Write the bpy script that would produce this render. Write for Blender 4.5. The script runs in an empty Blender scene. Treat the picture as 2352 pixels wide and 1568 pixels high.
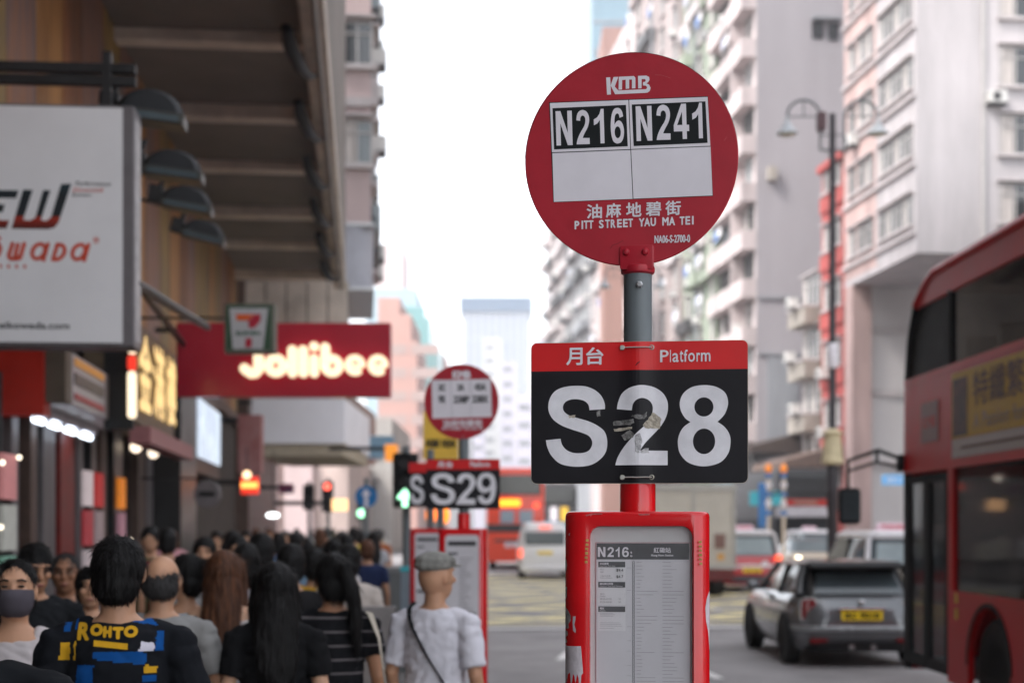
import bpy, bmesh, math, random
HAZE = True
from mathutils import Vector, Matrix, noise
from mathutils.bvhtree import BVHTree
R = math.radians
random.seed(7)
sc = bpy.context.scene
COL = sc.collection
# ---------------------------------------------------------------- camera
FP = 3397.0            # focal length in the 2352-wide measuring frame
YAW = math.atan(341 / FP)
EYE = 1.62
HZ, CX = 1214.0, 1176.0
cd = bpy.data.cameras.new('camera'); cam = bpy.data.objects.new('camera', cd); COL.objects.link(cam)
cd.sensor_width = 36; cd.lens = 36 * FP / 2352
cd.shift_y = (HZ - 784) / 2352
cd.clip_start = .05; cd.clip_end = 4000
cam.location = (0, 0, EYE); cam.rotation_euler = (R(90), 0, -YAW)
cd.dof.use_dof = True; cd.dof.focus_distance = 3.47; cd.dof.aperture_fstop = 3.0; cd.dof.aperture_blades = 0
sc.camera = cam
# ---------------------------------------------------------------- world, sun, exposure
w = bpy.data.worlds.new('World'); sc.world = w; w.use_nodes = True
nt = w.node_tree; bg = nt.nodes['Background']
sky = nt.nodes.new('ShaderNodeTexSky'); sky.sky_type = 'NISHITA'; sky.sun_disc = False
SUN_EL, SUN_ROT = 48, 242
sky.sun_elevation = R(SUN_EL); sky.sun_rotation = R(SUN_ROT); sky.dust_density = 1.6; sky.air_density = 1.0; sky.ozone_density = 1
hs = nt.nodes.new('ShaderNodeHueSaturation'); hs.inputs['Saturation'].default_value = .22; hs.inputs['Value'].default_value = 1
nt.links.new(sky.outputs[0], hs.inputs['Color']); nt.links.new(hs.outputs[0], bg.inputs[0])
bg.inputs[1].default_value = .15
sl = bpy.data.lights.new('sun', 'SUN'); sun = bpy.data.objects.new('sun', sl); COL.objects.link(sun)
sl.energy = 1.2; sl.angle = R(12); sl.color = (1, .95, .89)
az = R(SUN_ROT)
sd = Vector((math.sin(az) * math.cos(R(SUN_EL)), math.cos(az) * math.cos(R(SUN_EL)), math.sin(R(SUN_EL))))
sun.rotation_euler = sd.to_track_quat('Z', 'Y').to_euler(); sun.location = (-20, -20, 60)
sc.view_settings.view_transform = 'Standard'; sc.view_settings.look = 'None'
sc.view_settings.exposure = 2.0; sc.view_settings.gamma = 1; sc.view_settings.use_curve_mapping = False
sc.cycles.max_bounces = 7; sc.cycles.diffuse_bounces = 3; sc.cycles.glossy_bounces = 3; sc.cycles.volume_bounces = 0
sc.cycles.transparent_max_bounces = 12; sc.cycles.transmission_bounces = 4
sc.cycles.use_denoising = True; sc.cycles.use_adaptive_sampling = True; sc.cycles.sample_clamp_indirect = 4
# ---------------------------------------------------------------- helpers
def at(px, py, D):
    xc = (px - CX) / FP * D
    return Vector((xc * math.cos(YAW) + D * math.sin(YAW), -xc * math.sin(YAW) + D * math.cos(YAW), EYE + (HZ - py) / FP * D))
def lin(h):
    if not isinstance(h, str): return tuple(h)[:3]
    h = h.lstrip('#'); c = [int(h[i:i + 2], 16) / 255 for i in (0, 2, 4)]
    return tuple(x / 12.92 if x < .04045 else ((x + .055) / 1.055) ** 2.4 for x in c)
MATS = {}
def mat(name, col, rough=.6, metal=0, var=.12, scale=6, bump=0, bscale=40, coat=0, emit=0, stretch=None, col2=None, spec=.32):
    if name in MATS: return MATS[name]
    m = bpy.data.materials.new(name); m.use_nodes = True; t = m.node_tree; b = t.nodes['Principled BSDF']
    c = lin(col)
    b.inputs['Roughness'].default_value = rough; b.inputs['Metallic'].default_value = metal
    b.inputs['Specular IOR Level'].default_value = spec
    if coat: b.inputs['Coat Weight'].default_value = coat; b.inputs['Coat Roughness'].default_value = .12
    tc = t.nodes.new('ShaderNodeTexCoord'); mp = t.nodes.new('ShaderNodeMapping'); t.links.new(tc.outputs['Object'], mp.inputs[0])
    if stretch: mp.inputs['Scale'].default_value = stretch
    if var or col2:
        n = t.nodes.new('ShaderNodeTexNoise'); n.inputs['Scale'].default_value = scale; n.inputs['Detail'].default_value = 6
        n.inputs['Roughness'].default_value = .62
        t.links.new(mp.outputs[0], n.inputs['Vector'])
        r = t.nodes.new('ShaderNodeValToRGB'); t.links.new(n.outputs['Fac'], r.inputs[0])
        e = r.color_ramp.elements; e[0].position = .34; e[1].position = .66
        c2 = lin(col2) if col2 else tuple(min(1, x * (1 + var)) for x in c)
        e[0].color = tuple(x * (1 - var) for x in c) + (1,); e[1].color = c2 + (1,)
        t.links.new(r.outputs[0], b.inputs['Base Color'])
        rr = t.nodes.new('ShaderNodeMapRange'); rr.inputs[3].default_value = max(0, rough - .08); rr.inputs[4].default_value = min(1, rough + .1)
        t.links.new(n.outputs['Fac'], rr.inputs[0]); t.links.new(rr.outputs[0], b.inputs['Roughness'])
    else: b.inputs['Base Color'].default_value = c + (1,)
    if bump:
        n2 = t.nodes.new('ShaderNodeTexNoise'); n2.inputs['Scale'].default_value = bscale; n2.inputs['Detail'].default_value = 4
        t.links.new(mp.outputs[0], n2.inputs['Vector'])
        bp = t.nodes.new('ShaderNodeBump'); bp.inputs['Strength'].default_value = bump; bp.inputs['Distance'].default_value = .01
        t.links.new(n2.outputs['Fac'], bp.inputs['Height']); t.links.new(bp.outputs[0], b.inputs['Normal'])
    if emit:
        b.inputs['Emission Color'].default_value = c + (1,); b.inputs['Emission Strength'].default_value = emit * .6
    MATS[name] = m; return m
def glassy(name, tint=(.03, .035, .04), mix=.35, rough=.04):
    """window glass: partly clear, partly dark and glossy"""
    if name in MATS: return MATS[name]
    m = bpy.data.materials.new(name); m.use_nodes = True; t = m.node_tree; b = t.nodes['Principled BSDF']
    b.inputs['Base Color'].default_value = tint + (1,); b.inputs['Roughness'].default_value = rough
    tr = t.nodes.new('ShaderNodeBsdfTransparent'); mx = t.nodes.new('ShaderNodeMixShader'); mx.inputs[0].default_value = mix
    t.links.new(tr.outputs[0], mx.inputs[1]); t.links.new(b.outputs[0], mx.inputs[2]); t.links.new(mx.outputs[0], t.nodes['Material Output'].inputs[0])
    MATS[name] = m; return m

class MB:
    def __init__(s): s.v = []; s.f = []; s.m = []
    def add(s, vs, fs, m=0):
        o = len(s.v); s.v += [tuple(x) for x in vs]; s.f += [tuple(i + o for i in f) for f in fs]; s.m += [m] * len(fs); return s
    def box(s, x0, x1, y0, y1, z0, z1, m=0):
        vs = [(x, y, z) for z in (z0, z1) for y in (y0, y1) for x in (x0, x1)]
        return s.add(vs, [(0, 2, 3, 1), (4, 5, 7, 6), (0, 1, 5, 4), (2, 6, 7, 3), (0, 4, 6, 2), (1, 3, 7, 5)], m)
    def rings(s, rs, m=0, cap=True, close=True):
        n = len(rs[0]); vs = [p for r in rs for p in r]; fs = []
        for i in range(len(rs) - 1):
            for j in range(n if close else n - 1):
                k = (j + 1) % n; fs.append((i * n + j, i * n + k, (i + 1) * n + k, (i + 1) * n + j))
        if cap: fs.append(tuple(range(n))[::-1]); fs.append(tuple(range((len(rs) - 1) * n, len(rs) * n)))
        return s.add(vs, fs, m)
    def tube(s, pts, rad, seg=10, m=0, ends=False):
        pts = [Vector(p) for p in pts]
        if not isinstance(rad, (list, tuple)): rad = [rad] * len(pts)
        rs = []; up = None
        P = list(pts); RR = list(rad)
        if ends:
            d0 = (pts[0] - pts[1]).normalized(); d1 = (pts[-1] - pts[-2]).normalized()
            m0 = max(rad[0]) if isinstance(rad[0], tuple) else rad[0]; m1 = max(rad[-1]) if isinstance(rad[-1], tuple) else rad[-1]
            P = [pts[0] + d0 * m0 * .95, pts[0] + d0 * m0 * .6] + pts + [pts[-1] + d1 * m1 * .6, pts[-1] + d1 * m1 * .95]
            ml = lambda r, k: (r[0] * k, r[1] * k) if isinstance(r, tuple) else r * k
            RR = [ml(rad[0], .3), ml(rad[0], .8)] + list(rad) + [ml(rad[-1], .8), ml(rad[-1], .3)]
        for i, p in enumerate(P):
            a = P[max(0, i - 1)]; b = P[min(len(P) - 1, i + 1)]; d = (b - a).normalized()
            if up is None:
                up = Vector((0, 0, 1)) if abs(d.z) < .9 else Vector((1, 0, 0))
            x = d.cross(up)
            if x.length < 1e-4: x = d.cross(Vector((0, 1, 0)))
            x.normalize(); y = d.cross(x).normalized(); up = y if False else up
            r = RR[i]; rx, ry = (r if isinstance(r, tuple) else (r, r))
            rs.append([p + x * rx * math.cos(2 * math.pi * k / seg) + y * ry * math.sin(2 * math.pi * k / seg) for k in range(seg)])
        return s.rings(rs, m)
    def ell(s, c, r, m=0, nu=14, nv=9, rot=None):
        c = Vector(c); rs = []
        for i in range(nv + 1):
            t = math.pi * (i + .001) / (nv + .002)
            ring = []
            for k in range(nu):
                a = 2 * math.pi * k / nu
                p = Vector((r[0] * math.sin(t) * math.cos(a), r[1] * math.sin(t) * math.sin(a), -r[2] * math.cos(t)))
                if rot: p = rot @ p
                ring.append(c + p)
            rs.append(ring)
        return s.rings(rs, m)
    def lathe(s, prof, c=(0, 0, 0), seg=24, m=0):
        return s.rings([[(c[0] + r * math.cos(2 * math.pi * k / seg), c[1] + r * math.sin(2 * math.pi * k / seg), c[2] + z) for k in range(seg)] for r, z in prof], m)
    def prismy(s, poly, y0, y1, m=0):      # polygon in (x, z) pushed along y
        return s.rings([[(x, y0, z) for x, z in poly], [(x, y1, z) for x, z in poly]], m)
    def prismx(s, poly, x0, x1, m=0):      # polygon in (y, z) pushed along x
        return s.rings([[(x0, y, z) for y, z in poly], [(x1, y, z) for y, z in poly]], m)
    def prismz(s, poly, z0, z1, m=0):
        return s.rings([[(x, y, z0) for x, y in poly], [(x, y, z1) for x, y in poly]], m)
    def mesh(s, name, mats):
        me = bpy.data.meshes.new(name); me.from_pydata(s.v, [], s.f)
        for m in (mats if isinstance(mats, (list, tuple)) else [mats]): me.materials.append(m)
        if any(s.m): me.polygons.foreach_set('material_index', s.m)
        bm = bmesh.new(); bm.from_mesh(me); bmesh.ops.recalc_face_normals(bm, faces=bm.faces); bm.to_mesh(me); bm.free()
        return me
    def build(s, name, mats, parent=None, loc=(0, 0, 0), rz=0, smooth=False, bevel=0, bseg=2):
        me = s.mesh(name, mats)
        if bevel:
            bm = bmesh.new(); bm.from_mesh(me); bmesh.ops.remove_doubles(bm, verts=bm.verts, dist=1e-5)
            es = [e for e in bm.edges if len(e.link_faces) == 2 and e.calc_face_angle(0) > .6]
            bmesh.ops.bevel(bm, geom=es, offset=bevel, segments=bseg, affect='EDGES', profile=.5, clamp_overlap=True)
            bm.to_mesh(me); bm.free()
        if smooth:
            me.polygons.foreach_set('use_smooth', [True] * len(me.polygons))
            if smooth != 2: me.set_sharp_from_angle(angle=R(38))
        return obj(name, me, parent, loc, rz)
def obj(name, me, parent=None, loc=(0, 0, 0), rz=0):
    o = bpy.data.objects.new(name, me); COL.objects.link(o); o.location = loc; o.rotation_euler = (0, 0, rz)
    if parent: o.parent = parent
    return o
def tag(o, label=None, cat=None, group=None, kind=None):
    if label: o['label'] = label
    if cat: o['category'] = cat
    if group: o['group'] = group
    if kind: o['kind'] = kind
    return o
def thing(name, label, cat, loc=(0, 0, 0), rz=0, group=None):
    return tag(obj(name, None, None, loc, rz), label, cat, group)
def kids(o): return [c for c in bpy.data.objects if c.parent == o]
CH = {}
def copy_tree(o, parent=None):
    c = o.copy(); COL.objects.link(c)
    if parent: c.parent = parent
    for ch in CH_of(o): copy_tree(ch, c)
    return c
def CH_of(o): return list(o.children)
def dup(o, loc, rz, label):
    c = copy_tree(o); c.location = loc; c.rotation_euler = (0, 0, rz); c['label'] = label; return c
DG = bpy.context.evaluated_depsgraph_get
TMP = bpy.data.scenes.new('workbench')
def to_mesh(o, name):
    TMP.collection.objects.link(o)
    with bpy.context.temp_override(scene=TMP, view_layer=TMP.view_layers[0]):
        dg = bpy.context.evaluated_depsgraph_get(); dg.update()
    me = bpy.data.meshes.new_from_object(o.evaluated_get(dg), depsgraph=dg)
    d = o.data; bpy.data.objects.remove(o)
    me.name = name; return me
def catmull(pts, n=8):
    """closed outline; points with a third value are corners"""
    N = len(pts); out = []
    for i in range(N):
        p1 = pts[i]; p2 = pts[(i + 1) % N]
        p0 = p1 if len(p1) > 2 else pts[i - 1]; p3 = p2 if len(p2) > 2 else pts[(i + 2) % N]
        if len(p1) > 2 and len(p2) > 2: out.append((p1[0], p1[1])); continue
        for k in range(n):
            t = k / n
            out.append(tuple(.5 * (2 * p1[a] + (p2[a] - p0[a]) * t + (2 * p0[a] - 5 * p1[a] + 4 * p2[a] - p3[a]) * t * t + (3 * p1[a] - p0[a] - 3 * p2[a] + p3[a]) * t ** 3) for a in (0, 1)))
    return out
def fill2d(loops, ext=0.0):
    """mesh in the XY plane from closed loops, holes by overlap"""
    c = bpy.data.curves.new('outline', 'CURVE'); c.dimensions = '2D'; c.fill_mode = 'BOTH'; c.extrude = ext
    for L in loops:
        sp = c.splines.new('POLY'); sp.points.add(len(L) - 1); sp.use_cyclic_u = True
        for i, (x, y) in enumerate(L): sp.points[i].co = (x, y, 0, 1)
    return to_mesh(bpy.data.objects.new('outline', c), 'outline')
def ellipse(cx, cy, rx, ry, n=40): return [(cx + rx * math.cos(2 * math.pi * i / n), cy + ry * math.sin(2 * math.pi * i / n)) for i in range(n)]
c_ = 1
S_O = [(777,745,c_),(648,752,c_),(640,710),(610,678),(560,662),(500,661),(450,680),(427,715),(432,755),(470,790),(540,815),(640,845),(720,885),(775,935),(796,1010),(788,1090),(750,1150),(680,1200),(600,1220),(500,1220),(400,1195),(330,1130),(295,1060),(283,1000,c_),(406,988,c_),(420,1040),(460,1085),(520,1108),(590,1108),(640,1090),(667,1050),(668,1005),(640,965),(580,938),(500,912),(410,875),(340,822),(305,750),(310,670),(350,600),(420,562),(520,548),(620,555),(700,590),(750,640),(775,700)]
T_O = [(875,745,c_),(885,690),(915,620),(970,575),(1040,553),(1110,550),(1190,570),(1255,615),(1292,680),(1298,750),(1280,820),(1235,895),(1170,965),(1110,1030),(1068,1090,c_),(1295,1094,c_),(1295,1213,c_),(862,1211,c_),(880,1150),(920,1080),(980,1005),(1050,935),(1110,880),(1155,820),(1173,750),(1163,700),(1130,668),(1085,656),(1040,670),(1010,705),(1000,758,c_)]
E_O = [(1592,555),(1690,570),(1765,620),(1790,700),(1770,780),(1738,825),(1703,858,c_),(1760,900),(1800,960),(1810,1030),(1790,1120),(1720,1195),(1592,1224),(1470,1195),(1398,1120),(1378,1030),(1390,960),(1425,900),(1482,858,c_),(1438,825),(1402,760),(1395,690),(1425,620),(1495,570)]
def norm(loops):
    xs = [x for L in loops for x, y in L]; ys = [y for L in loops for x, y in L]
    a, b, c, d = min(xs), max(xs), min(ys), max(ys)
    return [[((x - a) / (b - a), 1 - (y - c) / (d - c)) for x, y in L] for L in loops]
SIX = [(.96,.755,c_),(.90,.88),(.75,.975),(.52,1.0),(.28,.96),(.10,.80),(.01,.52),(.04,.26),(.16,.08),(.36,.01),(.52,0),(.74,.03),(.92,.14),(1.0,.33),(.94,.50),(.80,.61),(.62,.645),(.44,.61),(.30,.53,c_),(.31,.68),(.38,.80),(.52,.845),(.64,.81),(.69,.72,c_)]
GL = {'S': norm([catmull(S_O)]), '2': norm([catmull(T_O)]), '8': norm([catmull(E_O), ellipse(1592, 735, 78, 79), ellipse(1593, 1018, 91, 105)]),
      'N': [[(0,0),(0,1),(.30,1),(.72,.36),(.72,1),(1,1),(1,0),(.70,0),(.28,.64),(.28,0)]],
      '1': [[(.60,0),(1,0),(1,1),(.72,1),(.58,.86),(.34,.76),(0,.70),(0,.53),(.34,.58),(.60,.68)]],
      '6': [catmull(SIX), ellipse(.52, .315, .23, .165)],
      '4': [[(.56,0),(.56,.22),(0,.22),(0,.40),(.52,1),(.84,1),(.84,.40),(1,.40),(1,.22),(.84,.22),(.84,0)], [(.56,.40),(.22,.40),(.56,.78)]]}
GL['9'] = [[(1 - x, 1 - y) for x, y in L] for L in GL['6']]
def glyph(ch, x0, x1, z0, z1):
    return [[(x0 + x * (x1 - x0), z0 + y * (z1 - z0)) for x, y in L] for L in GL[ch]]
def merge(meshes):
    b = MB()
    for me, M, mi in meshes: b.add([M @ v.co for v in me.vertices], [tuple(p.vertices) for p in me.polygons], mi)
    return b
RX = Matrix.Rotation(R(90), 4, 'X')
def flat(loops, name, m, parent, y=0, ext=.0003, sc_=1, ox=0, oz=0):
    """print: loops given in x,z metres on a sheet that faces -y"""
    me = fill2d(loops, ext)
    b = MB().add([(v.co.x * sc_ + ox, y - v.co.z, v.co.y * sc_ + oz) for v in me.vertices], [tuple(p.vertices) for p in me.polygons])
    return b.build(name, m, parent)
TX = {}
def txt(s, x0, x1, z0, z1, name, m, parent, y=0, bold=0, ext=.0002, shear=0):
    """lettering fitted to the rectangle x0..x1, z0..z1"""
    if s not in TX:
        c = bpy.data.curves.new('t', 'FONT'); c.body = s; c.resolution_u = 3; TX[s] = to_mesh(bpy.data.objects.new('t', c), 't')
    me = TX[s]
    if not len(me.vertices): return None
    xs = [v.co.x for v in me.vertices]; ys = [v.co.y for v in me.vertices]
    a, b_, c0, d = min(xs), max(xs), min(ys), max(ys)
    offs = [(0, 0)] if not bold else [(bold * math.cos(k * math.pi / 4), bold * math.sin(k * math.pi / 4)) for k in range(8)] + [(0, 0)]
    mb = MB()
    for k, (dx, dz) in enumerate(offs):
        vs = []
        for v in me.vertices:
            u = (v.co.x - a) / (b_ - a); t = (v.co.y - c0) / (d - c0)
            vs.append((x0 + bold + u * (x1 - x0 - 2 * bold) + dx + shear * (t - .5), y - ext - k * .00012, z0 + bold + t * (z1 - z0 - 2 * bold) + dz))
        mb.add(vs, [tuple(p.vertices) for p in me.polygons])
    return mb.build(name, m, parent)
def ribbon(pts, wd, closed=False):
    """flat stroke outline as a loop"""
    L = []; Rr = []
    n = len(pts)
    for i in range(n):
        a = Vector(pts[max(0, i - 1)]); b = Vector(pts[min(n - 1, i + 1)]); d = (b - a).normalized(); nn = Vector((-d.y, d.x)) * wd / 2
        p = Vector(pts[i]); L.append(tuple(p + nn)); Rr.append(tuple(p - nn))
    return L + Rr[::-1]
def rrect(w_, h_, r, n=6, cx=0, cy=0):
    out = []
    for sx, sy, a0 in ((1, 1, 0), (-1, 1, 90), (-1, -1, 180), (1, -1, 270)):
        for k in range(n + 1):
            a = R(a0 + 90 * k / n); out.append((cx + sx * (w_ / 2 - r) + r * math.cos(a), cy + sy * (h_ / 2 - r) + r * math.sin(a)))
    return out
# ---------------------------------------------------------------- materials
asphalt = mat('asphalt', (.26, .245, .245), .72, var=.24, scale=.9, bump=.5, bscale=60)
paving = mat('paving', (.13, .122, .118), .8, var=.15, scale=2, bump=.3, bscale=30)
kerbm = mat('kerb_stone', (.28, .27, .26), .8, var=.15, scale=4, bump=.3)
yellowp = mat('yellow_road_paint', (.92, .70, .34), .6, var=.3, scale=7, bump=.2)
whitep = mat('white_road_paint', (.75, .73, .71), .6, var=.15, scale=7, bump=.2)
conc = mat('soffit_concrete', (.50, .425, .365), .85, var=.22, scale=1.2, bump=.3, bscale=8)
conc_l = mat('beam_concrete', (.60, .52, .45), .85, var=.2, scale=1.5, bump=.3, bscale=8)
black = mat('black_metal', (.018, .017, .018), .45, var=.2)
blackm = mat('black_matt', (.012, .012, .013), .8, var=.2)
dark = mat('dark_grey', (.05, .048, .05), .5, var=.2)
steel = mat('steel', (.45, .45, .46), .35, metal=.9, var=.1)
glass_d = mat('dark_glass', (.016, .018, .02), .06, var=.1, spec=.8)
glass_b = mat('bluish_glass', (.07, .09, .10), .08, var=.3, scale=.6, spec=.8)
glass_l = mat('pale_glass', (.22, .26, .27), .12, var=.3, scale=.7)
redk = mat('red_enamel', (.40, .012, .026), .42, var=.07, scale=12, bump=.06, bscale=50, coat=.15)
redbox = mat('red_gloss_paint', (.62, .006, .010), .22, var=.10, scale=5, bump=.03, bscale=25, coat=.6)
grey_pole = mat('grey_pole_paint', (.15, .17, .18), .42, var=.14, scale=14, bump=.08, bscale=40, stretch=(1, 1, .3))
# ---------------------------------------------------------------- ground
tag(MB().box(-250, 410, -95, 1380, -1.2, -.134).build('ground', asphalt), kind='structure')
road = tag(MB().box(.95, 20.2, -40, 900, -.5, -.13).build('road', asphalt), kind='structure')
pv = tag(MB().box(-3.3, .80, -40, 400, -.5, 0).build('pavement', paving), kind='structure')
for i in range(46):
    MB().box(.803, .95, -20 + i * 1.6, -20.0 + i * 1.6 + 1.59, -.45, .004).build('kerb_stone', kerbm, pv, bevel=.01)
tag(MB().box(20.2, 24.2, -10, 400, -.5, 0).build('far_pavement', paving), kind='structure')
ZR = -.13
# yellow box hatching, lane dashes, arrow
hb = MB()
def stripe(b, p, q, wd, z=ZR + .004):
    p, q = Vector(p), Vector(q); d = (q - p).normalized(); n = Vector((-d.y, d.x)) * wd / 2
    b.add([(*(p - n), z), (*(q - n), z), (*(q + n), z), (*(p + n), z)], [(0, 1, 2, 3)])
BX0, BX1, BY0, BY1 = 1.6, 17.5, 27.0, 55.0
for k in range(-14, 30):
    for sgn in (1, -1):
        # line  y = BY0 + sgn*(x-BX0)*1.0 + 2.6 k
        c0 = BY0 + 3.4 * k; pts = []
        for x in (BX0, BX1):
            y = c0 + sgn * (x - BX0); 
            if BY0 <= y <= BY1: pts.append((x, y))
        for y in (BY0, BY1):
            x = BX0 + sgn * (y - c0)
            if BX0 < x < BX1: pts.append((x, y))
        if len(pts) >= 2: stripe(hb, pts[0], pts[1], .42, ZR + (.004 if sgn > 0 else .008))
for a, b in (((BX0, BY0), (BX1, BY0)), ((BX0, BY1), (BX1, BY1)), ((BX0, BY0), (BX0, BY1)), ((BX1, BY0), (BX1, BY1))): stripe(hb, a, b, .3, ZR + .012)
tag(hb.build('yellow_box_marking', yellowp), kind='structure')
lb = MB()
for k in range(14):
    stripe(lb, (4.15, 3 + k * 2.0 if k < 8 else 55 + k * 4), (4.15, 4.1 + k * 2.0 if k < 8 else 57 + k * 4), .12)
    stripe(lb, (7.6, 3 + k * 4), (7.6, 5 + k * 4), .12, ZR + .016)
stripe(lb, (1.5, 25.6), (8.2, 25.6), .35, ZR + .02)
tag(lb.build('white_lane_marking', whitep), kind='structure')
ar = MB(); ar.add([(2.45, 12, ZR + .006), (2.6, 12, ZR + .006), (2.6, 15, ZR + .006), (2.45, 15, ZR + .006), (2.2, 15, ZR + .006), (2.85, 15, ZR + .006), (2.52, 16.4, ZR + .006)], [(0, 1, 2, 3), (4, 5, 6)])
ar.add([(x + .35, y + 4.6, z) for x, y, z in ar.v], [(0, 1, 2, 3), (4, 5, 6)])
tag(ar.build('white_arrow_marking', whitep), kind='structure')

# ================================================================ the bus stop pole in front
SIGN_D = 3.5; S = FP / SIGN_D
b0 = at(1464, HZ, SIGN_D)
def lx(px): return (px - 1464) / S
def lz(py): return EYE + (HZ - py) / S
post = thing("bus_stop_post", "nearest bus stop post with round red flag, S28 platform plate and red timetable case", 'bus stop', (b0.x, b0.y, 0), -YAW - R(7))
white_v = mat('white_vinyl', (.74, .70, .74), .5, var=.04, scale=9)
white_s = mat('white_reflective', (.76, .745, .78), .42, var=.10, scale=16)
ink = mat('black_ink', (.008, .010, .011), .5, var=.1, spec=.2)
# round flag
DCX, DCZ, DR = lx(1449), lz(366), 244.5 / S
fl = MB(); seg = 96
prof = [(.0005, -.0035), (DR - .002, -.0035), (DR, -.0015), (DR, .0015), (DR - .002, .0035), (.0005, .0035)]
fl.rings([[(DCX + r * math.cos(2 * math.pi * k / seg), y, DCZ + r * math.sin(2 * math.pi * k / seg)) for k in range(seg)] for r, y in prof])
flag = fl.build('round_flag', redk, post, smooth=True)
dk = mat('worn_rim', (.06, .012, .014), .6, var=.5, scale=60)
rim = MB(); 
rim.rings([[(DCX + (DR + .0008) * math.cos(a), y, DCZ + (DR + .0008) * math.sin(a)) for y in (-.0028, .0028)] for a in [R(2 + 176 * k / 60) for k in range(61)]], close=False, cap=False)
rim.build('rim', dk, flag)
YF = -.0038
def dx(cx): return lx(1200 * .9408 + cx / 2.7031 * .9408)     # from the 1757-px enlargement of the flag
def dz(cy): return lz((100 + cy / 2.7031) * .9408)
def quadp(pts, name, m, par, y): return flat([[(dx(x), dz(z)) for x, z in pts]], name, m, par, y, .0001)
quadp([(378, 388), (1424, 385), (1457, 1040), (406, 1053)], 'panel_border', ink, flag, YF)
for q in ([(384, 394), (904, 392), (916, 716), (398, 721)], [(909, 392), (1422, 390), (1440, 711), (921, 716)],
          [(400, 727), (917, 722), (932, 1044), (410, 1050)], [(922, 721), (1441, 716), (1454, 1036), (937, 1043)]):
    quadp(q, 'route_plate', white_v, flag, YF - .0004)
quadp([(401, 429), (888, 424), (900, 697), (412, 703)], 'black_field', ink, flag, YF - .0008)
quadp([(926, 423), (1408, 419), (1422, 691), (939, 697)], 'black_field', ink, flag, YF - .0008)
def letters(spec, name, m, par, y, slant=0):
    loops = []
    for ch, x0, x1, z0, z1 in spec:
        g = glyph(ch, dx(x0), dx(x1), dz(z1), dz(z0))
        h = dz(z0) - dz(z1); loops += [[(x - slant * (z - dz(z1)), z) for x, z in L] for L in g]
    return flat(loops, name, m, par, y, .0001)
letters([('N', 428, 536, 450, 678), ('2', 562, 650, 448, 675), ('1', 680, 747, 445, 673), ('6', 790, 878, 442, 677)], 'lettering', white_v, flag, YF - .0012, .03)
letters([('N', 958, 1062, 436, 665), ('2', 1090, 1182, 432, 663), ('4', 1204, 1304, 430, 661), ('1', 1326, 1392, 427, 660)], 'lettering', white_v, flag, YF - .0012, .03)
# operator mark
def P2(pts): return [(dx(x), dz(y)) for x, y in pts]
flat([P2([(757, 238), (784, 238), (789, 351), (763, 352)])], 'logo', white_v, flag, YF - .0002, .0001)
flat([P2([(787, 292), (806, 237), (838, 237), (814, 300), (838, 327), (1016, 325), (1016, 349), (816, 351)])], 'logo', white_v, flag, YF - .0003, .0001)
flat([P2([(839, 322), (841, 237), (940, 236), (950, 248), (950, 316), (927, 317), (927, 258), (909, 258), (909, 317), (886, 318), (886, 258), (863, 259), (862, 322)])], 'logo', white_v, flag, YF - .0006, .0001)
flat([P2([(968, 318), (967, 236), (1022, 236), (1040, 246), (1043, 264), (1034, 280), (1022, 287), (1040, 296), (1050, 318), (1044, 338), (1030, 348), (1008, 350), (1008, 326), (1022, 324), (1027, 312), (1018, 302), (1000, 300), (1000, 278), (1014, 276), (1019, 266), (1012, 258), (991, 258), (990, 318)])], 'logo', white_v, flag, YF - .0007, .0001)
u = .0011
for i, ch in enumerate('油麻地碧街'):
    x0 = (628, 755, 888, 1018, 1146)[i]; zo = (0, -3, -5, -7, -9)[i]
    txt(ch, dx(x0), dx(x0 + 102), dz(1168 + zo), dz(1072 + zo), 'lettering', white_v, flag, YF - .0002, bold=.0009)
xx = [('P', 548), ('I', 594), ('T', 609), ('T', 641), ('S', 709), ('T', 750), ('R', 787), ('E', 829), ('E', 868), ('T', 902), ('Y', 972), ('A', 1007), ('U', 1049), ('M', 1126), ('A', 1170), ('T', 1240), ('E', 1277), ('I', 1320)]
for i, (ch, x) in enumerate(xx):
    wd = {'I': 11, 'M': 42, 'A': 40, 'Y': 38, 'U': 36}.get(ch, 32); zo = -(x - 548) * .017
    txt(ch, dx(x), dx(x + wd), dz(1236 + zo), dz(1180 + zo), 'lettering', white_v, flag, YF - .0002, bold=.0009 if ch != 'I' else 0)
txt('NA06-S-2700-0', dx(1075), dx(1308), dz(1340), dz(1288), 'lettering', white_v, flag, YF - .0002, bold=.0006)
scr = mat('scratch', (.50, .12, .12), .6, var=.3)
flat([ribbon(P2([(1078, 233), (1120, 236), (1150, 246), (1180, 258)]), .0006)], 'scratch', scr, flag, YF - .0002, .00005)
flat([ribbon(P2([(1528, 680), (1538, 668), (1545, 655)]), .0006)], 'scratch', scr, flag, YF - .0002, .00005)
dkr = mat('dark_red_scratch', (.12, .01, .012), .6, var=.3)
flat([ribbon(P2([(785, 1368), (800, 1345), (830, 1338), (866, 1318), (872, 1325)]), .0011)], 'scratch', dkr, flag, YF - .0002, .00005)
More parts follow.
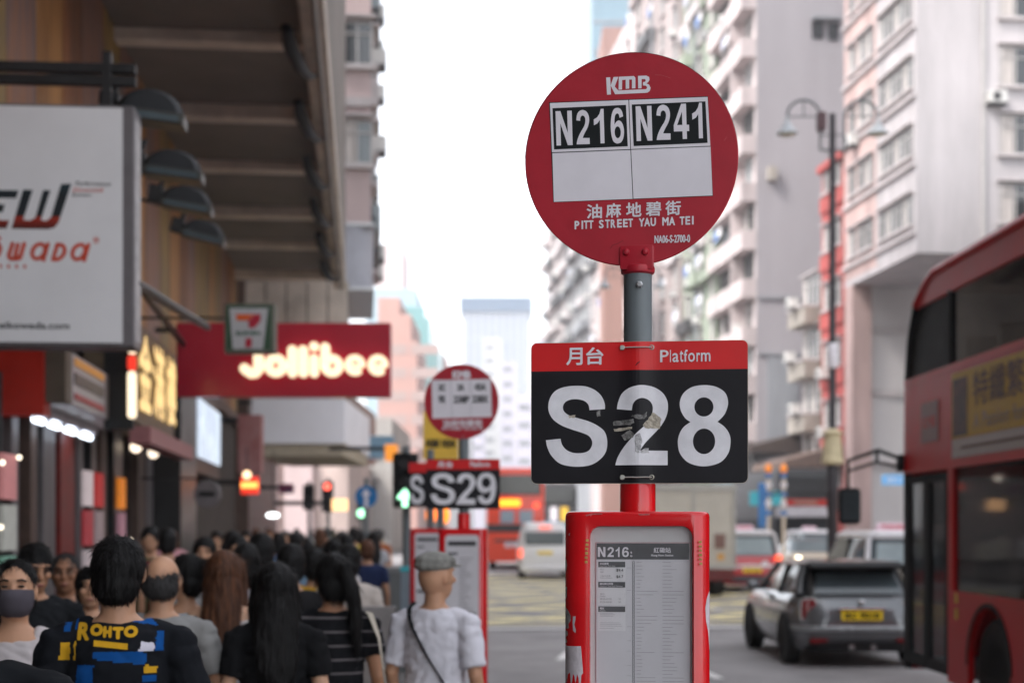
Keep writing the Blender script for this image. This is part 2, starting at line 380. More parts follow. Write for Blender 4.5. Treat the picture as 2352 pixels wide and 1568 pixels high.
# bracket and poles
XB = lx(1464)
br = MB().prismy([(x, z) for x, z in rrect((1502 - 1424) / S, (618 - 563) / S, .006, cx=lx(1463), cy=lz(592))], -.009, -.004)
brk = br.build('bracket_plate', redk, post, smooth=True, bevel=.0015)
for px in (1439, 1482):
    MB().rings([[(lx(px) + r * math.cos(a), y, lz(580) + r * math.sin(a)) for a in [2 * math.pi * k / 16 for k in range(16)]] for r, y in ((.0085, -.009), (.0085, -.011), (.006, -.0150), (.001, -.0165))]).build('rivet', redk, brk, smooth=True)
PY = .024
def vtube(r, z0, z1, y=PY, prof=None, seg=40):
    return MB().lathe(prof or [(r, z0), (r, z1)], (XB, y, 0), seg)
vtube(0, 0, 0, prof=[(.034, lz(628)), (.0395, lz(624)), (.041, lz(616)), (.0395, lz(609)), (.034, lz(607))]).build('collar', redk, post, smooth=True)
vtube(.0335, lz(1175), lz(612)).build('pole', grey_pole, post, smooth=True)
vtube(.0425, lz(1180), lz(1100), prof=[(.0425, lz(1180)), (.0425, lz(1112)), (.040, lz(1108)), (.03, lz(1107))]).build('sleeve', redbox, post, smooth=True)
MB().rings([[(lx(1469) + r * math.cos(a), y, lz(655) + r * math.sin(a)) for a in [2 * math.pi * k / 6 for k in range(6)]] for r, y in ((.0085, PY - .031), (.0085, PY - .039), (.005, PY - .041))]).build('bolt', steel, post)
# platform plate, bowed round the pole
def ex(cx): return lx((1250 + cx / 3.4083) * .9408)
def ez(cy): return lz((780 + cy / 3.4083) * .9408)
PX0, PX1, PZ0, PZ1 = lx(1219.5), lx(1715), lz(1110.5), lz(785.5)
def bow(x): return -.012 - .0075 * math.exp(-((x - XB) / .028) ** 2)
def sheet(loops, name, m, par, dy, cell=.008, thick=0):
    """flat shape bent over the plate"""
    me = fill2d(loops, 0)
    bm = bmesh.new(); bm.from_mesh(me)
    xs = [v.co.x for v in bm.verts]; x = min(xs) + cell
    while x < max(xs):
        if abs(x - XB) < .075: bmesh.ops.bisect_plane(bm, geom=bm.verts[:] + bm.edges[:] + bm.faces[:], plane_co=(x, 0, 0), plane_no=(1, 0, 0))
        x += cell
    b = MB(); bm.verts.ensure_lookup_table()
    for v in bm.verts: v.index
    bm.verts.index_update()
    vs = [(v.co.x, bow(v.co.x) + dy, v.co.y) for v in bm.verts]; fs = [tuple(v.index for v in f.verts) for f in bm.faces]
    b.add(vs, fs)
    if thick:
        b.add([(x, y + thick, z) for x, y, z in vs], [f[::-1] for f in fs])
        bnd = [(e.verts[0].index, e.verts[1].index) for e in bm.edges if len(e.link_faces) == 1]; n = len(vs)
        b.add([(x, y, z) for x, y, z in vs] + [(x, y + thick, z) for x, y, z in vs], [(i, j, j + n, i + n) for i, j in bnd])
    bm.free()
    return b.build(name, m, par)
rimm = mat('plate_edge', (.42, .36, .30), .5, var=.2, scale=30)
blk = mat('black_plate_film', (.012, .011, .014), .42, var=.18, scale=7, bump=.03, bscale=14, spec=.22)
redf = mat('red_film', (.66, .016, .018), .34, var=.05, scale=8, bump=.03, bscale=14)
pw, ph = PX1 - PX0, PZ1 - PZ0; pcx, pcz = (PX0 + PX1) / 2, (PZ0 + PZ1) / 2
plate = sheet([rrect(pw, ph, .014, 8, pcx, pcz)], 'platform_plate', rimm, post, 0, thick=.0022)
rr_ = rrect(pw - .0022, ph - .0022, .013, 8, pcx, pcz); ZS = ez(425)
lowr = [(x, z) for x, z in rr_ if z < ZS] ; upr = [(x, z) for x, z in rr_ if z > ZS]
# order of rrect: top right, top left, bottom left, bottom right
sheet([[(pcx - pw / 2 + .0011, ZS)] + lowr + [(pcx + pw / 2 - .0011, ZS)]], 'black_field', blk, plate, -.0006)
sheet([[(pcx + pw / 2 - .0011, ZS)] + upr + [(pcx - pw / 2 + .0011, ZS)]], 'red_band', redf, plate, -.0007)
def num(ch, x0, x1, z0, z1): return glyph(ch, ex(x0), ex(x1), ez(z1), ez(z0))
for g in (('S', 283, 796, 548, 1222), ('2', 862, 1298, 550, 1213), ('8', 1378, 1810, 555, 1224)):
    sheet(num(*g), 'numeral', white_s, plate, -.0011)
txt('月', ex(453), ex(590), ez(378), ez(232), 'lettering', white_v, plate, -.0134, bold=.0010)
txt('台', ex(618), ex(765), ez(376), ez(230), 'lettering', white_v, plate, -.0134, bold=.0010)
for i, (ch, x0, x1, hi, lo) in enumerate([('P', 1232, 1296, 262, 362), ('l', 1306, 1313, 262, 362), ('a', 1324, 1372, 288, 363), ('t', 1378, 1406, 268, 363), ('f', 1409, 1438, 261, 361), ('o', 1441, 1492, 287, 363), ('r', 1503, 1530, 287, 361), ('m', 1536, 1608, 287, 361)]):
    s_ = 1.10; X = lambda v: ex(1232 + (v - 1232) * s_)
    txt(ch, X(x0), X(x1), ez(lo), ez(hi), 'lettering', white_v, plate, -.0134, bold=.0005 if ch != 'l' else 0)
tie = mat('cable_tie', (.50, .48, .44), .5, var=.1); eyel = mat('eyelet', (.35, .33, .28), .4, metal=.7)
for zc in (799.5, 1096):
    tb = MB().tube([(lx(1432), -.016, lz(zc)), (lx(1448), -.023, lz(zc) ), (lx(1464), -.0245, lz(zc) - .0004), (lx(1482), -.023, lz(zc)), (lx(1497), -.016, lz(zc))], [(.0032, .0015)] * 5, 8)
    tb.box(lx(1430) - .004, lx(1430) + .005, -.021, -.014, lz(zc) - .0045, lz(zc) + .0045)
    tb.build('cable_tie', tie, plate, smooth=True)
    for px in (1430, 1497):
        MB().rings([[(lx(px) + r * math.cos(a), y, lz(zc) + r * math.sin(a)) for a in [2 * math.pi * k / 18 for k in range(18)]] for r, y in ((.0065, -.012), (.0062, -.0152), (.004, -.0156), (.0035, -.014))], cap=False).build('eyelet', eyel, plate, smooth=True)
# torn tape and glue left on the plate
tp1 = mat('old_tape', (.42, .37, .30), .45, var=.3, scale=60, bump=.5, bscale=120)
tp2 = mat('grey_tape', (.12, .115, .115), .3, var=.6, scale=90, bump=.4, bscale=150, col2=(.30, .29, .28))
tp3 = mat('clear_tape', (.44, .43, .44), .3, var=.3, scale=90, bump=.5, bscale=150)
def ragged(pts, amp=6, n=3):
    out = []
    for i in range(len(pts)):
        a, b = pts[i], pts[(i + 1) % len(pts)]
        for k in range(n):
            t = k / n; out.append((a[0] + (b[0] - a[0]) * t + random.uniform(-amp, amp), a[1] + (b[1] - a[1]) * t + random.uniform(-amp, amp)))
    return [(ex(x), ez(y)) for x, y in out]
sheet([ragged([(1170, 780), (1215, 800), (1245, 830), (1228, 915), (1160, 910), (1105, 905), (1090, 880), (1130, 835)])], 'tape_scrap', tp1, plate, -.0017)
sheet([ragged([(845, 850), (930, 838), (1010, 830), (1018, 858), (990, 878), (850, 882)], 5)], 'tape_scrap', tp2, plate, -.0017)
sheet([ragged([(850, 912), (920, 900), (1000, 892), (1005, 912), (930, 925), (850, 934)], 4)], 'tape_scrap', tp1, plate, -.0017)
sheet([ragged([(912, 965), (985, 922), (1022, 955), (1010, 985), (940, 1008)], 3)], 'tape_scrap', tp2, plate, -.0018)
sheet([ragged([(995, 792), (1060, 800), (1130, 770), (1120, 820), (1050, 828), (1000, 815)], 8)], 'tape_scrap', tp2, plate, -.0015)
sheet([ragged([(1025, 960), (1070, 950), (1085, 1020), (1070, 1080), (1060, 1110), (1032, 1105)], 5)], 'tape_scrap', tp3, plate, -.0019)
sheet([ragged([(1070, 1090), (1135, 1070), (1140, 1115), (1080, 1112)], 6)], 'tape_scrap', tp3, plate, -.0016)
sheet([ragged([(708, 758), (735, 752), (745, 800), (712, 806)], 6)], 'tape_scrap', tp2, plate, -.0016)
sheet([ragged([(470, 795), (530, 790), (525, 812), (475, 815)], 5)], 'tape_scrap', tp1, plate, -.0016)
sheet([[(ex(x), ez(y)) for x, y in ((1028, 388), (1045, 365), (1070, 352), (1066, 362), (1048, 374), (1036, 390))]], 'tape_scrap', dkr, plate, -.0015)
# timetable case : lower body with large round corners and a window in front
BXL, BXR, BZT = lx(1298.5), lx(1628.5), lz(1174)
bcx = (BXL + BXR) / 2; bw = BXR - BXL; BD = .15; BYC = PY + .0; BRr = .045
def section(w_, d_, r, n=10): return rrect(w_, d_, r, n, bcx, BYC)
cas = MB(); zs = [(0.0, 0), (BZT - .012, 0), (BZT - .005, .002), (BZT - .0015, .006), (BZT, .012)]
front_y = BYC - BD / 2
# case shell made as frame : side posts, top and bottom rails, back
WX0, WX1, WZ1, WZ0 = lx(1357.5), lx(1589.5), lz(1208), .38
n = 10
sec = section(bw, BD, BRr, n)
def shell():
    b = MB()
    rs = [[(bcx + (x - bcx) * (1 - i * 2 / bw) , BYC + (y - BYC) * (1 - i * 2 / BD), z) for x, y in sec] for z, i in zs]
    b.rings(rs); return b
bm = bmesh.new(); shell_me = shell().mesh('timetable_case', redbox)
# cut the window with a boolean
co = obj('tmp', shell_me)
cut = MB(); cut.prismy([(x, z) for x, z in rrect(WX1 - WX0, WZ1 - WZ0, .026, 8, (WX0 + WX1) / 2, (WZ0 + WZ1) / 2)], front_y - .05, front_y + .022)
cu = cut.build('tmpc', redbox)
md = co.modifiers.new('b', 'BOOLEAN'); md.operation = 'DIFFERENCE'; md.object = cu; md.solver = 'EXACT'
bv = co.modifiers.new('v', 'BEVEL'); bv.width = .004; bv.segments = 3; bv.limit_method = 'ANGLE'; bv.angle_limit = R(50)
dg = DG(); dg.update(); cme = bpy.data.meshes.new_from_object(co.evaluated_get(dg), depsgraph=dg)
bpy.data.objects.remove(co); bpy.data.objects.remove(cu)
cme.polygons.foreach_set('use_smooth', [True] * len(cme.polygons)); cme.set_sharp_from_angle(angle=R(40)); cme.name = 'timetable_case'
case = obj('timetable_case', cme, post)
paper = mat('poster_paper', (.62, .60, .63), .6, var=.06, scale=5, bump=.12, bscale=4)
paper2 = mat('poster_box_paper', (.70, .68, .70), .6, var=.05, scale=5)
backp = mat('backing_board', (.60, .585, .585), .7, var=.08, scale=5)
pk = mat('poster_black', (.045, .045, .05), .5, var=.1); pg = mat('poster_grey_ink', (.23, .22, .24), .6, var=.2, scale=40)
pr = mat('poster_red_line', (.36, .03, .05), .6, var=.1)
yb = front_y + .0205
MB().box(WX0 - .004, WX1 + .004, yb, yb + .001, WZ0 - .004, WZ1 + .004).build('backing_board', backp, case)
def fx(cx): return lx((1350 + cx / 3.358) * .9408)
def fz(cy): return lz((1200 + cy / 3.358) * .9408)
poster = MB().box(fx(357), fx(1125), yb - .0016, yb - .001, .50, fz(413)).build('route_poster', paper, case)
Yp = yb - .0018
def pbox(x0, x1, z0, z1, m, name, dy=0): return MB().box(fx(x0), fx(x1), Yp - .0002 - dy, Yp - dy, fz(z1), fz(z0)).build(name, m, poster)
def pz(z0, z1, x0, x1, m, name, dy=0): return MB().box(fx(x0), fx(x1), Yp - .0002 - dy, Yp - dy, z0, z1).build(name, m, poster)
for xa, xb in ((357, 361), (1121, 1125)): pz(.50, fz(413), xa, xb, pr, 'border_line')
pbox(361, 1121, 413, 417, pr, 'border_line')
pbox(364, 1115, 420, 551, pk, 'header_band')
g = [[(fx(x0 + x * (x1 - x0)), fz(531 - y * 80)) for x, y in L] for ch, x0, x1 in (('N', 375, 437), ('2', 452, 505), ('1', 520, 552), ('6', 572, 627)) for L in GL[ch]]
flat(g, 'lettering', white_v, poster, Yp - .0004, .0001)
for s_, a in (('往', (640, 654, 486, 504)), ('to', (638, 656, 515, 531)), ('紅', (828, 872, 453, 497)), ('磡', (875, 920, 453, 497)), ('站', (922, 967, 453, 497)), ('Hung Hom Station', (807, 986, 508, 530))):
    txt(s_, fx(a[0]), fx(a[1]), fz(a[3]), fz(a[2]), 'lettering', white_v, poster, Yp - .0004, bold=.00022)
pbox(377, 600, 568, 722, paper2, 'notice_box'); pbox(377, 600, 732, 922, paper2, 'notice_box'); pbox(377, 600, 932, 1132, paper2, 'notice_box')
for z, a, b_ in ((570, '本站車資', 'Fare from This Stop'), (734, '總站開出時間', 'Departure Time from Terminus'), (933, '備註', 'Remarks')):
    pbox(379, 598, z, z + 45, pk, 'notice_heading', .0003)
    txt(a, fx(391), fx(391 + 18 * len(a)), fz(z + 25), fz(z + 7), 'lettering', white_v, poster, Yp - .0008, bold=.00012)
    txt(b_, fx(391), fx(391 + 6.6 * len(b_)), fz(z + 41), fz(z + 29), 'lettering', white_v, poster, Yp - .0008)
for s_, z in (('$9.4', 640), ('$4.7', 692)): txt(s_, fx(526), fx(582), fz(z + 13), fz(z - 13), 'lettering', pk, poster, Yp - .0006, bold=.0001)
for s_, z in (('成人', 632), ('Adult', 652), ('小童及長者', 685), ('Child and Elderly', 703)): txt(s_, fx(393), fx(393 + (17 * len(s_) if ord(s_[0]) > 999 else 6 * len(s_))), fz(z + 7), fz(z - 7), 'lettering', pg, poster, Yp - .0006)
for s_, z in (('每日', 832), ('Daily', 852), ('00:20-03:20', 873), ('03:20-04:40', 898)): txt(s_, fx(393), fx(393 + (17 * len(s_) if ord(s_[0]) > 999 else 8.5 * len(s_))), fz(z + 7), fz(z - 7), 'lettering', pg, poster, Yp - .0006)
for s_, z in (('30', 873), ('20', 898)): txt(s_, fx(543), fx(562), fz(z + 7), fz(z - 7), 'lettering', pg, poster, Yp - .0006)
rows = MB()
def row(x, z, wd, h=5): rows.box(fx(x), fx(x + wd), Yp - .0009, Yp - .0007, fz(z + h / 2), fz(z - h / 2))
for z in (988, 1000, 1012, 1066, 1078, 1092, 1110): row(392, z, random.uniform(100, 190), 3)
st_m = (620, 802, 1096, 1210, 1294, 1410, 1495)
for z in st_m: row(612, z, 34, 3)
Z0p = fz(560); k = 0
rings_ = MB(); linem = MB()
linem.box(fx(657), fx(660.5), Yp - .0006, Yp - .0004, .53, fz(572)); linem.box(fx(671), fx(674.5), Yp - .0006, Yp - .0004, .53, fz(572))
stepz = fz(574) - fz(603.2); z = fz(574)
while z > .54:
    rings_.rings([[(fx(666) + r * math.cos(a), y, z + r * math.sin(a)) for a in [2 * math.pi * j / 14 for j in range(14)]] for r, y in ((.0031, Yp - .0008), (.0024, Yp - .0010))], cap=False)
    w1 = random.choice((30, 36, 42, 46, 60)); w2 = random.uniform(55, 120)
    if random.random() < .15: w1 = random.uniform(120, 170); w2 = 170
    for xs_, wd in ((690, w1), (900, w2)):
        rows.box(fx(xs_), fx(xs_ + wd), Yp - .0009, Yp - .0007, z - .0006, z + .0006)
    z -= stepz
tag(rows.build('small_print', mat('poster_faint_ink', (.36, .34, .365), .6, var=.3, scale=900), poster), kind='stuff')
tag(rings_.build('stop_ring', pk, poster), kind='stuff'); linem.build('route_line', pg, poster)
pane = MB().box(WX0 - .003, WX1 + .003, front_y + .006, front_y + .009, WZ0 - .003, WZ1 + .003).build('window_pane', glassy('poster_window', (.5, .5, .5), .07, .08), case)
# gold prayer characters, stickers, chipped paint
gold = mat('gold_print', (.55, .36, .10), .4, var=.2, scale=60)
for xc_, z0_ in ((290, 384), (1204, 396)):
    for i, ch in enumerate('南無阿彌陀佛'):
        zc = z0_ + 12 + i * 35; xs_ = xc_ + (i - 2) * (-2 if xc_ < 500 else 1)
        txt(ch, fx(xs_ - 13), fx(xs_ + 13), fz(zc + 11), fz(zc - 11), 'gold_character', gold, case, front_y - .0002, bold=.00035)
half = bw / 2
def caseY(x):
    d = abs(x - bcx) - (half - BRr)
    if d <= 0: return front_y
    d = min(d, BRr * .999); return front_y + BRr - math.sqrt(BRr ** 2 - d ** 2)
def patch(poly, m, name, lift=.0007, cell=.0022):
    xs = [p[0] for p in poly]; zs_ = [p[1] for p in poly]; me = fill2d([poly], 0); bm = bmesh.new(); bm.from_mesh(me)
    x = min(xs) + cell
    while x < max(xs): bmesh.ops.bisect_plane(bm, geom=bm.verts[:] + bm.edges[:] + bm.faces[:], plane_co=(x, 0, 0), plane_no=(1, 0, 0)); x += cell
    bm.verts.index_update()
    b = MB().add([(v.co.x, caseY(v.co.x) - lift, v.co.y) for v in bm.verts], [tuple(v.index for v in f.verts) for f in bm.faces]); bm.free()
    return b.build(name, m, case, smooth=2)
stick = mat('torn_sticker_paper', (.58, .53, .56), .6, var=.12, scale=40, bump=.3)
chipm = mat('chipped_primer', (.30, .29, .28), .6, var=.7, scale=45, col2=(.55, .52, .50))
def FZ(pts): return [(max(BXL + .0004, min(BXR - .0004, fx(x))), fz(y)) for x, y in pts]
patch(FZ([(103, 1258), (242, 1254), (250, 1350), (260, 1470), (245, 1490), (240, 1567), (228, 1620), (222, 1510), (210, 1480), (196, 1560), (188, 1500), (176, 1480), (160, 1600), (150, 1470), (130, 1490), (118, 1560), (104, 1540)]), stick, 'torn_sticker')
patch(FZ([(1276, 808), (1256, 860), (1244, 940), (1250, 1050), (1266, 1130), (1272, 1200), (1281, 1290), (1281, 808)]), stick, 'torn_sticker')
patch(FZ([(104, 940), (130, 965), (156, 1010), (155, 1050), (135, 1080), (140, 1110), (118, 1120), (104, 1100)]), chipm, 'paint_chip')
patch(FZ([(175, 1015), (197, 1012), (196, 1040), (186, 1080), (200, 1125), (196, 1148), (176, 1130), (172, 1060)]), stick, 'paint_chip')
patch(FZ([(104, 545), (118, 560), (122, 600), (116, 640), (104, 650)]), chipm, 'paint_chip')
patch(FZ([(104, 1130), (128, 1140), (130, 1165), (112, 1190), (124, 1225), (112, 1235), (104, 1220)]), chipm, 'paint_chip')
patch(FZ([(110, 775), (122, 778), (120, 850), (108, 880), (104, 860)]), chipm, 'paint_chip')
patch(FZ([(138, 345), (148, 336), (150, 342), (143, 348), (148, 360), (140, 356)]), stick, 'paint_chip')
wornm = mat('scuffed_red', (.50, .10, .10), .5, var=.5, scale=90)
patch(FZ([(278, 190), (320, 178), (410, 176), (420, 186), (330, 190), (322, 208), (316, 192), (286, 202)]), wornm, 'scuff_mark', .0003)
patch(FZ([(700, 182), (800, 180), (796, 192), (720, 196)]), wornm, 'scuff_mark', .0003)
MB().box(bcx - .22, bcx + .22, BYC - .13, BYC + .13, .001, .05).build('base_plate', dark, post, bevel=.01)

# ================================================================ further stops in the row
def stop(px, D, rz, name, label, flagcol, flat_flag, code, boxw=.33, boxtop=1213, plate_on=True):
    p = at(px, HZ, D); s = FP / D
    t = thing(name, label, 'bus stop', (p.x, p.y, 0), rz)
    def Z(py): return EYE + (HZ - py) / s
    return t, Z, s
t, Z, s = stop(1064, 9.93, -YAW - R(4), 'bus_stop_post', 'second bus stop post, with the S29 platform plate, behind the man in the flat cap', None, 0, 'S29')
r = .2515; zc = Z(922); cx0 = -4 / s
f2 = MB().rings([[(cx0 + q * math.cos(2 * math.pi * k / 64), y, zc + q * math.sin(2 * math.pi * k / 64)) for k in range(64)] for q, y in ((.0005, -.0035), (r, -.0035), (r, .0035), (.0005, .0035))]).build('round_flag', redk, t, smooth=True)
U = 3.4857 / .9408   # 1220-px enlargement of this stop, per measuring pixel
def sx(cx): return ((950 + cx / 3.4857) * .9408 - 1064) / s
def sz(cy): return Z((850 + cy / 3.4857) * .9408)
flat([[(sx(x), sz(y)) for x, y in ((360, 270), (868, 262), (876, 585), (368, 595))]], 'route_plate', white_v, f2, -.004)
for a in ((520, 535), (690, 697)): flat([[(sx(a[0]), sz(268)), (sx(a[0] + 3), sz(268)), (sx(a[1] + 3), sz(590)), (sx(a[1]), sz(590))]], 'grid_line', pg, f2, -.0046)
for s_, x0, x1, y0, y1 in (('3C', 420, 480, 305, 362), ('2A', 580, 640, 303, 360), ('42A', 728, 825, 300, 358), ('9X', 420, 482, 400, 465), ('238P', 548, 684, 402, 468), ('238X', 708, 845, 400, 465)):
    txt(s_, sx(x0), sx(x1), sz(y1), sz(y0), 'lettering', pk, f2, -.0047, bold=.003)
txt('KMB', sx(540), sx(695), sz(258), sz(190), 'logo', white_v, f2, -.0042, bold=.004)
txt('油麻地碧街', sx(455), sx(795), sz(668), sz(605), 'lettering', white_v, f2, -.0042, bold=.0014)
txt('PITT STREET YAU MA TEI', sx(450), sx(800), sz(695), sz(672), 'lettering', white_v, f2, -.0042, bold=.0008)
MB().lathe([(.034, Z(1195)), (.034, Z(1000))], (0, .03, 0)).build('pole', grey_pole, t, smooth=True)
MB().lathe([(.043, Z(1215)), (.043, Z(1178))], (0, .03, 0)).build('sleeve', redbox, t, smooth=True)
p2 = MB().prismy([(x, z) for x, z in rrect(.495, .335, .014, 5, 0, Z(1111))], -.012, -.009).build('platform_plate', blk, t)
MB().box(-.2465, .2465, -.0135, -.0122, Z(1078), Z(1055)).build('red_band', redf, p2)
for g in (('S', 352, 565, 1060, 1330), ('2', 572, 738, 1062, 1328), ('9', 748, 915, 1058, 1326)):
    flat([[(x - 0, z) for x, z in L] for L in [[(sx(g[1]) + u_ * (sx(g[2]) - sx(g[1])), sz(g[4]) + v_ * (sz(g[3]) - sz(g[4]))) for u_, v_ in L2] for L2 in GL[g[0]]]], 'numeral', white_s, p2, -.0132)
txt('月台', sx(410), sx(545), sz(1015), sz(960), 'lettering', white_v, p2, -.0138, bold=.002); txt('Platform', sx(690), sx(860), sz(1008), sz(965), 'lettering', white_v, p2, -.0138, bold=.002)
def case2(t, w_, ztop, mred):
    c = MB().rings([[(x * (1 - i), y * (1 - i), z) for x, y in rrect(w_, .15, .045, 6)] for z, i in ((0, 0), (ztop - .01, 0), (ztop, .03))]).build('timetable_case', mred, t, smooth=True)
    MB().prismy(rrect(w_ - .10, ztop - .45, .025, 5, 0, (ztop - .035 + .40) / 2 + .0), -.0768, -.0755).build('route_poster', paper, c)
    for z0_, z1_ in ((.085, .115), (.16, .175), (.56, .585)): MB().box(-w_ / 2 + .07, w_ / 2 - .07 if z0_ != .16 else -.03, -.0785, -.0772, ztop - z1_, ztop - z0_).build('header_band', pk, c)
    rb = MB()
    for k in range(34): rb.box(-.02, random.uniform(.02, .08), -.0783, -.0774, ztop - .20 - k * .02, ztop - .195 - k * .02)
    tag(rb.build('small_print', pg, c), kind='stuff'); return c
case2(t, (1122 - 1010) / s, Z(1213), redbox)
t3, Z, s = stop(983, 13.6, -YAW - R(2), 'bus_stop_post', 'third bus stop post, half hidden behind the S29 post, with its own platform plate', None, 0, 'S')
MB().lathe([(.034, Z(1220)), (.034, 2.35)], (.02, .03, 0)).build('pole', grey_pole, t3, smooth=True)
case2(t3, .33, Z(1213), redbox)
pl3 = MB().prismy(rrect(.495, .335, .014, 5, .07, Z(1122)), -.012, -.009).build('platform_plate', blk, t3)
MB().box(-.175, .315, -.0135, -.0122, Z(1085), Z(1062)).build('red_band', redf, pl3)
flat([[(-.165 + u_ * .13, Z(1157) + v_ * (Z(1090) - Z(1157))) for u_, v_ in L] for L in GL['S']], 'numeral', white_s, pl3, -.0132)
flat([[(.0 + u_ * .13, Z(1157) + v_ * (Z(1090) - Z(1157))) for u_, v_ in L] for L in GL['2']], 'numeral', white_s, pl3, -.0132)
pass
# yellow route flag of another operator
t4, Z, s = stop(1012, 15.5, -YAW, 'route_flag_post', 'yellow rectangular route flag on a grey post behind the round S29 flag', None, 0, '')
ylw = mat('yellow_enamel', (.80, .50, .06), .45, var=.06)
MB().lathe([(.035, 0), (.035, 3.1)], (0, .03, 0), 16).build('pole', grey_pole, t4, smooth=True)
yf = MB().box(-40 / s, 41 / s, -.01, 0, Z(1054), Z(944)).build('flag_plate', ylw, t4, bevel=.003)
txt('N281 N241', -34 / s, 34 / s, Z(1028), Z(1008), 'lettering', ink, yf, -.0115, bold=.006)
MB().box(-.14, .14, -.02, .05, .9, 1.55).build('timetable_panel', paper, t4)
lit = lambda n, c, e: mat(n, c, .5, var=.05, emit=e)
# ================================================================ buildings
def sandm(name, col, var=.26, scale=.6, st=(1, 1, .2)): return mat(name, col, .85, var=var, scale=scale, stretch=st, bump=.15, bscale=3)
frame_w = mat('window_frame_pale', (.42, .40, .39), .5, var=.1); frame_d = mat('window_frame_dark', (.12, .12, .12), .5, var=.1)
curt = mat('curtain', (.42, .38, .36), .9, var=.4, scale=2, stretch=(6, 6, .3)); acm = mat('air_conditioner_casing', (.55, .54, .52), .6, var=.15, scale=3)
void = mat('dark_room', (.03, .028, .028), .9, var=.3); clothm = [mat('laundry_%s' % n, c, .9, var=.15) for n, c in (('white', (.7, .68, .68)), ('blue', (.12, .2, .4)), ('grey', (.3, .3, .31)))]
def win_mesh(w_, h_, cols=2, kind=0, sill=True, fr=frame_w):
    b = MB(); t = .06
    b.box(-w_ / 2, w_ / 2, -.02, .02, 0, h_, 1)
    for x in [-w_ / 2 + i * (w_ - t) / cols for i in range(cols + 1)]: b.box(x, x + t, -.07, -.02, 0, h_, 0)
    b.box(-w_ / 2, w_ / 2, -.075, -.02, h_ - t, h_, 0); b.box(-w_ / 2, w_ / 2, -.075, -.02, 0, t, 0)
    if kind != 2: b.box(-w_ / 2, w_ / 2, -.073, -.02, h_ * .7, h_ * .7 + t * .8, 0)
    if kind == 1: b.box(-w_ / 2 + t, -w_ / 2 + t + w_ * .4, -.03, -.022, t, h_ - t, 2)
    if sill: b.box(-w_ / 2 - .12, w_ / 2 + .12, -.20, 0, -.12, 0, 3); b.box(-w_ / 2 - .12, w_ / 2 + .12, -.26, 0, h_ + .08, h_ + .16, 3)
    return b
def ac_mesh():
    b = MB(); b.box(-.38, .38, -.5, 0, 0, .52, 0); b.rings([[(-.08 + r * math.cos(a), y, .26 + r * math.sin(a)) for a in [2 * math.pi * k / 12 for k in range(12)]] for r, y in ((.2, -.5), (.2, -.512))], 1)
    b.box(-.45, .45, -.5, 0, -.06, -.01, 1); return b
AC = ac_mesh().mesh('air_conditioner', [acm, dark])
def laundry_mesh(sd_):
    rn = random.Random(sd_); b = MB(); b.tube([(-.9, -.7, 0), (.9, -.7, 0)], .02, 5, 3); x = -.85
    while x < .7:
        wd = rn.uniform(.2, .45); b.box(x, x + wd, -.71, -.69, -rn.uniform(.4, .8), 0, rn.randrange(3)); x += wd + .04
    return b
LA = [laundry_mesh(i).mesh('laundry_rack', clothm + [steel]) for i in range(2)]
class Bld:
    """local frame: origin at the street corner nearest the camera, +y along the street, +x away from the street (side=+1) or the mirror (side=-1)"""
    def __init__(s, label, p, yaw, L, dpt, H, m, side=1, z0=0, group='buildings along the street', name='building', cat='building'):
        s.t = thing(name, label, cat, (p.x, p.y, 0), yaw, group); s.side = side; s.L = L; s.H = H; s.m = m; s.dpt = dpt
        x0, x1 = (0, dpt) if side > 0 else (-dpt, 0)
        s.wall = MB().box(x0, x1, 0, L, z0, H).build('wall', m, s.t)
    def street(s, me, y, z, name='window', out=0):
        return obj(name, me, s.t, (-out * s.side, y, z), R(-90) * s.side)
    def front(s, me, x, z, name='window', out=0):
        return obj(name, me, s.t, (x * s.side, -out, z), 0)
    def band(s, z0, z1, m, d=.5, y0=0, y1=None, name='balcony'):
        y1 = s.L if y1 is None else y1
        a, b = (-d, 0.0) if s.side > 0 else (0.0, d)
        return MB().box(a, b, y0 + .003, y1 - .003, z0, z1).build(name, m, s.t)
rn = random.Random(3)
def facade(B, zs, ys, mesh_list, ac=.4, la=0, sill=None, out=.0):
    for z in zs:
        for y in ys:
            B.street(rn.choice(mesh_list), y, z, out=out)
            if rn.random() < ac: B.street(AC, y + rn.uniform(-.4, .4), z - .75, 'air_conditioner', out=out)
            if rn.random() < la: B.street(rn.choice(LA), y, z + .2, 'laundry_rack', out=out)
def ysplit(L, n): return [L * (i + .5) / n for i in range(n)]
SX = 24.4
def pD(px, X): return X / (.995 * (px - CX) / FP + .0998)
def onst(px, X=SX):
    p = at(px, HZ, pD(px, X)); return Vector((X, p.y, 0))
pinkw = sandm('pink_plaster', (0.414, 0.296, 0.277)); whitew = sandm('white_render', (0.414, 0.385, 0.392), .17); greyw = sandm('grey_render', (0.281, 0.263, 0.277), .10, .25)
pinkp = sandm('pale_pink_render', (.43, .37, .365)); greeng = sandm('grey_green_render', (.24, .27, .215)); pinkg = sandm('pinkish_grey_render', (0.326, 0.274, 0.266), .2)
brownw = sandm('brown_cladding', (.28, .165, .14), .08); redw = sandm('red_plaster', (0.340, 0.070, 0.063)); beigew = sandm('beige_render', (0.281, 0.252, 0.222), .2); slatew = sandm('slate_render', (0.222, 0.229, 0.244), .2)
ledge = mat('ledge_white', (.44, .40, .40), .8, var=.15, scale=1)
W = [win_mesh(1.35, 1.75, 2, k, fr=0).mesh('window', [frame_w, g, curt, ledge]) for k, g in ((0, glass_d), (1, glass_d), (0, glass_b), (1, glass_b), (2, glass_l))]
WS = [win_mesh(.9, 1.3, 2, k).mesh('window', [frame_w, g, curt, ledge]) for k, g in ((0, glass_d), (1, glass_b))]
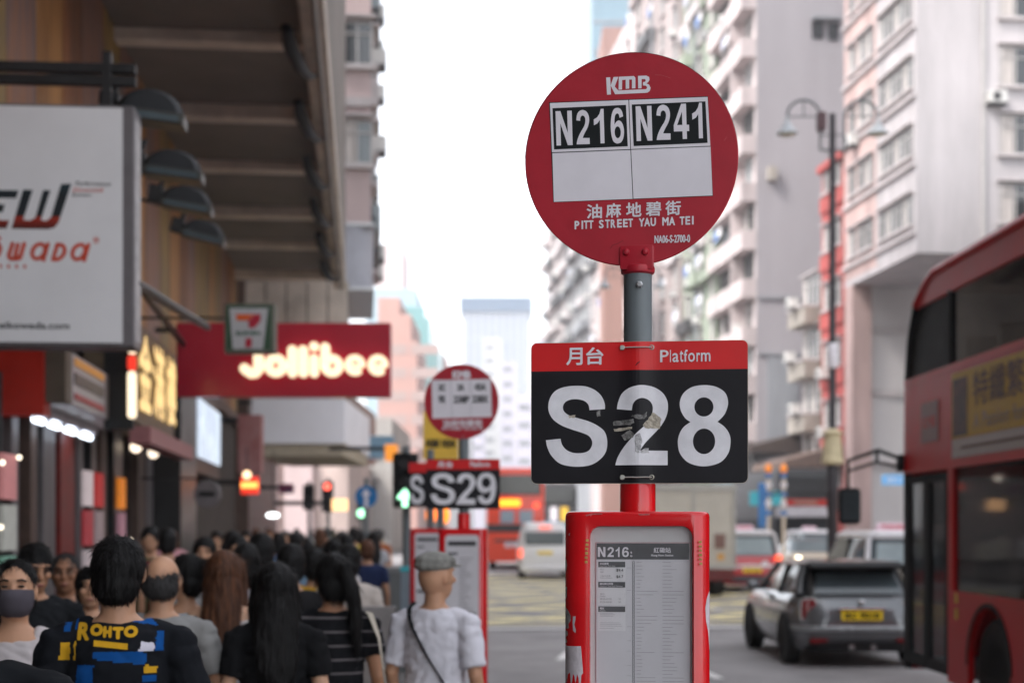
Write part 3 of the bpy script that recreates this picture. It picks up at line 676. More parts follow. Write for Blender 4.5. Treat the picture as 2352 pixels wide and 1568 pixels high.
WB = [win_mesh(2.2, 1.7, 4, k).mesh('window', [frame_d, g, curt, ledge]) for k, g in ((0, glass_d), (1, glass_d), (0, glass_b))]
# A: pale corner block cantilevered over the side street
pA = onst(2105); LA_ = onst(1940).y - pA.y
zl = EYE + (HZ - 580) / (FP / pD(2105, SX))
A = Bld('white and pink corner block with overhanging upper storeys behind the nearest red bus', pA, 0, LA_, 26, 46, whitew, z0=zl, group=None)
A.wall.name = 'upper_block'
MB().box(-.02, 1, LA_ * .52, LA_ - .01, zl + .3, 45.9).build('pink_facade', pinkw, A.t)
sp = 3.05
zr = [zl + 1.15 + i * sp for i in range(10)]
for z in zr:
    for k, y in enumerate([.09, .20, .31, .42]): A.street(WS[(k + int(z)) % 2], y * LA_, z + .2, out=.02)
    for y in (.6, .72, .86): A.street(WS[rn.randrange(2)], y * LA_, z + .2, out=.04)
    MB().box(-.18, .0, .01, LA_ - .02, z - .32, z - .16).build('ledge', ledge, A.t)
    if rn.random() < .5: A.street(AC, rn.choice((.25, .66, .8)) * LA_, z - .5, 'air_conditioner', .05)
WF = win_mesh(1.45, 1.75, 2, 1, True).mesh('window', [frame_w, glass_d, curt, ledge])
for z in zr:
    for x in (4.55, 7.2, 10): A.front(WF, x, z + .25)
for x, z in ((3.6, zr[2] - .6), (6.1, zr[4] - .6), (3.4, zr[5] - .5)): A.front(AC, x, z, 'air_conditioner')
MB().box(3.0, 3.14, -.12, -.01, zl + .1, 45).build('drainpipe', frame_w, A.t)
MB().box(1.2, 26, LA_ - .6, LA_ + 8, 0, zl + .02).build('podium_wall', sandm('podium_white', (0.548, 0.518, 0.518), .06), A.t)
for z in (zl * .34, zl * .60, zl * .83): MB().box(1.2, 20, LA_ - .75, LA_ - .6, z, z + .35).build('ledge', ledge, A.t)
MB().box(.0, 1.0, LA_ - 1.2, LA_ - .05, 0, zl).build('corner_column', pinkw, A.t)
for x, z in ((2.2, zl * .62 + .7), (5.2, zl * .62 + .7), (8.2, zl * .62 + .7)): pass
# B: narrow red tenement
pB = Vector((SX + .05, onst(1940).y + .05, 0)); LB = onst(1886).y - pB.y
hB = EYE + (HZ - 372) / (FP / (pD(1925, SX)))
B = Bld('narrow red tenement with ribbon windows beside the pale corner block', pB, 0, LB, 20, hB, redw, group=None)
k = 3.0
while k < hB - 1:
    for y in ysplit(LB, 2): B.street(WS[rn.randrange(2)], y, k + .9, out=.02)
    MB().box(-.12, 0, .02, LB - .02, k - .1, k + .75).build('spandrel', redw, B.t)
    if rn.random() < .6: B.street(AC, rn.uniform(1, LB - 1), k + .35, 'air_conditioner', .1)
    k += 3.1
MB().box(-.3, 4, -.02, LB, hB, hB + .35).build('parapet', redw, B.t)
# B2: low beige tenement with balconies
pB2 = Vector((SX + .1, onst(1885).y + .3, 0)); LB2 = onst(1842).y - pB2.y; hB2 = EYE + (HZ - 655) / (FP / pD(1862, SX))
B2 = Bld('low beige tenement with stacked balconies between the red tenement and the tall grey side wall', pB2, 0, LB2, 12, hB2, beigew, group=None)
k = 4
while k < hB2 - 1:
    B2.band(k, k + .9, beigew, .9); B2.band(k + .9, k + 1.0, ledge, 1.0, name='railing')
    for y in ysplit(LB2, 2): B2.street(W[rn.randrange(2)], y, k + 1.05)
    B2.street(AC, rn.uniform(1, LB2 - 1), k + 1, 'air_conditioner', .9); k += 2.9
# C: tall block with blank grey side wall
pC = onst(1738)
hT = 72
Cb = Bld('tall block with a blank grey side wall and white banded balconies', pC, 0, onst(1656).y - pC.y, 30, hT, greyw, group=None)
LC = Cb.L
MB().box(-.04, .6, .02, LC - .02, 7.4, hT - .2).build('street_wall', pinkp, Cb.t)
k = 7.6
while k < hT - 3:
    Cb.band(k - .55, k + .62, pinkp, .95, name='balcony')
    for y in ysplit(LC, 3): Cb.street(rn.choice(W + WB), y, k + .72, out=.06)
    if rn.random() < .8: Cb.street(AC, rn.uniform(1, LC - 1), k + .64, 'air_conditioner', .3)
    if rn.random() < .5: Cb.street(rn.choice(LA), rn.uniform(1.5, LC - 1.5), k + 1.7, 'laundry_rack', .5)
    MB().box(-.9, -.04, LC * .31, LC * .33, k + .62, k + 2.4).build('balcony_fin', pinkp, Cb.t)
    k += 3.0
Cf = FP / pD(1738, SX)
def Cxz(px, py): return (px - 1738) / Cf, EYE + (HZ - py) / Cf
for a, b_ in (((1868, 1895), (45, 85)), ((1906, 1930), (48, 88))):
    x0, z1 = Cxz(a[0], b_[0]); x1, z0 = Cxz(a[1], b_[1]); MB().box(x0, x1, -.06, -.005, z0, z1).build('window', glass_d, Cb.t)
x0, z1 = Cxz(1866, 43); x1, _ = Cxz(1934, 43); MB().box(x0, x1, -.5, -.003, z1, z1 + .15).build('window_hood', slatew, Cb.t)
x0, z1 = Cxz(1762, 385); x1, z0 = Cxz(1782, 415); MB().box(x0, x1, -.5, -.005, z0, z1).build('air_conditioner', beigew, Cb.t)
for py in (682, 812):
    x0, z1 = Cxz(1741, py); x1, _ = Cxz(1845, py); MB().box(x0, x1, -.14, -.003, z1 - .1, z1 + .05).build('string_course', slatew, Cb.t)
x0, z1 = Cxz(1762, 820); x1, z0 = Cxz(1835, 1040); MB().box(x0, x1, -.12, -.002, z0, z1).build('wall_panel', slatew, Cb.t)
# D, E, F, G, H further along the right side
specs = [('grey-green block with clothes racks and metal cages, left of the tall grey side wall', 1655, 1570, greeng, 70, 3, 2.8, 1.0, .5, .5),
         ('pinkish grey tenement with crowded windows, second left of the grey side wall', 1570, 1456, pinkg, 66, 4, 2.9, .9, .3, .3)]
def clutter(Bb, L, H, n, st, m2, la, bal=.5, z0=8.0):
    k = z0
    while k < H - 2:
        for i, y in enumerate(ysplit(L, n)):
            Bb.street(rn.choice(W), y, k + .8, out=.02)
            if rn.random() < bal: Bb.band(k - .1, k + .75, rn.choice((m2, ledge, dark)), rn.uniform(.4, 1.0), L * i / n + .1, L * (i + 1) / n - .1)
            if rn.random() < .55: Bb.street(AC, y + rn.uniform(-.6, .6), k + .1, 'air_conditioner', rn.choice((.1, .6)))
            if rn.random() < la: Bb.street(rn.choice(LA), y, k + 1.5, 'laundry_rack', .4)
        k += st
for lab, a, b_, m_, H, n, st, _, la, bal in specs:
    p = onst(a); Bb = Bld(lab, p, 0, onst(b_).y - p.y - .05, 22, H, m_, group=None)
    clutter(Bb, Bb.L, H, n, st, m_, la, bal)
    MB().box(-.35, -.02, .05, .45, 7, H).build('corner_pier', m_, Bb.t); MB().box(-.5, -.3, Bb.L * .5, Bb.L * .5 + .16, 7, H - 1).build('drainpipe', slatew, Bb.t)
pF = onst(1456); LF = onst(1357).y - pF.y; hF = EYE + (HZ - 128) / (FP / pD(1400, SX))
Fb = Bld('pale pink tenement with mixed windows, partly behind the round red flag', pF, 0, LF, 20, hF, pinkp, group=None); clutter(Fb, LF, hF, 5, 3.0, pinkg, .3, .4)
p = at(1384, HZ, 176); s_ = FP / 176
Tb = Bld('brown pink tower slab rising behind the pale pink tenement', p, -YAW, 14, 68 / s_, EYE + (HZ - 62) / s_, brownw, group=None, name='tower_block')
p = at(1360, HZ, 200); s_ = FP / 200
bluet = mat('blue_grey_curtain_wall', (.16, .24, .29), .35, var=.12, scale=.3)
Ub = Bld('blue grey glass tower topping the right-hand row above the flag', p, -YAW, 16, 92 / s_, 78, bluet, group=None, name='tower_block')
for i in range(12): MB().box(.05, 92 / s_ - .05, -.1, -.003, 30 + i * 4, 30.3 + i * 4).build('floor_band', slatew, Ub.t)
pG = onst(1356); LG = onst(1297).y - pG.y
Gb = Bld('slate grey block with rows of ribbon windows, just left of the grey pole', pG, 0, LG, 18, 44, slatew, group=None); clutter(Gb, LG, 44, 6, 3.1, slatew, .1, .8)
pH = onst(1296); LH = onst(1256).y - pH.y
Hb = Bld('pale block at the far end of the right-hand row, above the S28 plate', pH, 0, LH, 18, 47, pinkp, group=None); clutter(Hb, LH, 47, 5, 3.1, ledge, .1, .7)
# brown pylon wall standing by the kerb opposite
p = at(1386, HZ, 118); s_ = FP / 118
Bp = Bld('narrow windowless brown slab building seen left of the grey pole', p, -YAW, 5, 46 / s_, EYE + (HZ - 560) / s_, brownw, z0=0, group=None, name='slab_building')
# shop canopies and signs under the right-hand row
dkc = mat('dark_awning', (.06, .045, .04), .7, var=.3, scale=2); signs = {}
def canopy(label, pxa, pxb, py_top, py_bot, depth=3.0, m=dkc, X=SX):
    a, b_ = onst(pxa, X), onst(pxb, X); Dm = pD((pxa + pxb) / 2, X); s = FP / Dm
    z0, z1 = EYE + (HZ - py_bot) / s, EYE + (HZ - py_top) / s
    t = thing('shop_awning', label, 'awning', (X, a.y, 0), 0)
    L = b_.y - a.y
    MB().prismy([(-depth, z0), (-.05, z0), (-.05, z1), (-depth, z0 + .35)], .05, L - .05).build('canopy', m, t)
    for y in (.3, L * .5, L - .3): MB().box(-depth + .1, -depth + .22, y, y + .12, -.0, z0 + .002).build('post', frame_d, t)
    return t, z0, L
canopy('long dark shop awning under the tall grey side wall', 1845, 1660, 1012, 1055)
canopy('brown shop awning below the red tenement', 1938, 1850, 1030, 1078, m=mat('brown_awning', (.16, .11, .09), .7, var=.3))
canopy('dark shop awning in the middle of the right-hand row', 1655, 1480, 1020, 1060)
def signbox(name, label, px0, px1, py0, py1, D, m, words=None, wm=None, emit=None, depth=.3, rz=0, post=None, cat='sign', bracket=None):
    p0 = at((px0 + px1) / 2, HZ, D); s = FP / D
    t = thing(name, label, cat, (p0.x, p0.y, 0), -YAW + rz)
    z0, z1 = EYE + (HZ - py1) / s, EYE + (HZ - py0) / s; hw = (px1 - px0) / 2 / s
    bd = MB().box(-hw, hw, 0, depth, z0, z1).build('sign_face', m, t, bevel=.01)
    if words:
        txt(words, -hw * .85, hw * .85, z0 + (z1 - z0) * .2, z1 - (z1 - z0) * .2, 'lettering', wm, t, -.012, bold=(z1 - z0) * .012)
    if post: MB().lathe([(.05, ZR if post == 'road' else 0), (.05, z0 + .05)], (0, depth / 2, 0), 12).build('pole', grey_pole, t, smooth=True)
    if bracket: MB().box(*bracket, .1, .2, z1 - .15, z1 - .05).build('bracket', black, t)
    return t, hw, z0, z1
signbox('shop_sign', 'blue shop sign beyond the bus mirror', 2030, 2084, 1090, 1112, 62, lit('blue_sign', (.06, .28, .55), .35), '銀行', white_v, bracket=(.1, .8))
signbox('shop_sign', 'teal lit sign left of the white-topped post across the road', 1724, 1746, 1128, 1160, 62, lit('teal_sign', (.05, .36, .42), .08), bracket=(.1, 2.5))
signbox('shop_sign', 'teal lit sign right of the white-topped post across the road', 1775, 1798, 1128, 1160, 63, MATS['teal_sign'], bracket=(.1, 2.5))
signbox('street_banner', 'tall blue street banner hanging on a pole beside the taxi', 1742, 1766, 1108, 1212, 50, mat('blue_banner', (.05, .16, .38), .7, var=.3, scale=1), post='road', depth=.05, cat='banner')
for px, lab in ((1765, 'left of a pair of orange-topped striped posts across the road'), (1800, 'right of a pair of orange-topped striped posts across the road')):
    D = 48; p = at(px, HZ, D); s = FP / D
    t = thing('beacon_post', lab, 'beacon', (p.x, p.y, 0), 0, 'orange topped posts')
    h = EYE + (HZ - 1062) / s
    MB().lathe([(.06, ZR), (.06, h - .5)], seg=10).build('pole', mat('cream_paint', (.62, .52, .42), .6), t, smooth=True)
    for k in range(5): MB().lathe([(.10, h - .5 - .3 * k), (.10, h - .35 - .3 * k)], seg=12).build('stripe', white_v if k % 2 else MATS['blue_banner'], t)
    MB().ell((0, 0, h - .2), (.11, .11, .16)).build('beacon_globe', lit('orange_globe', (.8, .25, .04), .15), t, smooth=True)
# ---------------------------------------------------------------- double armed lamps on the median
lampm = mat('lamp_paint', (.035, .03, .035), .4, var=.2); armm = mat('lamp_arm_paint', (.13, .135, .14), .5, var=.2)
def arc(cx, cz, r, a0, a1, n=16): return [(cx + r * math.cos(R(a0 + (a1 - a0) * k / n)), 0, cz + r * math.sin(R(a0 + (a1 - a0) * k / n))) for k in range(n + 1)]
def lamp(D, px, label):
    s = FP / 33 ; p = at(px, HZ, D); t = thing('street_lamp', label, 'street lamp', (p.x, p.y, 0), -YAW, 'double armed street lamps')
    def H(py): return EYE + (HZ - py) / s
    MB().lathe([(.17, ZR), (.17, .3), (.12, .5), (.11, 2.0), (.13, 2.05), (.13, 3.0), (.085, 3.1), (.07, H(262))], seg=16).build('pole', lampm, t, smooth=True)
    MB().lathe([(.15, 3.05), (.26, 3.1), (.22, 3.25), (.19, 3.7), (.26, 3.75), (.1, 3.85)], seg=16).build('pole_box', mat('cream_box', (.55, .47, .30), .6), t, smooth=True)
    MB().lathe([(.10, 5.2), (.12, 5.25), (.12, 5.7), (.1, 5.75)], seg=14).build('notice', white_v, t, smooth=True)
    for sg in (-1, 1):
        x1, x0 = sg * (1912 - 1808) / s, sg * 28 / s; cx = (x0 + x1) / 2; r_ = abs(x1 - x0) / 2; cz = H(268)
        a = MB().tube(arc(cx, cz, r_, 0, 180), .033, 8, 0); a.tube([(x0, 0, cz), (x1, 0, cz)], .018, 6); a.tube([(cx, 0, cz), (cx, 0, cz + r_)], .018, 6)
        a.tube([(x0, 0, cz), (x0, 0, H(345))], .03, 8); a.tube([(0, 0, H(345)), (x0, 0, H(345))], .03, 6); a.tube([(0, 0, H(310)), (x0, 0, H(310))], .02, 6)
        a.build('arm', armm, t, smooth=True)
        h = MB().lathe([(.03, cz + .02), (.05, H(283)), (.11, H(287)), (.13, H(296)), (.23, H(303)), (.25, H(308)), (.22, H(309))], (x1, 0, 0), 20).build('lamp_head', mat('lamp_head_grey', (.38, .40, .42), .35, var=.1), t, smooth=True)
        MB().ell((x1, 0, H(309)), (.19, .19, .05)).build('lens', mat('lamp_lens', (.55, .52, .45), .2), h, smooth=True)
    MB().box(-.34, -.16, -.12, .12, H(300), H(260)).build('control_box', mat('lamp_box_brown', (.08, .04, .045), .6), t)
    return t
lamp(33, 1912, 'near black street lamp with double arched arms, rising beside the tall grey side wall')
lamp(54, 1452, 'street lamp hidden behind the grey pole, only its two lamp heads showing')
p = at(1905, HZ, 36); isl = MB().prismz([(x, y) for x, y in rrect(1.6, 9, .7, 6)], -.4, .02).build('traffic_island', kerbm, None, (p.x, p.y + 1.5, 0), 0, bevel=.02); tag(isl, kind='structure')
for px, D in ((1857, 32.5), (1884, 34.5)):
    p = at(px, HZ, D); s = FP / D
    t = thing('traffic_bollard', 'yellow lit bollard on the traffic island, %s' % ('left one, slightly taller' if px < 1870 else 'right one, closer to the lamp pole'), 'bollard', (p.x, p.y, 0), 0, 'yellow island bollards')
    MB().rings([[(x, y, z) for x, y in rrect(w_, .16, .05, 4)] for z, w_ in ((.0, .24), (.75, .22), (.9, .20), (.93, .12))]).build('body', lit('bollard_yellow', (.75, .42, .02), .05), t, smooth=True)
    MB().box(-.08, .08, -.09, -.081, .3, .7).build('white_panel', white_v, t)

# ================================================================ left side: arcade building
WX = -3.3; SOF = 8.3; OX = -.47
Y0L, Y1L = -26.0, 39.3
tb = thing('arcade_building', 'near left building whose brown concrete overhang shelters the pavement', 'building', (0, 0, 0))
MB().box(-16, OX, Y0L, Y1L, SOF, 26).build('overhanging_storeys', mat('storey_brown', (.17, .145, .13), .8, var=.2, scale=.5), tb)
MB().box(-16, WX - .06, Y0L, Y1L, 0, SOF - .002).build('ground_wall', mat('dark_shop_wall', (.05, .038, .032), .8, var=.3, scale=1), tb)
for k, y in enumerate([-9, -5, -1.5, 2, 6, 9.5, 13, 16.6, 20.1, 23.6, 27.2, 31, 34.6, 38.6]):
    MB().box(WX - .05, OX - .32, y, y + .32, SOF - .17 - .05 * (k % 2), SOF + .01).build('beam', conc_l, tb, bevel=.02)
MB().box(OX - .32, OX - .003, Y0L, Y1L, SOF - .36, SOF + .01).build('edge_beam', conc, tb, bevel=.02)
br = mat('bracket_black', (.012, .013, .018), .6)
k = 0; y = 9.0
while y < 38.5:
    zt = SOF - .36
    b = MB(); pts = [(OX - .50, y, zt + .02), (OX - .47, y + .3, zt - .10), (OX - .38, y + .8, zt - .20), (OX - .26, y + 1.3, zt - .20), (OX - .16, y + 1.8, zt - .04)]
    b.tube(pts, [(.07, .06), (.10, .11), (.09, .11), (.05, .06), (.02, .02)], 8); b.build('cable_bundle', br, tb, smooth=True)
    y += 3.3; k += 1
MB().tube([(OX - .12, -5, SOF - .42), (OX - .12, 39, SOF - .42)], .035, 8).build('edge_pipe', mat('pipe_grey', (.25, .23, .22), .5), tb, smooth=True)
# mural panels on the wall above the shops
mur = [mat('mural_ochre', (.30, .10, .012), .55, var=.5, scale=2.2, stretch=(1, 1.6, .22), col2=(.46, .22, .07)),
       mat('mural_purple', (.07, .045, .05), .55, var=.3, scale=2.6, stretch=(1, 1.7, .22), col2=(.36, .22, .05)),
       mat('mural_orange', (.42, .16, .05), .55, var=.3, scale=2.4, stretch=(1, 1.7, .2), col2=(.12, .10, .12)),
       mat('mural_dark', (.035, .032, .03), .6, var=.3, scale=1, stretch=(1, 1.4, .3), col2=(.30, .11, .04))]
y = 5.0; k = 0
seq = [1, 0, 1, 2, 3, 0, 1, 2, 0, 3, 2, 1, 2, 0, 2, 1, 0, 3, 2, 1]
while y < 39:
    wd = (1.35, 1.1, 1.5, 1.25)[k % 4]
    MB().box(WX - .055, WX, y + .02, min(y + wd - .02, 39.2), 4.55, SOF - .003).build('mural_panel', mur[seq[k % 20]], tb, bevel=.008); y += wd; k += 1
MB().box(WX - .05, WX + .12, 4, 39.2, 4.3, 4.54).build('cornice', mat('cornice_brown', (.10, .06, .05), .6), tb)
# shopfronts
sw = [mat('shop_red', (.15, .008, .005), .5, var=.3, scale=3), mat('shop_grey', (.10, .088, .09), .5, var=.2, scale=3), dark, mat('shop_brown', (.07, .04, .03), .5, var=.2), mat('shop_yellow', (.55, .33, .02), .5, var=.15, emit=.12), mat('shop_black', (.01, .01, .01), .35)]
shop_glass = glassy('shop_glass', (.03, .03, .03), .4, .05)
def shopcols(spec, parent):
    for y0, y1, z1, m_, dx_ in spec: MB().box(WX - .05, WX + dx_, y0, y1, 0, z1).build('shopfront_pillar', sw[m_], parent, bevel=.01)
def ypx(px, X): return onst(px, X).y
vv = [(4, 6, 2), (28, 44, 1), (72, 86, 3), (100, 128, 1), (140, 172, 0), (180, 192, 1), (210, 222, 5), (232, 246, 3), (262, 282, 5), (318, 334, 3), (338, 352, 1), (372, 384, 5)]
sf = []
for a, b_, m_ in vv: sf.append((ypx(a, WX + .15), ypx(b_, WX + .15), 3.0, m_, .15))
shopcols(sf, tb)
for i, (a, b_) in enumerate(((-30, 28), (44, 72), (86, 100), (128, 140), (192, 210), (246, 262), (282, 318), (352, 372))):
    MB().box(WX + .0, WX + .03, ypx(a, WX), ypx(b_, WX), .15, 2.75).build('shop_window', glass_d, tb)
MB().box(WX - .04, WX + .02, ypx(384, WX), ypx(402, WX), 0, 2.9).build('yellow_shop_panel', sw[4], tb)
# merchandise glimpsed in the windows
for i in range(26):
    y = rn.uniform(9, 30); z = rn.uniform(.6, 2.3)
    MB().box(WX + .031, WX + .05, y, y + rn.uniform(.15, .5), z, z + rn.uniform(.1, .35)).build('window_poster', rn.choice([paper, MATS['shop_red'], ylw, MATS['teal_sign'], MATS['mural_orange'], dark]), tb)
for px_, cols in ((196, ((.6, .5, .5), (.45, .05, .06), (.6, .5, .5), (.45, .05, .06))), (222, ((.45, .03, .03), (.4, .3, .3), (.4, .03, .03))), (275, ((.85, .25, .02), (.5, .25, .3), (.45, .1, .12))), (8, ((.5, .2, .2), (.5, .5, .45), (.2, .4, .3), (.5, .08, .06)))):
    ya_ = ypx(px_, WX + .2); z_ = 2.3
    for i_, c_q in enumerate(cols): MB().box(WX + .16, WX + .20, ya_, ya_ + .5, z_ - .42, z_ - .02).build('window_poster', mat('poster_col_%d_%d' % (px_, i_), c_q, .6, emit=.15 if i_ == 0 else .04), tb); z_ -= .45  # posters given a weak glow of their own, imitating lit shop interiors
for px_, py_ in ((44, 1050), (395, 1235), (300, 1240), (6, 1062), (2, 1210)):
    q_ = ypx(px_, WX + .25); s_q = FP / pD(px_, WX + .25); MB().ell((WX + .25, q_, EYE + (HZ - py_) / s_q), (.022, .022, .022)).build('shop_spotlight', lit('spot_glow', (1, .85, .65), 1.2), tb, smooth=True)
tb['category'] = 'building'
# convenience store fascia projecting over the pavement, with its red end and tube lights
FX = -2.62
ya, yb_, yc_ = ypx(167, FX), ypx(303, FX), ypx(413, FX)
t = thing('shop_fascia', 'striped orange and white fascia and dark red end panel under the large white sign', 'shop sign', (0, 0, 0))
zb = EYE + (HZ - 930) / (FP / pD(170, FX)); zt = EYE + (HZ - 812) / (FP / pD(170, FX))
MB().box(WX + .2, FX, ya - .02, yb_, zb, zt).build('fascia_box', mat('fascia_white', (.30, .27, .28), .4, var=.08, emit=.05), t, bevel=.01)
L = yb_ - ya
for y0, y1, a, b_, m_ in ((.02, .46, .78, .93, lit('fascia_orange', (.55, .24, .05), .1)), (.02, .46, .42, .64, mat('fascia_brown', (.13, .10, .09), .5)), (.02, .46, .12, .24, mat('fascia_red', (.36, .06, .07), .5)),
                       (.58, .98, .78, .93, MATS['fascia_orange']), (.58, .98, .42, .66, MATS['fascia_brown']), (.58, .98, .12, .24, MATS['fascia_red']), (.50, .53, .02, .98, MATS['fascia_brown'])):
    MB().box(FX + .002, FX + .012, ya + y0 * L, ya + y1 * L, zb + a * (zt - zb), zb + b_ * (zt - zb)).build('fascia_stripe', m_, t)
MB().box(FX - .18, FX - .004, ya - .30, ya - .022, zb, zt + .02).build('end_post', mat('end_post_brown', (.12, .09, .065), .6), t)
pxl = at(0, HZ, pD(127, FX)); 
MB().box(WX - 1.2, FX - .185, ya - .34, ya - .05, zb - .12, zt + .06).build('red_end_panel', mat('deep_red_panel', (.24, .012, .006), .45, var=.35, scale=1.5, emit=.10), t)
tl = []
for i in range(4):
    a = ypx(73 + i * 36, -2.95); b_ = ypx(104 + i * 36, -2.95)
    zz = EYE + (HZ - 960) / (FP / pD(73, -2.95))
    tt = thing('tube_light', '%s of four white tube lights in a row below the red shop fascia' % ('nearest', 'second nearest', 'third', 'farthest')[i], 'tube light', (-2.95, a, zz), 0, 'tube lights under the fascia')
    MB().tube([(0, .12, 0), (0, b_ - a - .12, 0)], .03, 10).build('tube', lit('tube_glow', (.78, .88, 1), 2.6), tt); MB().box(-.05, .05, -.02, b_ - a + .02, .04, .10).build('batten', white_v, tt)
    MB().box(-.01, .01, .1, .12, .10, zb - .13 - zz).build('hanger', dark, tt)
# gold lit lettering on the next fascia
t = thing('shop_sign', 'gold lit signage on a brown fascia left of the large red hanging sign', 'shop sign', (0, 0, 0))
FX2 = -2.7; y0g, y1g = ypx(308, FX2), ypx(403, FX2)
zg0 = EYE + (HZ - 985) / (FP / pD(350, FX2)); zg1 = EYE + (HZ - 700) / (FP / pD(350, FX2))
MB().box(WX + .02, FX2 - .02, y0g, y1g, zg0, zg1 - .4).build('sign_backing', mat('fascia_umber', (.11, .075, .045), .5, var=.3), t)
goldl = lit('gold_glow', (.85, .58, .24), .42)
for i, ch in enumerate('金滿樓'):
    g0 = y0g + .15 + i * (y1g - y0g - .2) / 3
    o = txt(ch, 0, (y1g - y0g) / 3 - .25, zg0 + .15, zg0 + 1.1, 'gold_character', goldl, t, 0, bold=.03, ext=.02); o.location = (FX2 + .02, g0, 0); o.rotation_euler = (0, 0, R(90))
MB().box(FX2 - .02, FX2 + .22, y0g - .2, y1g + .3, zg0 - .28, zg0 - .08).build('pink_ledge', mat('pink_ledge', (.30, .12, .12), .5), t)
p = at(316, HZ, 15.2); s = FP / 15.2
t = thing('blade_sign', 'narrow upright lit sign in white and red at the edge of the large white sign', 'shop sign', (p.x, p.y, 0), 0)
def Zp(py): return EYE + (HZ - py) / s
creaml = lit('cream_glow', (1, .80, .55), .6); redl = lit('red_glow', (.8, .04, .02), .4)
MB().box(-.35, -.05, .06, .1, Zp(985), Zp(700)).build('sign_backing', sw[5], t); MB().box(-.7, -.30, .07, .09, Zp(740), Zp(730)).build('bracket', black, t)
for a, b_, m_ in ((730, 775, creaml), (778, 812, creaml), (815, 850, redl), (852, 960, creaml)):
    MB().prismy(rrect(.085, Zp(a) - Zp(b_), .035, 4, -.06, (Zp(a) + Zp(b_)) / 2), 0, .05).build('lit_letter', m_, t)
# white hanging sign
D = 11; p = at(290, HZ, D); s = FP / D
t = thing('hanging_sign', 'large white hanging sign board with a thick black and red slanted heading', 'shop sign', (p.x, p.y, 0), -YAW * .2)
def hx(px): return (px - 290) / s
def hz(py): return EYE + (HZ - py) / s
MB().box(hx(-150), hx(308), .0, .30, hz(797), hz(243)).build('sign_box', mat('sign_casing', (.14, .125, .13), .4, var=.1), t, bevel=.012)
face = MB().box(hx(-146), hx(282), -.012, -.002, hz(788), hz(250)).build('sign_face', mat('sign_white', (.74, .72, .73), .35, var=.05, scale=1.2), t)
MB().box(hx(306), hx(308) + .004, .03, .27, hz(780), hz(265)).build('side_panel', mat('side_pale', (.40, .38, .38), .5, var=.3, scale=8), t)
hm = mat('heading_ink', (.012, .016, .018), .4, var=0)
tt_ = hm.node_tree; tcn = tt_.nodes.new('ShaderNodeTexCoord'); sep = tt_.nodes.new('ShaderNodeSeparateXYZ'); mr = tt_.nodes.new('ShaderNodeMapRange'); cr = tt_.nodes.new('ShaderNodeValToRGB')
tt_.links.new(tcn.outputs['Object'], sep.inputs[0]); tt_.links.new(sep.outputs[2], mr.inputs[0]); mr.inputs[1].default_value = hz(530); mr.inputs[2].default_value = hz(430); tt_.links.new(mr.outputs[0], cr.inputs[0])
cr.color_ramp.elements[0].color = (.05, .006, .004, 1); cr.color_ramp.elements[1].color = (.012, .03, .04, 1); cr.color_ramp.elements[1].position = 1
for ps, c in ((.22, (.30, .02, .008, 1)), (.28, (.35, .03, .01, 1)), (.30, (.012, .016, .02, 1)), (.75, (.008, .012, .016, 1))): e = cr.color_ramp.elements.new(ps); e.color = c
tt_.links.new(cr.outputs[0], tt_.nodes['Principled BSDF'].inputs['Base Color'])
def HP(pts): return [(hx(x * .36 * 1.0), hz(y * .36)) for x, y in pts]
def Q(pts): return [(hx(x * .9408 / 2.6133), hz(y * .9408 / 2.6133)) for x, y in pts]
flat([Q([(400, 1185), (465, 1180), (385, 1430), (360, 1462), (320, 1473), (92, 1473), (165, 1225), (225, 1225), (165, 1415), (205, 1420), (240, 1400), (290, 1225), (335, 1225), (275, 1415), (310, 1420), (338, 1395)])], 'heading', hm, face, -.0125, .0003)
flat([Q([(-60, 1230), (138, 1230), (122, 1280), (-80, 1280)]), Q([(-130, 1320), (52, 1320), (38, 1370), (-145, 1370)]), Q([(-160, 1420), (80, 1420), (62, 1473), (-180, 1473)]), Q([(-100, 1230), (-50, 1230), (-120, 1473), (-185, 1473)])][1:3] + [Q([(-120, 1230), (138, 1230), (122, 1280), (-135, 1280)])], 'heading', hm, face, -.0125, .0003)
flat([Q([(-125, 1281), (-75, 1281), (-88, 1319), (-137, 1319)]), Q([(-138, 1371), (-90, 1371), (-103, 1419), (-152, 1419)])], 'heading', hm, face, -.0128, .0003)
orng = mat('brand_red', (.55, .06, .025), .4)
for ch, a, b_, z0, z1 in (('e', -200, -160, 602, 558), ('l', -150, -140, 602, 535), ('k', -125, -85, 602, 535), ('o', -70, 10, 603, 556)):
    pass
def rib(pts, wd, closed=False):
    q = [(hx(x), hz(y)) for x, y in pts]; return ribbon(q, wd / s)
def caps(pts, wd, y0):
    q = MB(); n = 8; r = wd / 2 / s; P = [(hx(a), hz(b)) for a, b in pts]
    for i in range(len(P) - 1):
        a, b_ = Vector(P[i]), Vector(P[i + 1]); d = b_ - a; an = math.atan2(d.y, d.x)
        q.prismy([(a.x + r * math.cos(an + math.pi / 2 + math.pi * k / n), a.y + r * math.sin(an + math.pi / 2 + math.pi * k / n)) for k in range(n + 1)] + [(b_.x + r * math.cos(an - math.pi / 2 + math.pi * k / n), b_.y + r * math.sin(an - math.pi / 2 + math.pi * k / n)) for k in range(n + 1)], y0 - .0008 - i * .0001, y0)
    return q
def oval(cx, cy, rx, ry, a0=0, a1=360, sh=.25, n=14): return [(cx + rx * math.cos(R(a0 + (a1 - a0) * k / n)) + sh * ry * math.sin(R(a0 + (a1 - a0) * k / n)), cy - ry * math.sin(R(a0 + (a1 - a0) * k / n))) for k in range(n + 1)]
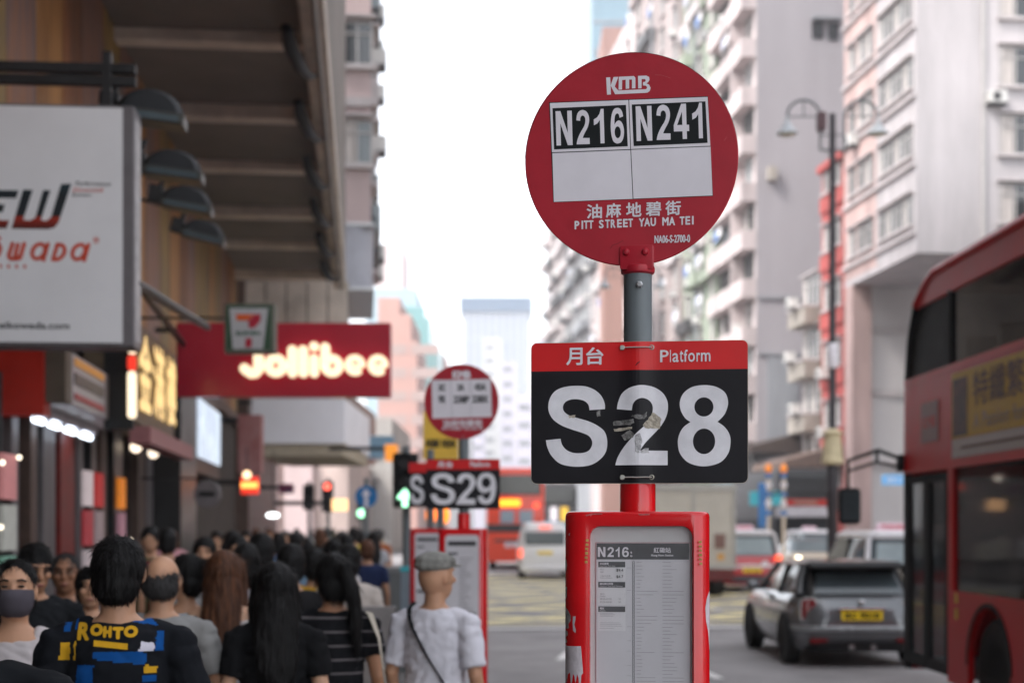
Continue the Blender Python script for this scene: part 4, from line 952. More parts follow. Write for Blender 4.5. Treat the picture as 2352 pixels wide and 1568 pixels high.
for pl_ in ([[(-14, 553), (-4, 550), (6, 553)]], [oval(-6, 581, 14, 17)], [[(36, 564), (27, 592), (31, 599), (46, 599), (53, 592)], [(62, 564), (53, 597)], [(48, 566), (41, 597)]], [oval(94, 581, 14, 17), [(115, 564), (105, 600)]], [[(136, 565), (126, 599), (136, 599)], oval(136, 582, 16, 17, -90, 90), [(136, 565), (140, 565)]], [oval(184, 581, 14, 17), [(206, 564), (196, 600)]]):
    q = MB()
    for z_, a_ in enumerate(pl_): c_q = caps(a_, 9, -.0125 - z_ * .002); q.add(c_q.v, c_q.f)
    q.build('lettering', orng, face)
txt('eik', hx(-110), hx(-28), hz(602), hz(535), 'lettering', orng, face, -.0127, bold=.012)
txt('®', hx(216), hx(230), hz(561), hz(546), 'lettering', orng, face, -.0127, bold=.001)
for w_, a, b_, z, m_ in (('Performance', 177, 256, 424, dark), ('Downhill', 172, 238, 439, orng), ('System', 168, 212, 451, dark)): txt(w_, hx(a), hx(b_), hz(z + 5), hz(z - 5), 'lettering', m_, face, -.0125, bold=.0008, shear=.01)
txt('www.eikowada.com', hx(-60), hx(163), hz(758), hz(742), 'lettering', dark, face, -.0125, bold=.0022)
for k_ in range(6): MB().box(hx(-30 + k_ * 18), hx(-24 + k_ * 18), -.0132, -.0125, hz(620), hz(612)).build('small_mark', orng, face)
fr = MB()
for py in (145, 174): fr.box(hx(-150) - .5, hx(305), .10, .18, hz(py + 12), hz(py - 8))
for px in (240, -60): fr.box(hx(px) - .03, hx(px) + .03, .09, .19, hz(243), hz(110))
fr.build('support_frame', black, t)
fr = MB(); fr.tube([(hx(300), .2, hz(640)), (hx(300) - .0, 3.6, hz(640) + .2), (hx(260), 5.6, hz(640) + .4)], .04, 6); fr.build('strut', black, t)
# floodlights over the white sign
def flood(px, py, D, sc_, label, tilt=0):
    p = at(px, py, D); t = thing('floodlight', label, 'floodlight', p, -YAW + R(8), 'black floodlights over the hanging sign'); t.rotation_euler = (R(4), R(tilt), -YAW + R(8)); t.scale = (sc_,) * 3
    q = MB(); n = 14
    q.rings([[(.25 * math.cos(math.pi * k / n) * f, y, .17 * math.sin(math.pi * k / n) * f) for k in range(n + 1)] for f, y in ((.82, -.17), (1, -.10), (1, .12), (.7, .2))])
    q.build('hood', mat('floodlight_grey', (.020, .021, .024), .6, var=.15), t, smooth=True)
    MB().box(-.25, .27, -.19, .16, -.085, -.002).build('reflector_frame', mat('floodlight_frame', (.045, .042, .036), .4), t, bevel=.01)
    MB().box(-.21, .23, -.196, -.15, -.07, -.02).build('lens', glass_b, t)
    MB().box(-.40, -.25, -.07, .1, -.06, .12).build('ballast_box', black, t, bevel=.015)
    m_ = MB(); m_.tube([(-.3, .02, .1), (-.27, .02, .24)], .025, 6); m_.tube([(-.3, .02, .22), (-1.6 / sc_, .05, .22)], .022, 6); m_.build('arm', black, t)
flood(348, 262, 11.6, 1.0, 'nearest and highest black floodlight on an arm above the hanging sign', 6)
flood(398, 392, 13.2, 1.0, 'second black floodlight from the top, right of the hanging sign', 6)
flood(430, 468, 15.0, .98, 'third black floodlight down, partly behind the second', 10)
flood(468, 540, 17.0, .95, 'lowest and farthest black floodlight of the descending row', 14)
# long red sign
D = 22; p = at(650, HZ, D); s = FP / D
t = thing('hanging_sign', 'long dark red hanging sign with glowing cream lettering over the crowd', 'shop sign', (p.x, p.y, 0), -YAW)
def jx(px): return (px - 650) / s
def jz(py): return EYE + (HZ - py) / s
MB().box(jx(405), jx(897), 0, .25, jz(911), jz(741)).build('sign_box', mat('maroon_acrylic', (.36, .010, .028), .3, var=.06, scale=2, coat=.3), t, bevel=.01)
crm = lit('letter_glow', (1, .80, .52), .48)
ZM = .9408 / 3.92
def K(x, y): return (jx((400 * .9408) + x * ZM), jz(700 * .9408 + y * ZM))
def stroke(name, pts, wd=95):
    c = bpy.data.curves.new('s', 'CURVE'); q = MB(); n = 14; r = wd * ZM / 2 / s
    P = [K(*a) for a in pts]
    # union of capsules at slightly different depths
    for i in range(len(P) - 1):
        a, b_ = Vector(P[i]), Vector(P[i + 1]); d = (b_ - a); ang = math.atan2(d.y, d.x)
        loop = [(a.x + r * math.cos(ang + math.pi / 2 + math.pi * k / n), a.y + r * math.sin(ang + math.pi / 2 + math.pi * k / n)) for k in range(n + 1)] + [(b_.x + r * math.cos(ang - math.pi / 2 + math.pi * k / n), b_.y + r * math.sin(ang - math.pi / 2 + math.pi * k / n)) for k in range(n + 1)]
        q.prismy(loop, -.07 - i * .0005, -.004)
    return q
def circ(cx, cy, r, a0=0, a1=360, n=16): return [(cx + r * math.cos(R(a0 + (a1 - a0) * k / n)), cy + r * math.sin(R(a0 + (a1 - a0) * k / n))) for k in range(n + 1)]
let = [stroke('J', [(910, 660), (910, 790), (880, 825), (840, 830), (805, 810), (778, 785)], 92),
       stroke('o', circ(1075, 755, 70), 82), stroke('l', [(1235, 610), (1235, 825)], 90), stroke('l', [(1338, 610), (1338, 825)], 88),
       stroke('i', [(1442, 690), (1442, 825)], 86), stroke('b', [(1548, 585), (1548, 755)] , 88), stroke('b', circ(1613, 757, 68), 78),
       stroke('e', circ(1832, 752, 70, 62, 355, 14) , 58), stroke('e', [(1780, 760), (1898, 762)], 34), stroke('e', circ(2052, 752, 70, 62, 355, 14), 58), stroke('e', [(2000, 760), (2118, 762)], 34)]
dot = MB().prismy([K(x, y) for x, y in circ(1442, 575, 44)[:-1]], -.07, -.004)
names = let + [dot]
for i, grp in enumerate(([0], [1], [2], [3], [4, 11], [5, 6], [7, 8], [9, 10])):
    q = MB()
    for j in grp: q.add([(x, y - .002 * (j % 3), z) for x, y, z in names[j].v], names[j].f)
    q.build('glowing_letter', crm, t)
MB().box(jx(405) - .35, jx(405), .1, .18, jz(760), jz(750)).build('bracket', black, t); MB().box(jx(405) - .35, jx(405), .1, .18, jz(890), jz(880)).build('bracket', black, t)
fr = MB().tube([at(308, 640, 17) - Vector((p.x, p.y, 0)), at(420, 790, 21.8) - Vector((p.x, p.y, 0))], .05, 6); o = fr.build('strut', black, t)
o.matrix_parent_inverse = Matrix.Rotation(YAW, 4, 'Z')
# convenience store sign
D = 18; p = at(569, HZ, D); s = FP / D
t = thing('hanging_sign', 'small square store sign with an orange and red 7, before the long red sign', 'shop sign', (p.x, p.y, 0), -YAW)
def vx(cx): return ((400 + cx / 3.92) * .9408 - 569) / s
def vz(cy): return EYE + (HZ - (700 + cy / 3.92) * .9408) / s
MB().box(vx(575), vx(1062), 0, .2, vz(632), vz(158)).build('sign_box', mat('olive_casing', (.13, .125, .10), .5, var=.1), t, bevel=.015)
MB().box(vx(598), vx(1030), -.006, -.001, vz(605), vz(178)).build('green_field', mat('deep_green', (.035, .075, .04), .4, var=.1), t)
flat([[(vx(x), vz(y)) for x, y in ((628, 205), (1000, 205), (950, 595), (660, 595))]], 'white_field', mat('store_white', (.42, .41, .42), .4, var=.05), t, -.009, .0005)
flat([[(vx(x), vz(y)) for x, y in ((690, 262), (870, 262), (805, 325), (700, 325))]], 'seven_top', mat('store_orange', (.60, .10, .02), .4), t, -.0105, .0005)
rdm = mat('store_red', (.36, .01, .03), .4)
flat([[(vx(x), vz(y)) for x, y in ((872, 262), (930, 262), (925, 330), (868, 395), (815, 395), (812, 385), (808, 326))]], 'seven_stem', rdm, t, -.0105, .0005)
flat([[(vx(x), vz(y)) for x, y in ((785, 490), (845, 490), (840, 580), (778, 580))]], 'seven_stem', rdm, t, -.0105, .0005)
txt('ELEVEN', vx(690), vx(925), vz(465), vz(425), 'lettering', mat('store_text', (.03, .10, .06), .4), t, -.011, bold=.004)
MB().box(-2.0, -.28, .06, .12, vz(300), vz(280)).build('bracket', black, t)
# black pier and light box on the arcade wall
t = thing('pier', 'black pier beneath the left end of the long red sign', 'pillar', (0, 0, 0))
ya, yb_ = ypx(404, -2.75), ypx(452, -2.75)
MB().box(WX, -2.75, ya + .6, yb_, 0, 3.9).build('shaft', sw[5], t, bevel=.02)
MB().box(WX - .0, -2.70, ya + .55, yb_ + .05, 0, .4).build('plinth', dark, t, bevel=.02)
ya, yb_ = ypx(456, -2.72), ypx(508, -2.72)
t = thing('light_box', 'glowing bluish white advertisement light box beside the black pier', 'light box', (0, 0, 0))
s = FP / pD(480, -2.72); z0, z1 = EYE + (HZ - 1058) / s, EYE + (HZ - 930) / s
MB().box(WX, -2.76, ya, yb_, z0 - .25, z1 + .15).build('housing', sw[3], t); MB().box(-2.758, -2.72, ya + .1, yb_ - .1, z0, z1).build('lit_panel', mat('lightbox_glow', (.60, .70, .85), .4, var=.4, scale=2, emit=.32), t)
signbox('round_sign', 'round grey hanging sign with dark lettering', 446, 503, 1102, 1103, 21, dark, depth=.02) if False else None
p = at(475, HZ, 20); s = FP / 20; t = thing('round_sign', 'round grey hanging sign with faint dark lettering on a wall bracket', 'sign', (p.x, p.y, 0), -YAW)
zc = EYE + (HZ - 1134) / s; MB().rings([[(30 / s * math.cos(2 * math.pi * k / 40), y, zc + 32 / s * math.sin(2 * math.pi * k / 40)) for k in range(40)] for y in (0, .12)]).build('disc', mat('round_sign_grey', (.13, .12, .125), .5), t, smooth=True)
MB().box(-.11, .11, -.006, -.001, zc - .03, zc + .035).build('dark_mark', ink, t); MB().box(-.9, 0, .04, .08, zc + .2, zc + .23).build('bracket', black, t)
# wall panels closing the overhang beyond
t = thing('panelled_hoarding', 'brown panelled hoarding hung across the pavement under the overhang, above the long red sign', 'hoarding', (0, 0, 0), 0)
D = 41; s = FP / D
pa, pb = at(562, HZ, D), at(800, HZ, D)
t.location = (pa.x, pa.y, 0); t.rotation_euler = (0, 0, -YAW)
zt, zb = EYE + (HZ - 646) / s, EYE + (HZ - 905) / s; wd = 238 / s
for i in range(5): MB().box(wd * i / 5 + .02, wd * (i + 1) / 5 - .02, 0, .1, zb, zt).build('panel', conc, t)
MB().box(0, wd, .1, .16, zb, zt).build('backing', dark, t)
# ---------------------------------------------------------------- left row beyond
pinkl = sandm('shell_pink_render', (0.474, 0.370, 0.363), .08)
pL2 = at(852, HZ, 43.5)
L2 = Bld('tall pink block just past the overhang, with stacked windows and cages', pL2, 0, 16, 12, 44, pinkl, side=-1, z0=10.6, group=None)
k = 11.4
s = FP / 43.5
while k < 43:
    for y in ysplit(16, 4):
        L2.street(rn.choice(W), y, k + .7, out=.02)
        if rn.random() < .7: L2.band(k - .1, k + .7, rn.choice((slatew, dark, ledge, glass_b)), rn.uniform(.2, .42), y - 1.6, y + 1.6)
        if rn.random() < .6: L2.street(AC, y + .5, k, 'air_conditioner', .05)
    L2.front(WS[int(k) % 2], .40, k + .9); k += 2.9
MB().box(-12, .0, -.15, -.003, 14.0, 14.25).build('ledge', ledge, L2.t)
MB().box(-12, -3.6, .5, 15, 0, 10.6).build('shop_storey', sw[3], L2.t)
bl = mat('blue_grey_signboard', (.33, .33, .37), .45, var=.15, scale=.6)
t = thing('signboard', 'curved blue grey signboard under the tall pink block on the left', 'signboard', (pL2.x, pL2.y, 0), 0)
MB().rings([[(x, y, z) for x, y in [(-1.0 + .0, -.1)] + [(-.55 + .62 * math.sin(R(a)), .55 - .65 * math.cos(R(a))) for a in range(0, 91, 15)] + [(.07, 6), (-1.0, 6)]] for z in (8.7, 10.55)]).build('sign_body', bl, t, smooth=True)
for z in (8.62, 10.5): MB().box(-1.05, .1, -.14, 6, z, z + .08).build('trim', steel, t)
# white fascia canopy and things below
signbox('shop_canopy', 'large white canopy box under the long red sign, with a beige underside', 578, 792, 915, 1018, 40, mat('white_canopy', (.78, .77, .82), .5, var=.06, scale=.6), depth=7, cat='canopy', bracket=(-2.5, -1.2))
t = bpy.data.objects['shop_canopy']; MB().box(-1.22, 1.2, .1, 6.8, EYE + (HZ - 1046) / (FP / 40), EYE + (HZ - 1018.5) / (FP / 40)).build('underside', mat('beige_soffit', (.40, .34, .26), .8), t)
signbox('shop_sign', 'dull red upright sign at the left end of the white canopy box', 546, 600, 952, 1085, 30, mat('dusty_red', (.30, .07, .06), .5, var=.2, col2=(.38, .2, .19), scale=1.2), bracket=(-1.6, -.2))
signbox('shop_sign', 'small lit orange and red sign over the pavement', 553, 593, 1094, 1134, 27, redl, depth=.1, bracket=(-1.3, -.1))
D = 26.9; p = at(573, HZ, D); tO = [o for o in bpy.data.objects if o.get('label') == 'small lit orange and red sign over the pavement'][0]
MB().box(-.15, .15, -.02, -.001, EYE + (HZ - 1120) / (FP / 27), EYE + (HZ - 1107) / (FP / 27)).build('orange_band', lit('orange_glow', (1, .38, .08), 1.1), tO)
signbox('shop_sign', 'small dark red and navy sign in the distance over the crowd', 640, 672, 1110, 1132, 40, mat('navy_sign', (.04, .03, .09), .5, col2=(.2, .02, .06), scale=3), bracket=(-2, -.1))
signbox('shop_sign', 'pale blue shop sign hanging to the right of the white canopy', 838, 903, 1000, 1052, 60, mat('pale_blue_sign', (.22, .36, .48), .5, var=.15), bracket=(-3, -.4))
signbox('shop_sign', 'orange sign in the distance left of the yellow route flag', 884, 912, 1020, 1058, 38, lit('amber_sign', (.75, .25, .03), .4), bracket=(-1.6, -.1))
signbox('shop_sign', 'peach lit sign beyond the crowd near the blue road sign', 762, 796, 1145, 1172, 36, lit('peach_glow', (1, .55, .25), .8), bracket=(-1.6, -.1))
# pavement side things: signals and signs
def signal(px, py0, py1, D, label, on=None, col=None):
    p = at(px, HZ, D); s = FP / D; t = thing('traffic_light', label, 'traffic light', (p.x, p.y, 0), -YAW)
    z0, z1 = EYE + (HZ - py1) / s, EYE + (HZ - py0) / s
    MB().lathe([(.055, 0), (.055, z1 + .1)], (0, .2, 0), 12).build('pole', grey_pole, t, smooth=True)
    MB().box(-.16, .16, -.04, .14, z0, z1).build('housing', blackm, t, bevel=.02)
    for k in range(3):
        zc = z1 - (z1 - z0) * (k + .5) / 3
        MB().rings([[(r * math.cos(a), y, zc + r * math.sin(a)) for a in [math.pi * j / 10 for j in range(11)]] for r, y in ((.12, -.05), (.12, -.22), (.115, -.22), (.115, -.05))], close=False, cap=False).build('visor', blackm, t)
        MB().ell((0, -.045, zc), (.10, .02, .10)).build('lamp', lit(*col) if on == k else dark, t, smooth=True)
    return t, z0, z1
tg, z0, z1 = signal(931, 1040, 1165, 19, 'traffic light showing a green arrow, left of the S29 plate', None)
zc = EYE + (HZ - 1142) / (FP / 19)
green = lit('green_signal', (.40, 1, .58), 1.3)
flat([[(-.095, zc + .01), (0, zc + .12), (.095, zc + .01), (.095, zc - .02), (.035, zc - .02), (.035, zc - .12), (-.035, zc - .12), (-.035, zc - .02), (-.095, zc - .02)]], 'green_arrow', green, tg, -.075, .003)
signal(708, 1112, 1170, 45, 'black traffic light seen end on above the crowd, below the white canopy', None)
signal(752, 1105, 1175, 42, 'traffic light with a red lamp above the crowd, left of the peach lit sign', 0, ('red_signal', (1, .12, .08), 1.5))
D = 24; p = at(841, HZ, D); s = FP / D; t = thing('road_sign', 'round blue road sign with a white arrow on a grey pole', 'road sign', (p.x, p.y, 0), -YAW)
zc = EYE + (HZ - 1140) / s; r = 25 / s
MB().rings([[(r * math.cos(2 * math.pi * k / 40), y, zc + r * math.sin(2 * math.pi * k / 40)) for k in range(40)] for y in (-.01, 0)]).build('disc', mat('road_sign_blue', (.005, .16, .42), .4), t)
flat([[(-.03, zc - .17), (.03, zc - .17), (.03, zc + .03), (.08, zc + .03), (0, zc + .13), (-.08, zc + .03), (-.03, zc + .03)]], 'arrow', white_v, t, -.012)
MB().lathe([(.04, 0), (.04, zc + .3)], (0, .05, 0), 12).build('pole', grey_pole, t, smooth=True)
p = at(830, HZ, 46); t = thing('pedestrian_signal', 'small round green signal below the blue road sign', 'traffic light', (p.x, p.y, 0), -YAW); zc = EYE + (HZ - 1178) / (FP / 46)
MB().box(-.16, .16, 0, .15, zc - .2, zc + .5).build('housing', dark, t); MB().ell((0, -.02, zc), (.13, .03, .13)).build('lamp', green, t, smooth=True); MB().lathe([(.05, 0), (.05, zc)], (0, .1, 0), 10).build('pole', grey_pole, t)
p = at(627, HZ, 34); t = thing('shop_light', 'bright white oval shop light over the crowd', 'lamp', (p.x, p.y, EYE + (HZ - 1183) / (FP / 34)), -YAW)
MB().ell((0, 0, 0), (.15, .1, .055)).build('lamp_glass', lit('white_glow', (.95, 1, 1), 2.5), t, smooth=True); MB().tube([(0, 0, .05), (0, 0, 1.5)], .01, 6).build('cord', black, t)
for i, (px, py, D, c, w_) in enumerate(((567, 1090, 26.5, (1, .62, .35), 'small warm round lamp on top of the orange sign'), (949, 1117 - 20, 30, (1, .85, .72), 'pale round lamp above the green arrow signal'), (312, 1026, 20, (1, .8, .6), 'left round downlight under the pink ledge'), (352, 1040, 21, (.8, .65, .5), 'right round downlight under the pink ledge'))):
    p = at(px, py, D); t = thing('round_lamp', w_, 'lamp', p, 0); MB().ell((0, 0, 0), (.075, .075, .075)).build('bulb', mat('warm_glow_%s' % 'abcd'[i], c, .5, var=0, emit=1.1), t, smooth=True)
    MB().tube([(0, 0, .07), (0, 0, .5)], .012, 6).build('stem', black, t)
# belisha beacons on a post near the third stop
for px, lab in ((990, 'left of two amber beacons behind the third bus stop'), (1020, 'right of two amber beacons behind the third bus stop')):
    p = at(px, HZ, 24); s = FP / 24; t = thing('beacon_post', lab, 'beacon', (p.x, p.y, 0), 0, 'amber beacons')
    MB().ell((0, 0, EYE + (HZ - 1182) / s), (.09, .09, .15)).build('beacon_globe', lit('amber_globe', (1, .24, .02), .9), t, smooth=True); MB().lathe([(.03, 0), (.03, EYE + (HZ - 1190) / s)], seg=10).build('pole', grey_pole, t)
# grey cabinet and turquoise bin near the kerb
p = at(905, HZ, 17); s = FP / 17; t = thing('street_cabinet', 'plain grey street cabinet on the pavement left of the man in the flat cap', 'cabinet', (p.x, p.y, 0), -YAW)
MB().box(-.20, .20, -.2, .3, 0, EYE + (HZ - 1305) / s).build('body', mat('cabinet_grey', (.17, .18, .18), .5, var=.1), t, bevel=.02); MB().box(-.21, .21, -.215, .31, EYE + (HZ - 1305) / s - .05, EYE + (HZ - 1305) / s + .02).build('lid', mat('cabinet_lid', (.22, .22, .22), .5), t); MB().box(-.002, .002, -.204, -.199, .1, .95).build('door_gap', dark, t)
p = at(938, HZ, 14.5); s = FP / 14.5; t = thing('notice_board', 'pale blue notice board with turquoise edges behind the man in the flat cap', 'notice board', (p.x, p.y, 0), -YAW)
MB().box(-.075, .075, 0, .08, .5, EYE + (HZ - 1305) / s).build('panel', mat('pale_blue_panel', (.30, .40, .46), .5, var=.1), t); MB().box(-.08, .08, -.01, .09, EYE + (HZ - 1312) / s, EYE + (HZ - 1300) / s).build('top_edge', MATS['teal_sign'], t); MB().box(-.08, .08, -.01, .09, .45, .52).build('bottom_edge', MATS['teal_sign'], t); MB().lathe([(.03, 0), (.03, .46)], (0, .04, 0), 8).build('leg', grey_pole, t)
# grey hoarding boards along the kerb
p = at(872, HZ, 8.6); t = thing('barrier_panel', 'grey metal barrier panel between the tote bag and the man in the flat cap', 'barrier', (p.x, p.y, 0), -YAW)
s = FP / 8.6; zt = EYE + (HZ - 1392) / s; zm = EYE + (HZ - 1516) / s
MB().box(-.11, .09, 0, .04, zm + .008, zt).build('upper_sheet', mat('barrier_grey', (.22, .20, .195), .5, var=.1), t, bevel=.004); MB().box(-.11, .09, 0, .04, .04, zm - .008).build('lower_sheet', mat('barrier_grey_b', (.24, .21, .195), .5, var=.1), t, bevel=.004); MB().box(-.115, .095, .01, .05, 0, zt - .01).build('frame', dark, t)
# ---------------------------------------------------------------- distance
def far(label, px0, px1, py, D, m, dep=20, name='tower_block', H2=None, rz=0, z0=0):
    p = at(px0, HZ, D); s = FP / D
    return Bld(label, p, -YAW + rz, dep, (px1 - px0) / s, EYE + (HZ - py) / s, m, z0=z0, group='distant buildings', name=name), s
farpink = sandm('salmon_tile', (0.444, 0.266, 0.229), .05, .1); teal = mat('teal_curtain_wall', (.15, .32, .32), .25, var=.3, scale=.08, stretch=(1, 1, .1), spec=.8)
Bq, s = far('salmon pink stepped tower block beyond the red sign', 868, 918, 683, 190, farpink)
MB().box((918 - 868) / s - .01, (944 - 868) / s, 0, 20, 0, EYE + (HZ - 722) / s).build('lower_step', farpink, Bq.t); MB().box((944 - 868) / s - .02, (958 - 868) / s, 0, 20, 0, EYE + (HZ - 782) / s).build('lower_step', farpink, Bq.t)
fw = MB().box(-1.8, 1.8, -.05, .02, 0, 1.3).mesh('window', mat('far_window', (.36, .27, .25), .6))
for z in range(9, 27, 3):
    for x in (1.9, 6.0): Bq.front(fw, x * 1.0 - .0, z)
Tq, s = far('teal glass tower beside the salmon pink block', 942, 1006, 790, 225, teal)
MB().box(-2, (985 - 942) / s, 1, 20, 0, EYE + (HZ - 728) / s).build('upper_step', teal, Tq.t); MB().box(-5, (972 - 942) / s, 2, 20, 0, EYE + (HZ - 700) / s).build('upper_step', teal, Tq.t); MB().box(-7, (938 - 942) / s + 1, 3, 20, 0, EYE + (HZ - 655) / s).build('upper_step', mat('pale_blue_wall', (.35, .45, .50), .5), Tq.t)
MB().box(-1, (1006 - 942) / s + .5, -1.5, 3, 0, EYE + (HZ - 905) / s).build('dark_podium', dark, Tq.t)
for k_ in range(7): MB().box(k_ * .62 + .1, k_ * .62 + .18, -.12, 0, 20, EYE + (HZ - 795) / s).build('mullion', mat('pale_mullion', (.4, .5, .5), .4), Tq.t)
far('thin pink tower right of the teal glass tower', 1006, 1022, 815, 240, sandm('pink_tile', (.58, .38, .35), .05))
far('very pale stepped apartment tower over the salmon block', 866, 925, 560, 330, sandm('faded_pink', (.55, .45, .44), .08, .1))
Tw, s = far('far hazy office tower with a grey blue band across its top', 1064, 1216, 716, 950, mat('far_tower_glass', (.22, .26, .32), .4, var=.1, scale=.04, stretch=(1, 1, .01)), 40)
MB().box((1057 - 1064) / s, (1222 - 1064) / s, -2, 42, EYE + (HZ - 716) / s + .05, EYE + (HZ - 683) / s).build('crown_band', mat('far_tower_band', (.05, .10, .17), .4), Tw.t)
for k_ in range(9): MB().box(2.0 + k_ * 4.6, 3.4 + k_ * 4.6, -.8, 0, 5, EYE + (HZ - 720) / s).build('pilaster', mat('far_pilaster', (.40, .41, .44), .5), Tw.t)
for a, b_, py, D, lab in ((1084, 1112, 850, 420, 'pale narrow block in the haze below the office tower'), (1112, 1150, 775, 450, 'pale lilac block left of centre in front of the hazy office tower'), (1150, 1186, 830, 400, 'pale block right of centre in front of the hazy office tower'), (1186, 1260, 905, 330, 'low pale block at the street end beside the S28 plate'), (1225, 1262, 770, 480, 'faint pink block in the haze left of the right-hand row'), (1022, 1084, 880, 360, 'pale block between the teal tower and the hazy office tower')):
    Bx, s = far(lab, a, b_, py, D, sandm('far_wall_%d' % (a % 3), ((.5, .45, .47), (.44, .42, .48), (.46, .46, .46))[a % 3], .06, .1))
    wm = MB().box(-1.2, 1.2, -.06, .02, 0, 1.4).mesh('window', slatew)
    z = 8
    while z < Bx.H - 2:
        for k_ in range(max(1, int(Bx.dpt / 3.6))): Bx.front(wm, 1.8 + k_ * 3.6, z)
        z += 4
# far left terrace below the distance, so the street stays closed
Lf, s = far('grey distant terrace behind the blue road sign', 780, 900, 960, 110, sandm('grey_terrace', (.33, .31, .29), .2, .4)); Lf.t['group'] = 'distant buildings'
for z in range(4, 9, 3):
    for x in (.9, 2.4): Lf.front(WS[0], x, z)
Lg, s = far('brownish shopping block behind the crowd', 520, 800, 1050, 95, sandm('tan_terrace', (.42, .33, .30), .25, .5))
for i, (a, b_, m_) in enumerate(((600, 640, pinkl), (655, 720, pinkl), (560, 590, beigew))): MB().box((a - 520) / s, (b_ - 520) / s, -.5, -.01, 1.0, EYE + (HZ - 1055) / s).build('bay', m_, Lg.t)
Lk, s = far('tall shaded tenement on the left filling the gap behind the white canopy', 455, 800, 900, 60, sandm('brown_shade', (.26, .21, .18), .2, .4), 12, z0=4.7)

MB().box(-.4, 8, .3, 11, 0, 4.6).build('shop_storey', sw[1], Lk.t) if False else None
# the street goes on behind the camera: the same kind of blocks on both sides
for i, (y0, y1, H, m_, lab) in enumerate(((28, 56, 18, beigew, 'beige block on the far side of the road, hidden by the nearest bus'), (-6, 27.5, 13, greyw, 'grey block across the road beside the camera'))):
    q = Bld(lab, Vector((26.0, y0, 0)), 0, y1 - y0, 18, H, m_, group='blocks across the road')
    k = 5
    while k < H - 2:
        for y in ysplit(y1 - y0, int((y1 - y0) / 3.2)): q.street(W[int(k + y) % 5], y, k, out=.02)
        k += 3.1
# ================================================================ vehicles
tyre = mat('tyre_rubber', (.018, .018, .018), .8, var=.2); rimm_ = mat('wheel_rim', (.25, .25, .26), .35, metal=.6)
yplate = mat('yellow_plate', (.80, .55, .02), .45, var=.04, emit=.06); tail = mat('tail_lens', (.20, .01, .012), .2, var=.1, coat=.5); tailon = mat('tail_lens_lit', (1, .10, .04), .3, emit=.9)
redbus = mat('bus_red', (.50, .008, .011), .34, var=.08, scale=2, spec=.12); chrome = mat('chrome', (.6, .62, .63), .15, metal=1)
busgl = glassy('bus_glass', (.012, .013, .015), .66, .04); lowgl = glassy('lower_bus_glass', (.012, .013, .015), .42, .04); doorgl = glassy('door_glass', (.012, .013, .015), .35, .04)
def wheel(parent, x, y, r, w_, name='wheel'):
    b = MB(); n = 28
    b.rings([[(xx, y + rr * math.cos(2 * math.pi * k / n), r + rr * math.sin(2 * math.pi * k / n)) for k in range(n)] for xx, rr in ((x - w_ / 2, r * .62), (x - w_ / 2, r * .94), (x - w_ / 2 + .03, r), (x + w_ / 2 - .03, r), (x + w_ / 2, r * .94), (x + w_ / 2, r * .62))])
    o = b.build(name, tyre, parent, smooth=True)
    sg = -1 if x < 0 or True else 1
    for sgn in (-1, 1):
        xx = x + sgn * (w_ / 2)
        rb = MB().rings([[(xx - sgn * dd, y + rr * math.cos(2 * math.pi * k / n), r + rr * math.sin(2 * math.pi * k / n)) for k in range(n)] for dd, rr in ((.0, r * .62), (.05, r * .55), (.06, r * .2), (.02, r * .16), (.02, .005))])
        rb.build('rim', rimm_, o, smooth=True)
    return o
# near bus
p = at(2078, HZ, 15.7); BR = -R(4.77)
t = thing('double_decker_bus', 'nearest red double-decker at the right edge with a yellow advert above its lower windows', 'bus', (p.x, p.y, ZR), BR)
prof = [(0, .28), (.04, .9), (.05, 3.0), (.0, 3.35), (-.14, 3.75), (-.42, 4.12), (-.78, 4.31), (-1.2, 4.36)]
Lb = 11.4
def yat(z):
    for (a, b_), (c, d) in zip(prof, prof[1:]):
        if b_ <= z <= d: return a + (c - a) * (z - b_) / (d - b_)
    return -1.2
def side(poly, m_, name, x0=0, x1=.06, bevel=.006): return MB().prismx(poly, x0, x1).build(name, m_, t, bevel=bevel)
wy, wr = -2.62, .55
archp = [(wy + wr * math.cos(R(a)), .50 + wr * math.sin(R(a))) for a in range(180, -1, -15)]
sk = [(-Lb, .28)] + [(wy - wr, .28)] + archp + [(wy + wr, .28), (-1.46, .28), (-1.46, 1.15), (-Lb, 1.15)]
side(sk, redbus, 'lower_body')
side([(-Lb, 2.38), (yat(2.38), 2.38), (yat(3.3), 3.3), (-Lb, 3.3)], redbus, 'middle_body')
side([(-Lb, 4.02), (yat(4.02) - .02, 4.02), (yat(4.2), 4.2), (-1.0, 4.34), (-Lb, 4.34)], redbus, 'roof_side')
side([(-1.62, 1.15), (-1.46, 1.15), (-1.46, 2.38), (-1.62, 2.38)], redbus, 'door_pillar'); side([(-.10, .28), (.03, .28), (.05, 2.38), (-.06, 2.38)], blackm, 'front_pillar')
rb = MB(); rf = [[(x, y, z) for x, z in ((.06, 4.36), (0.0, 4.30), (0.02, 4.20), (2.48, 4.20), (2.5, 4.30), (2.44, 4.36))] for y in (-Lb, -1.0)] + [[(x, -.72, z - .05) for x, z in ((.08, 4.35), (0.02, 4.28), (0.04, 4.18), (2.46, 4.18), (2.48, 4.28), (2.42, 4.35))]]
rb.rings(rf).build('roof', mat('bus_roof_pink', (.50, .22, .20), .35, var=.1), t, smooth=True)
MB().tube([(.03, -Lb, 4.30), (.03, -1.0, 4.30), (.03, -.70, 4.22), (.02, -.40, 4.06)], .06, 8).build('cove', redbus, t, smooth=True); MB().tube([(.02, -.40, 4.06), (.02, -.14, 3.74), (.02, -.02, 3.33)], [.05, .035, .03], 8).build('window_edge', blackm, t, smooth=True)
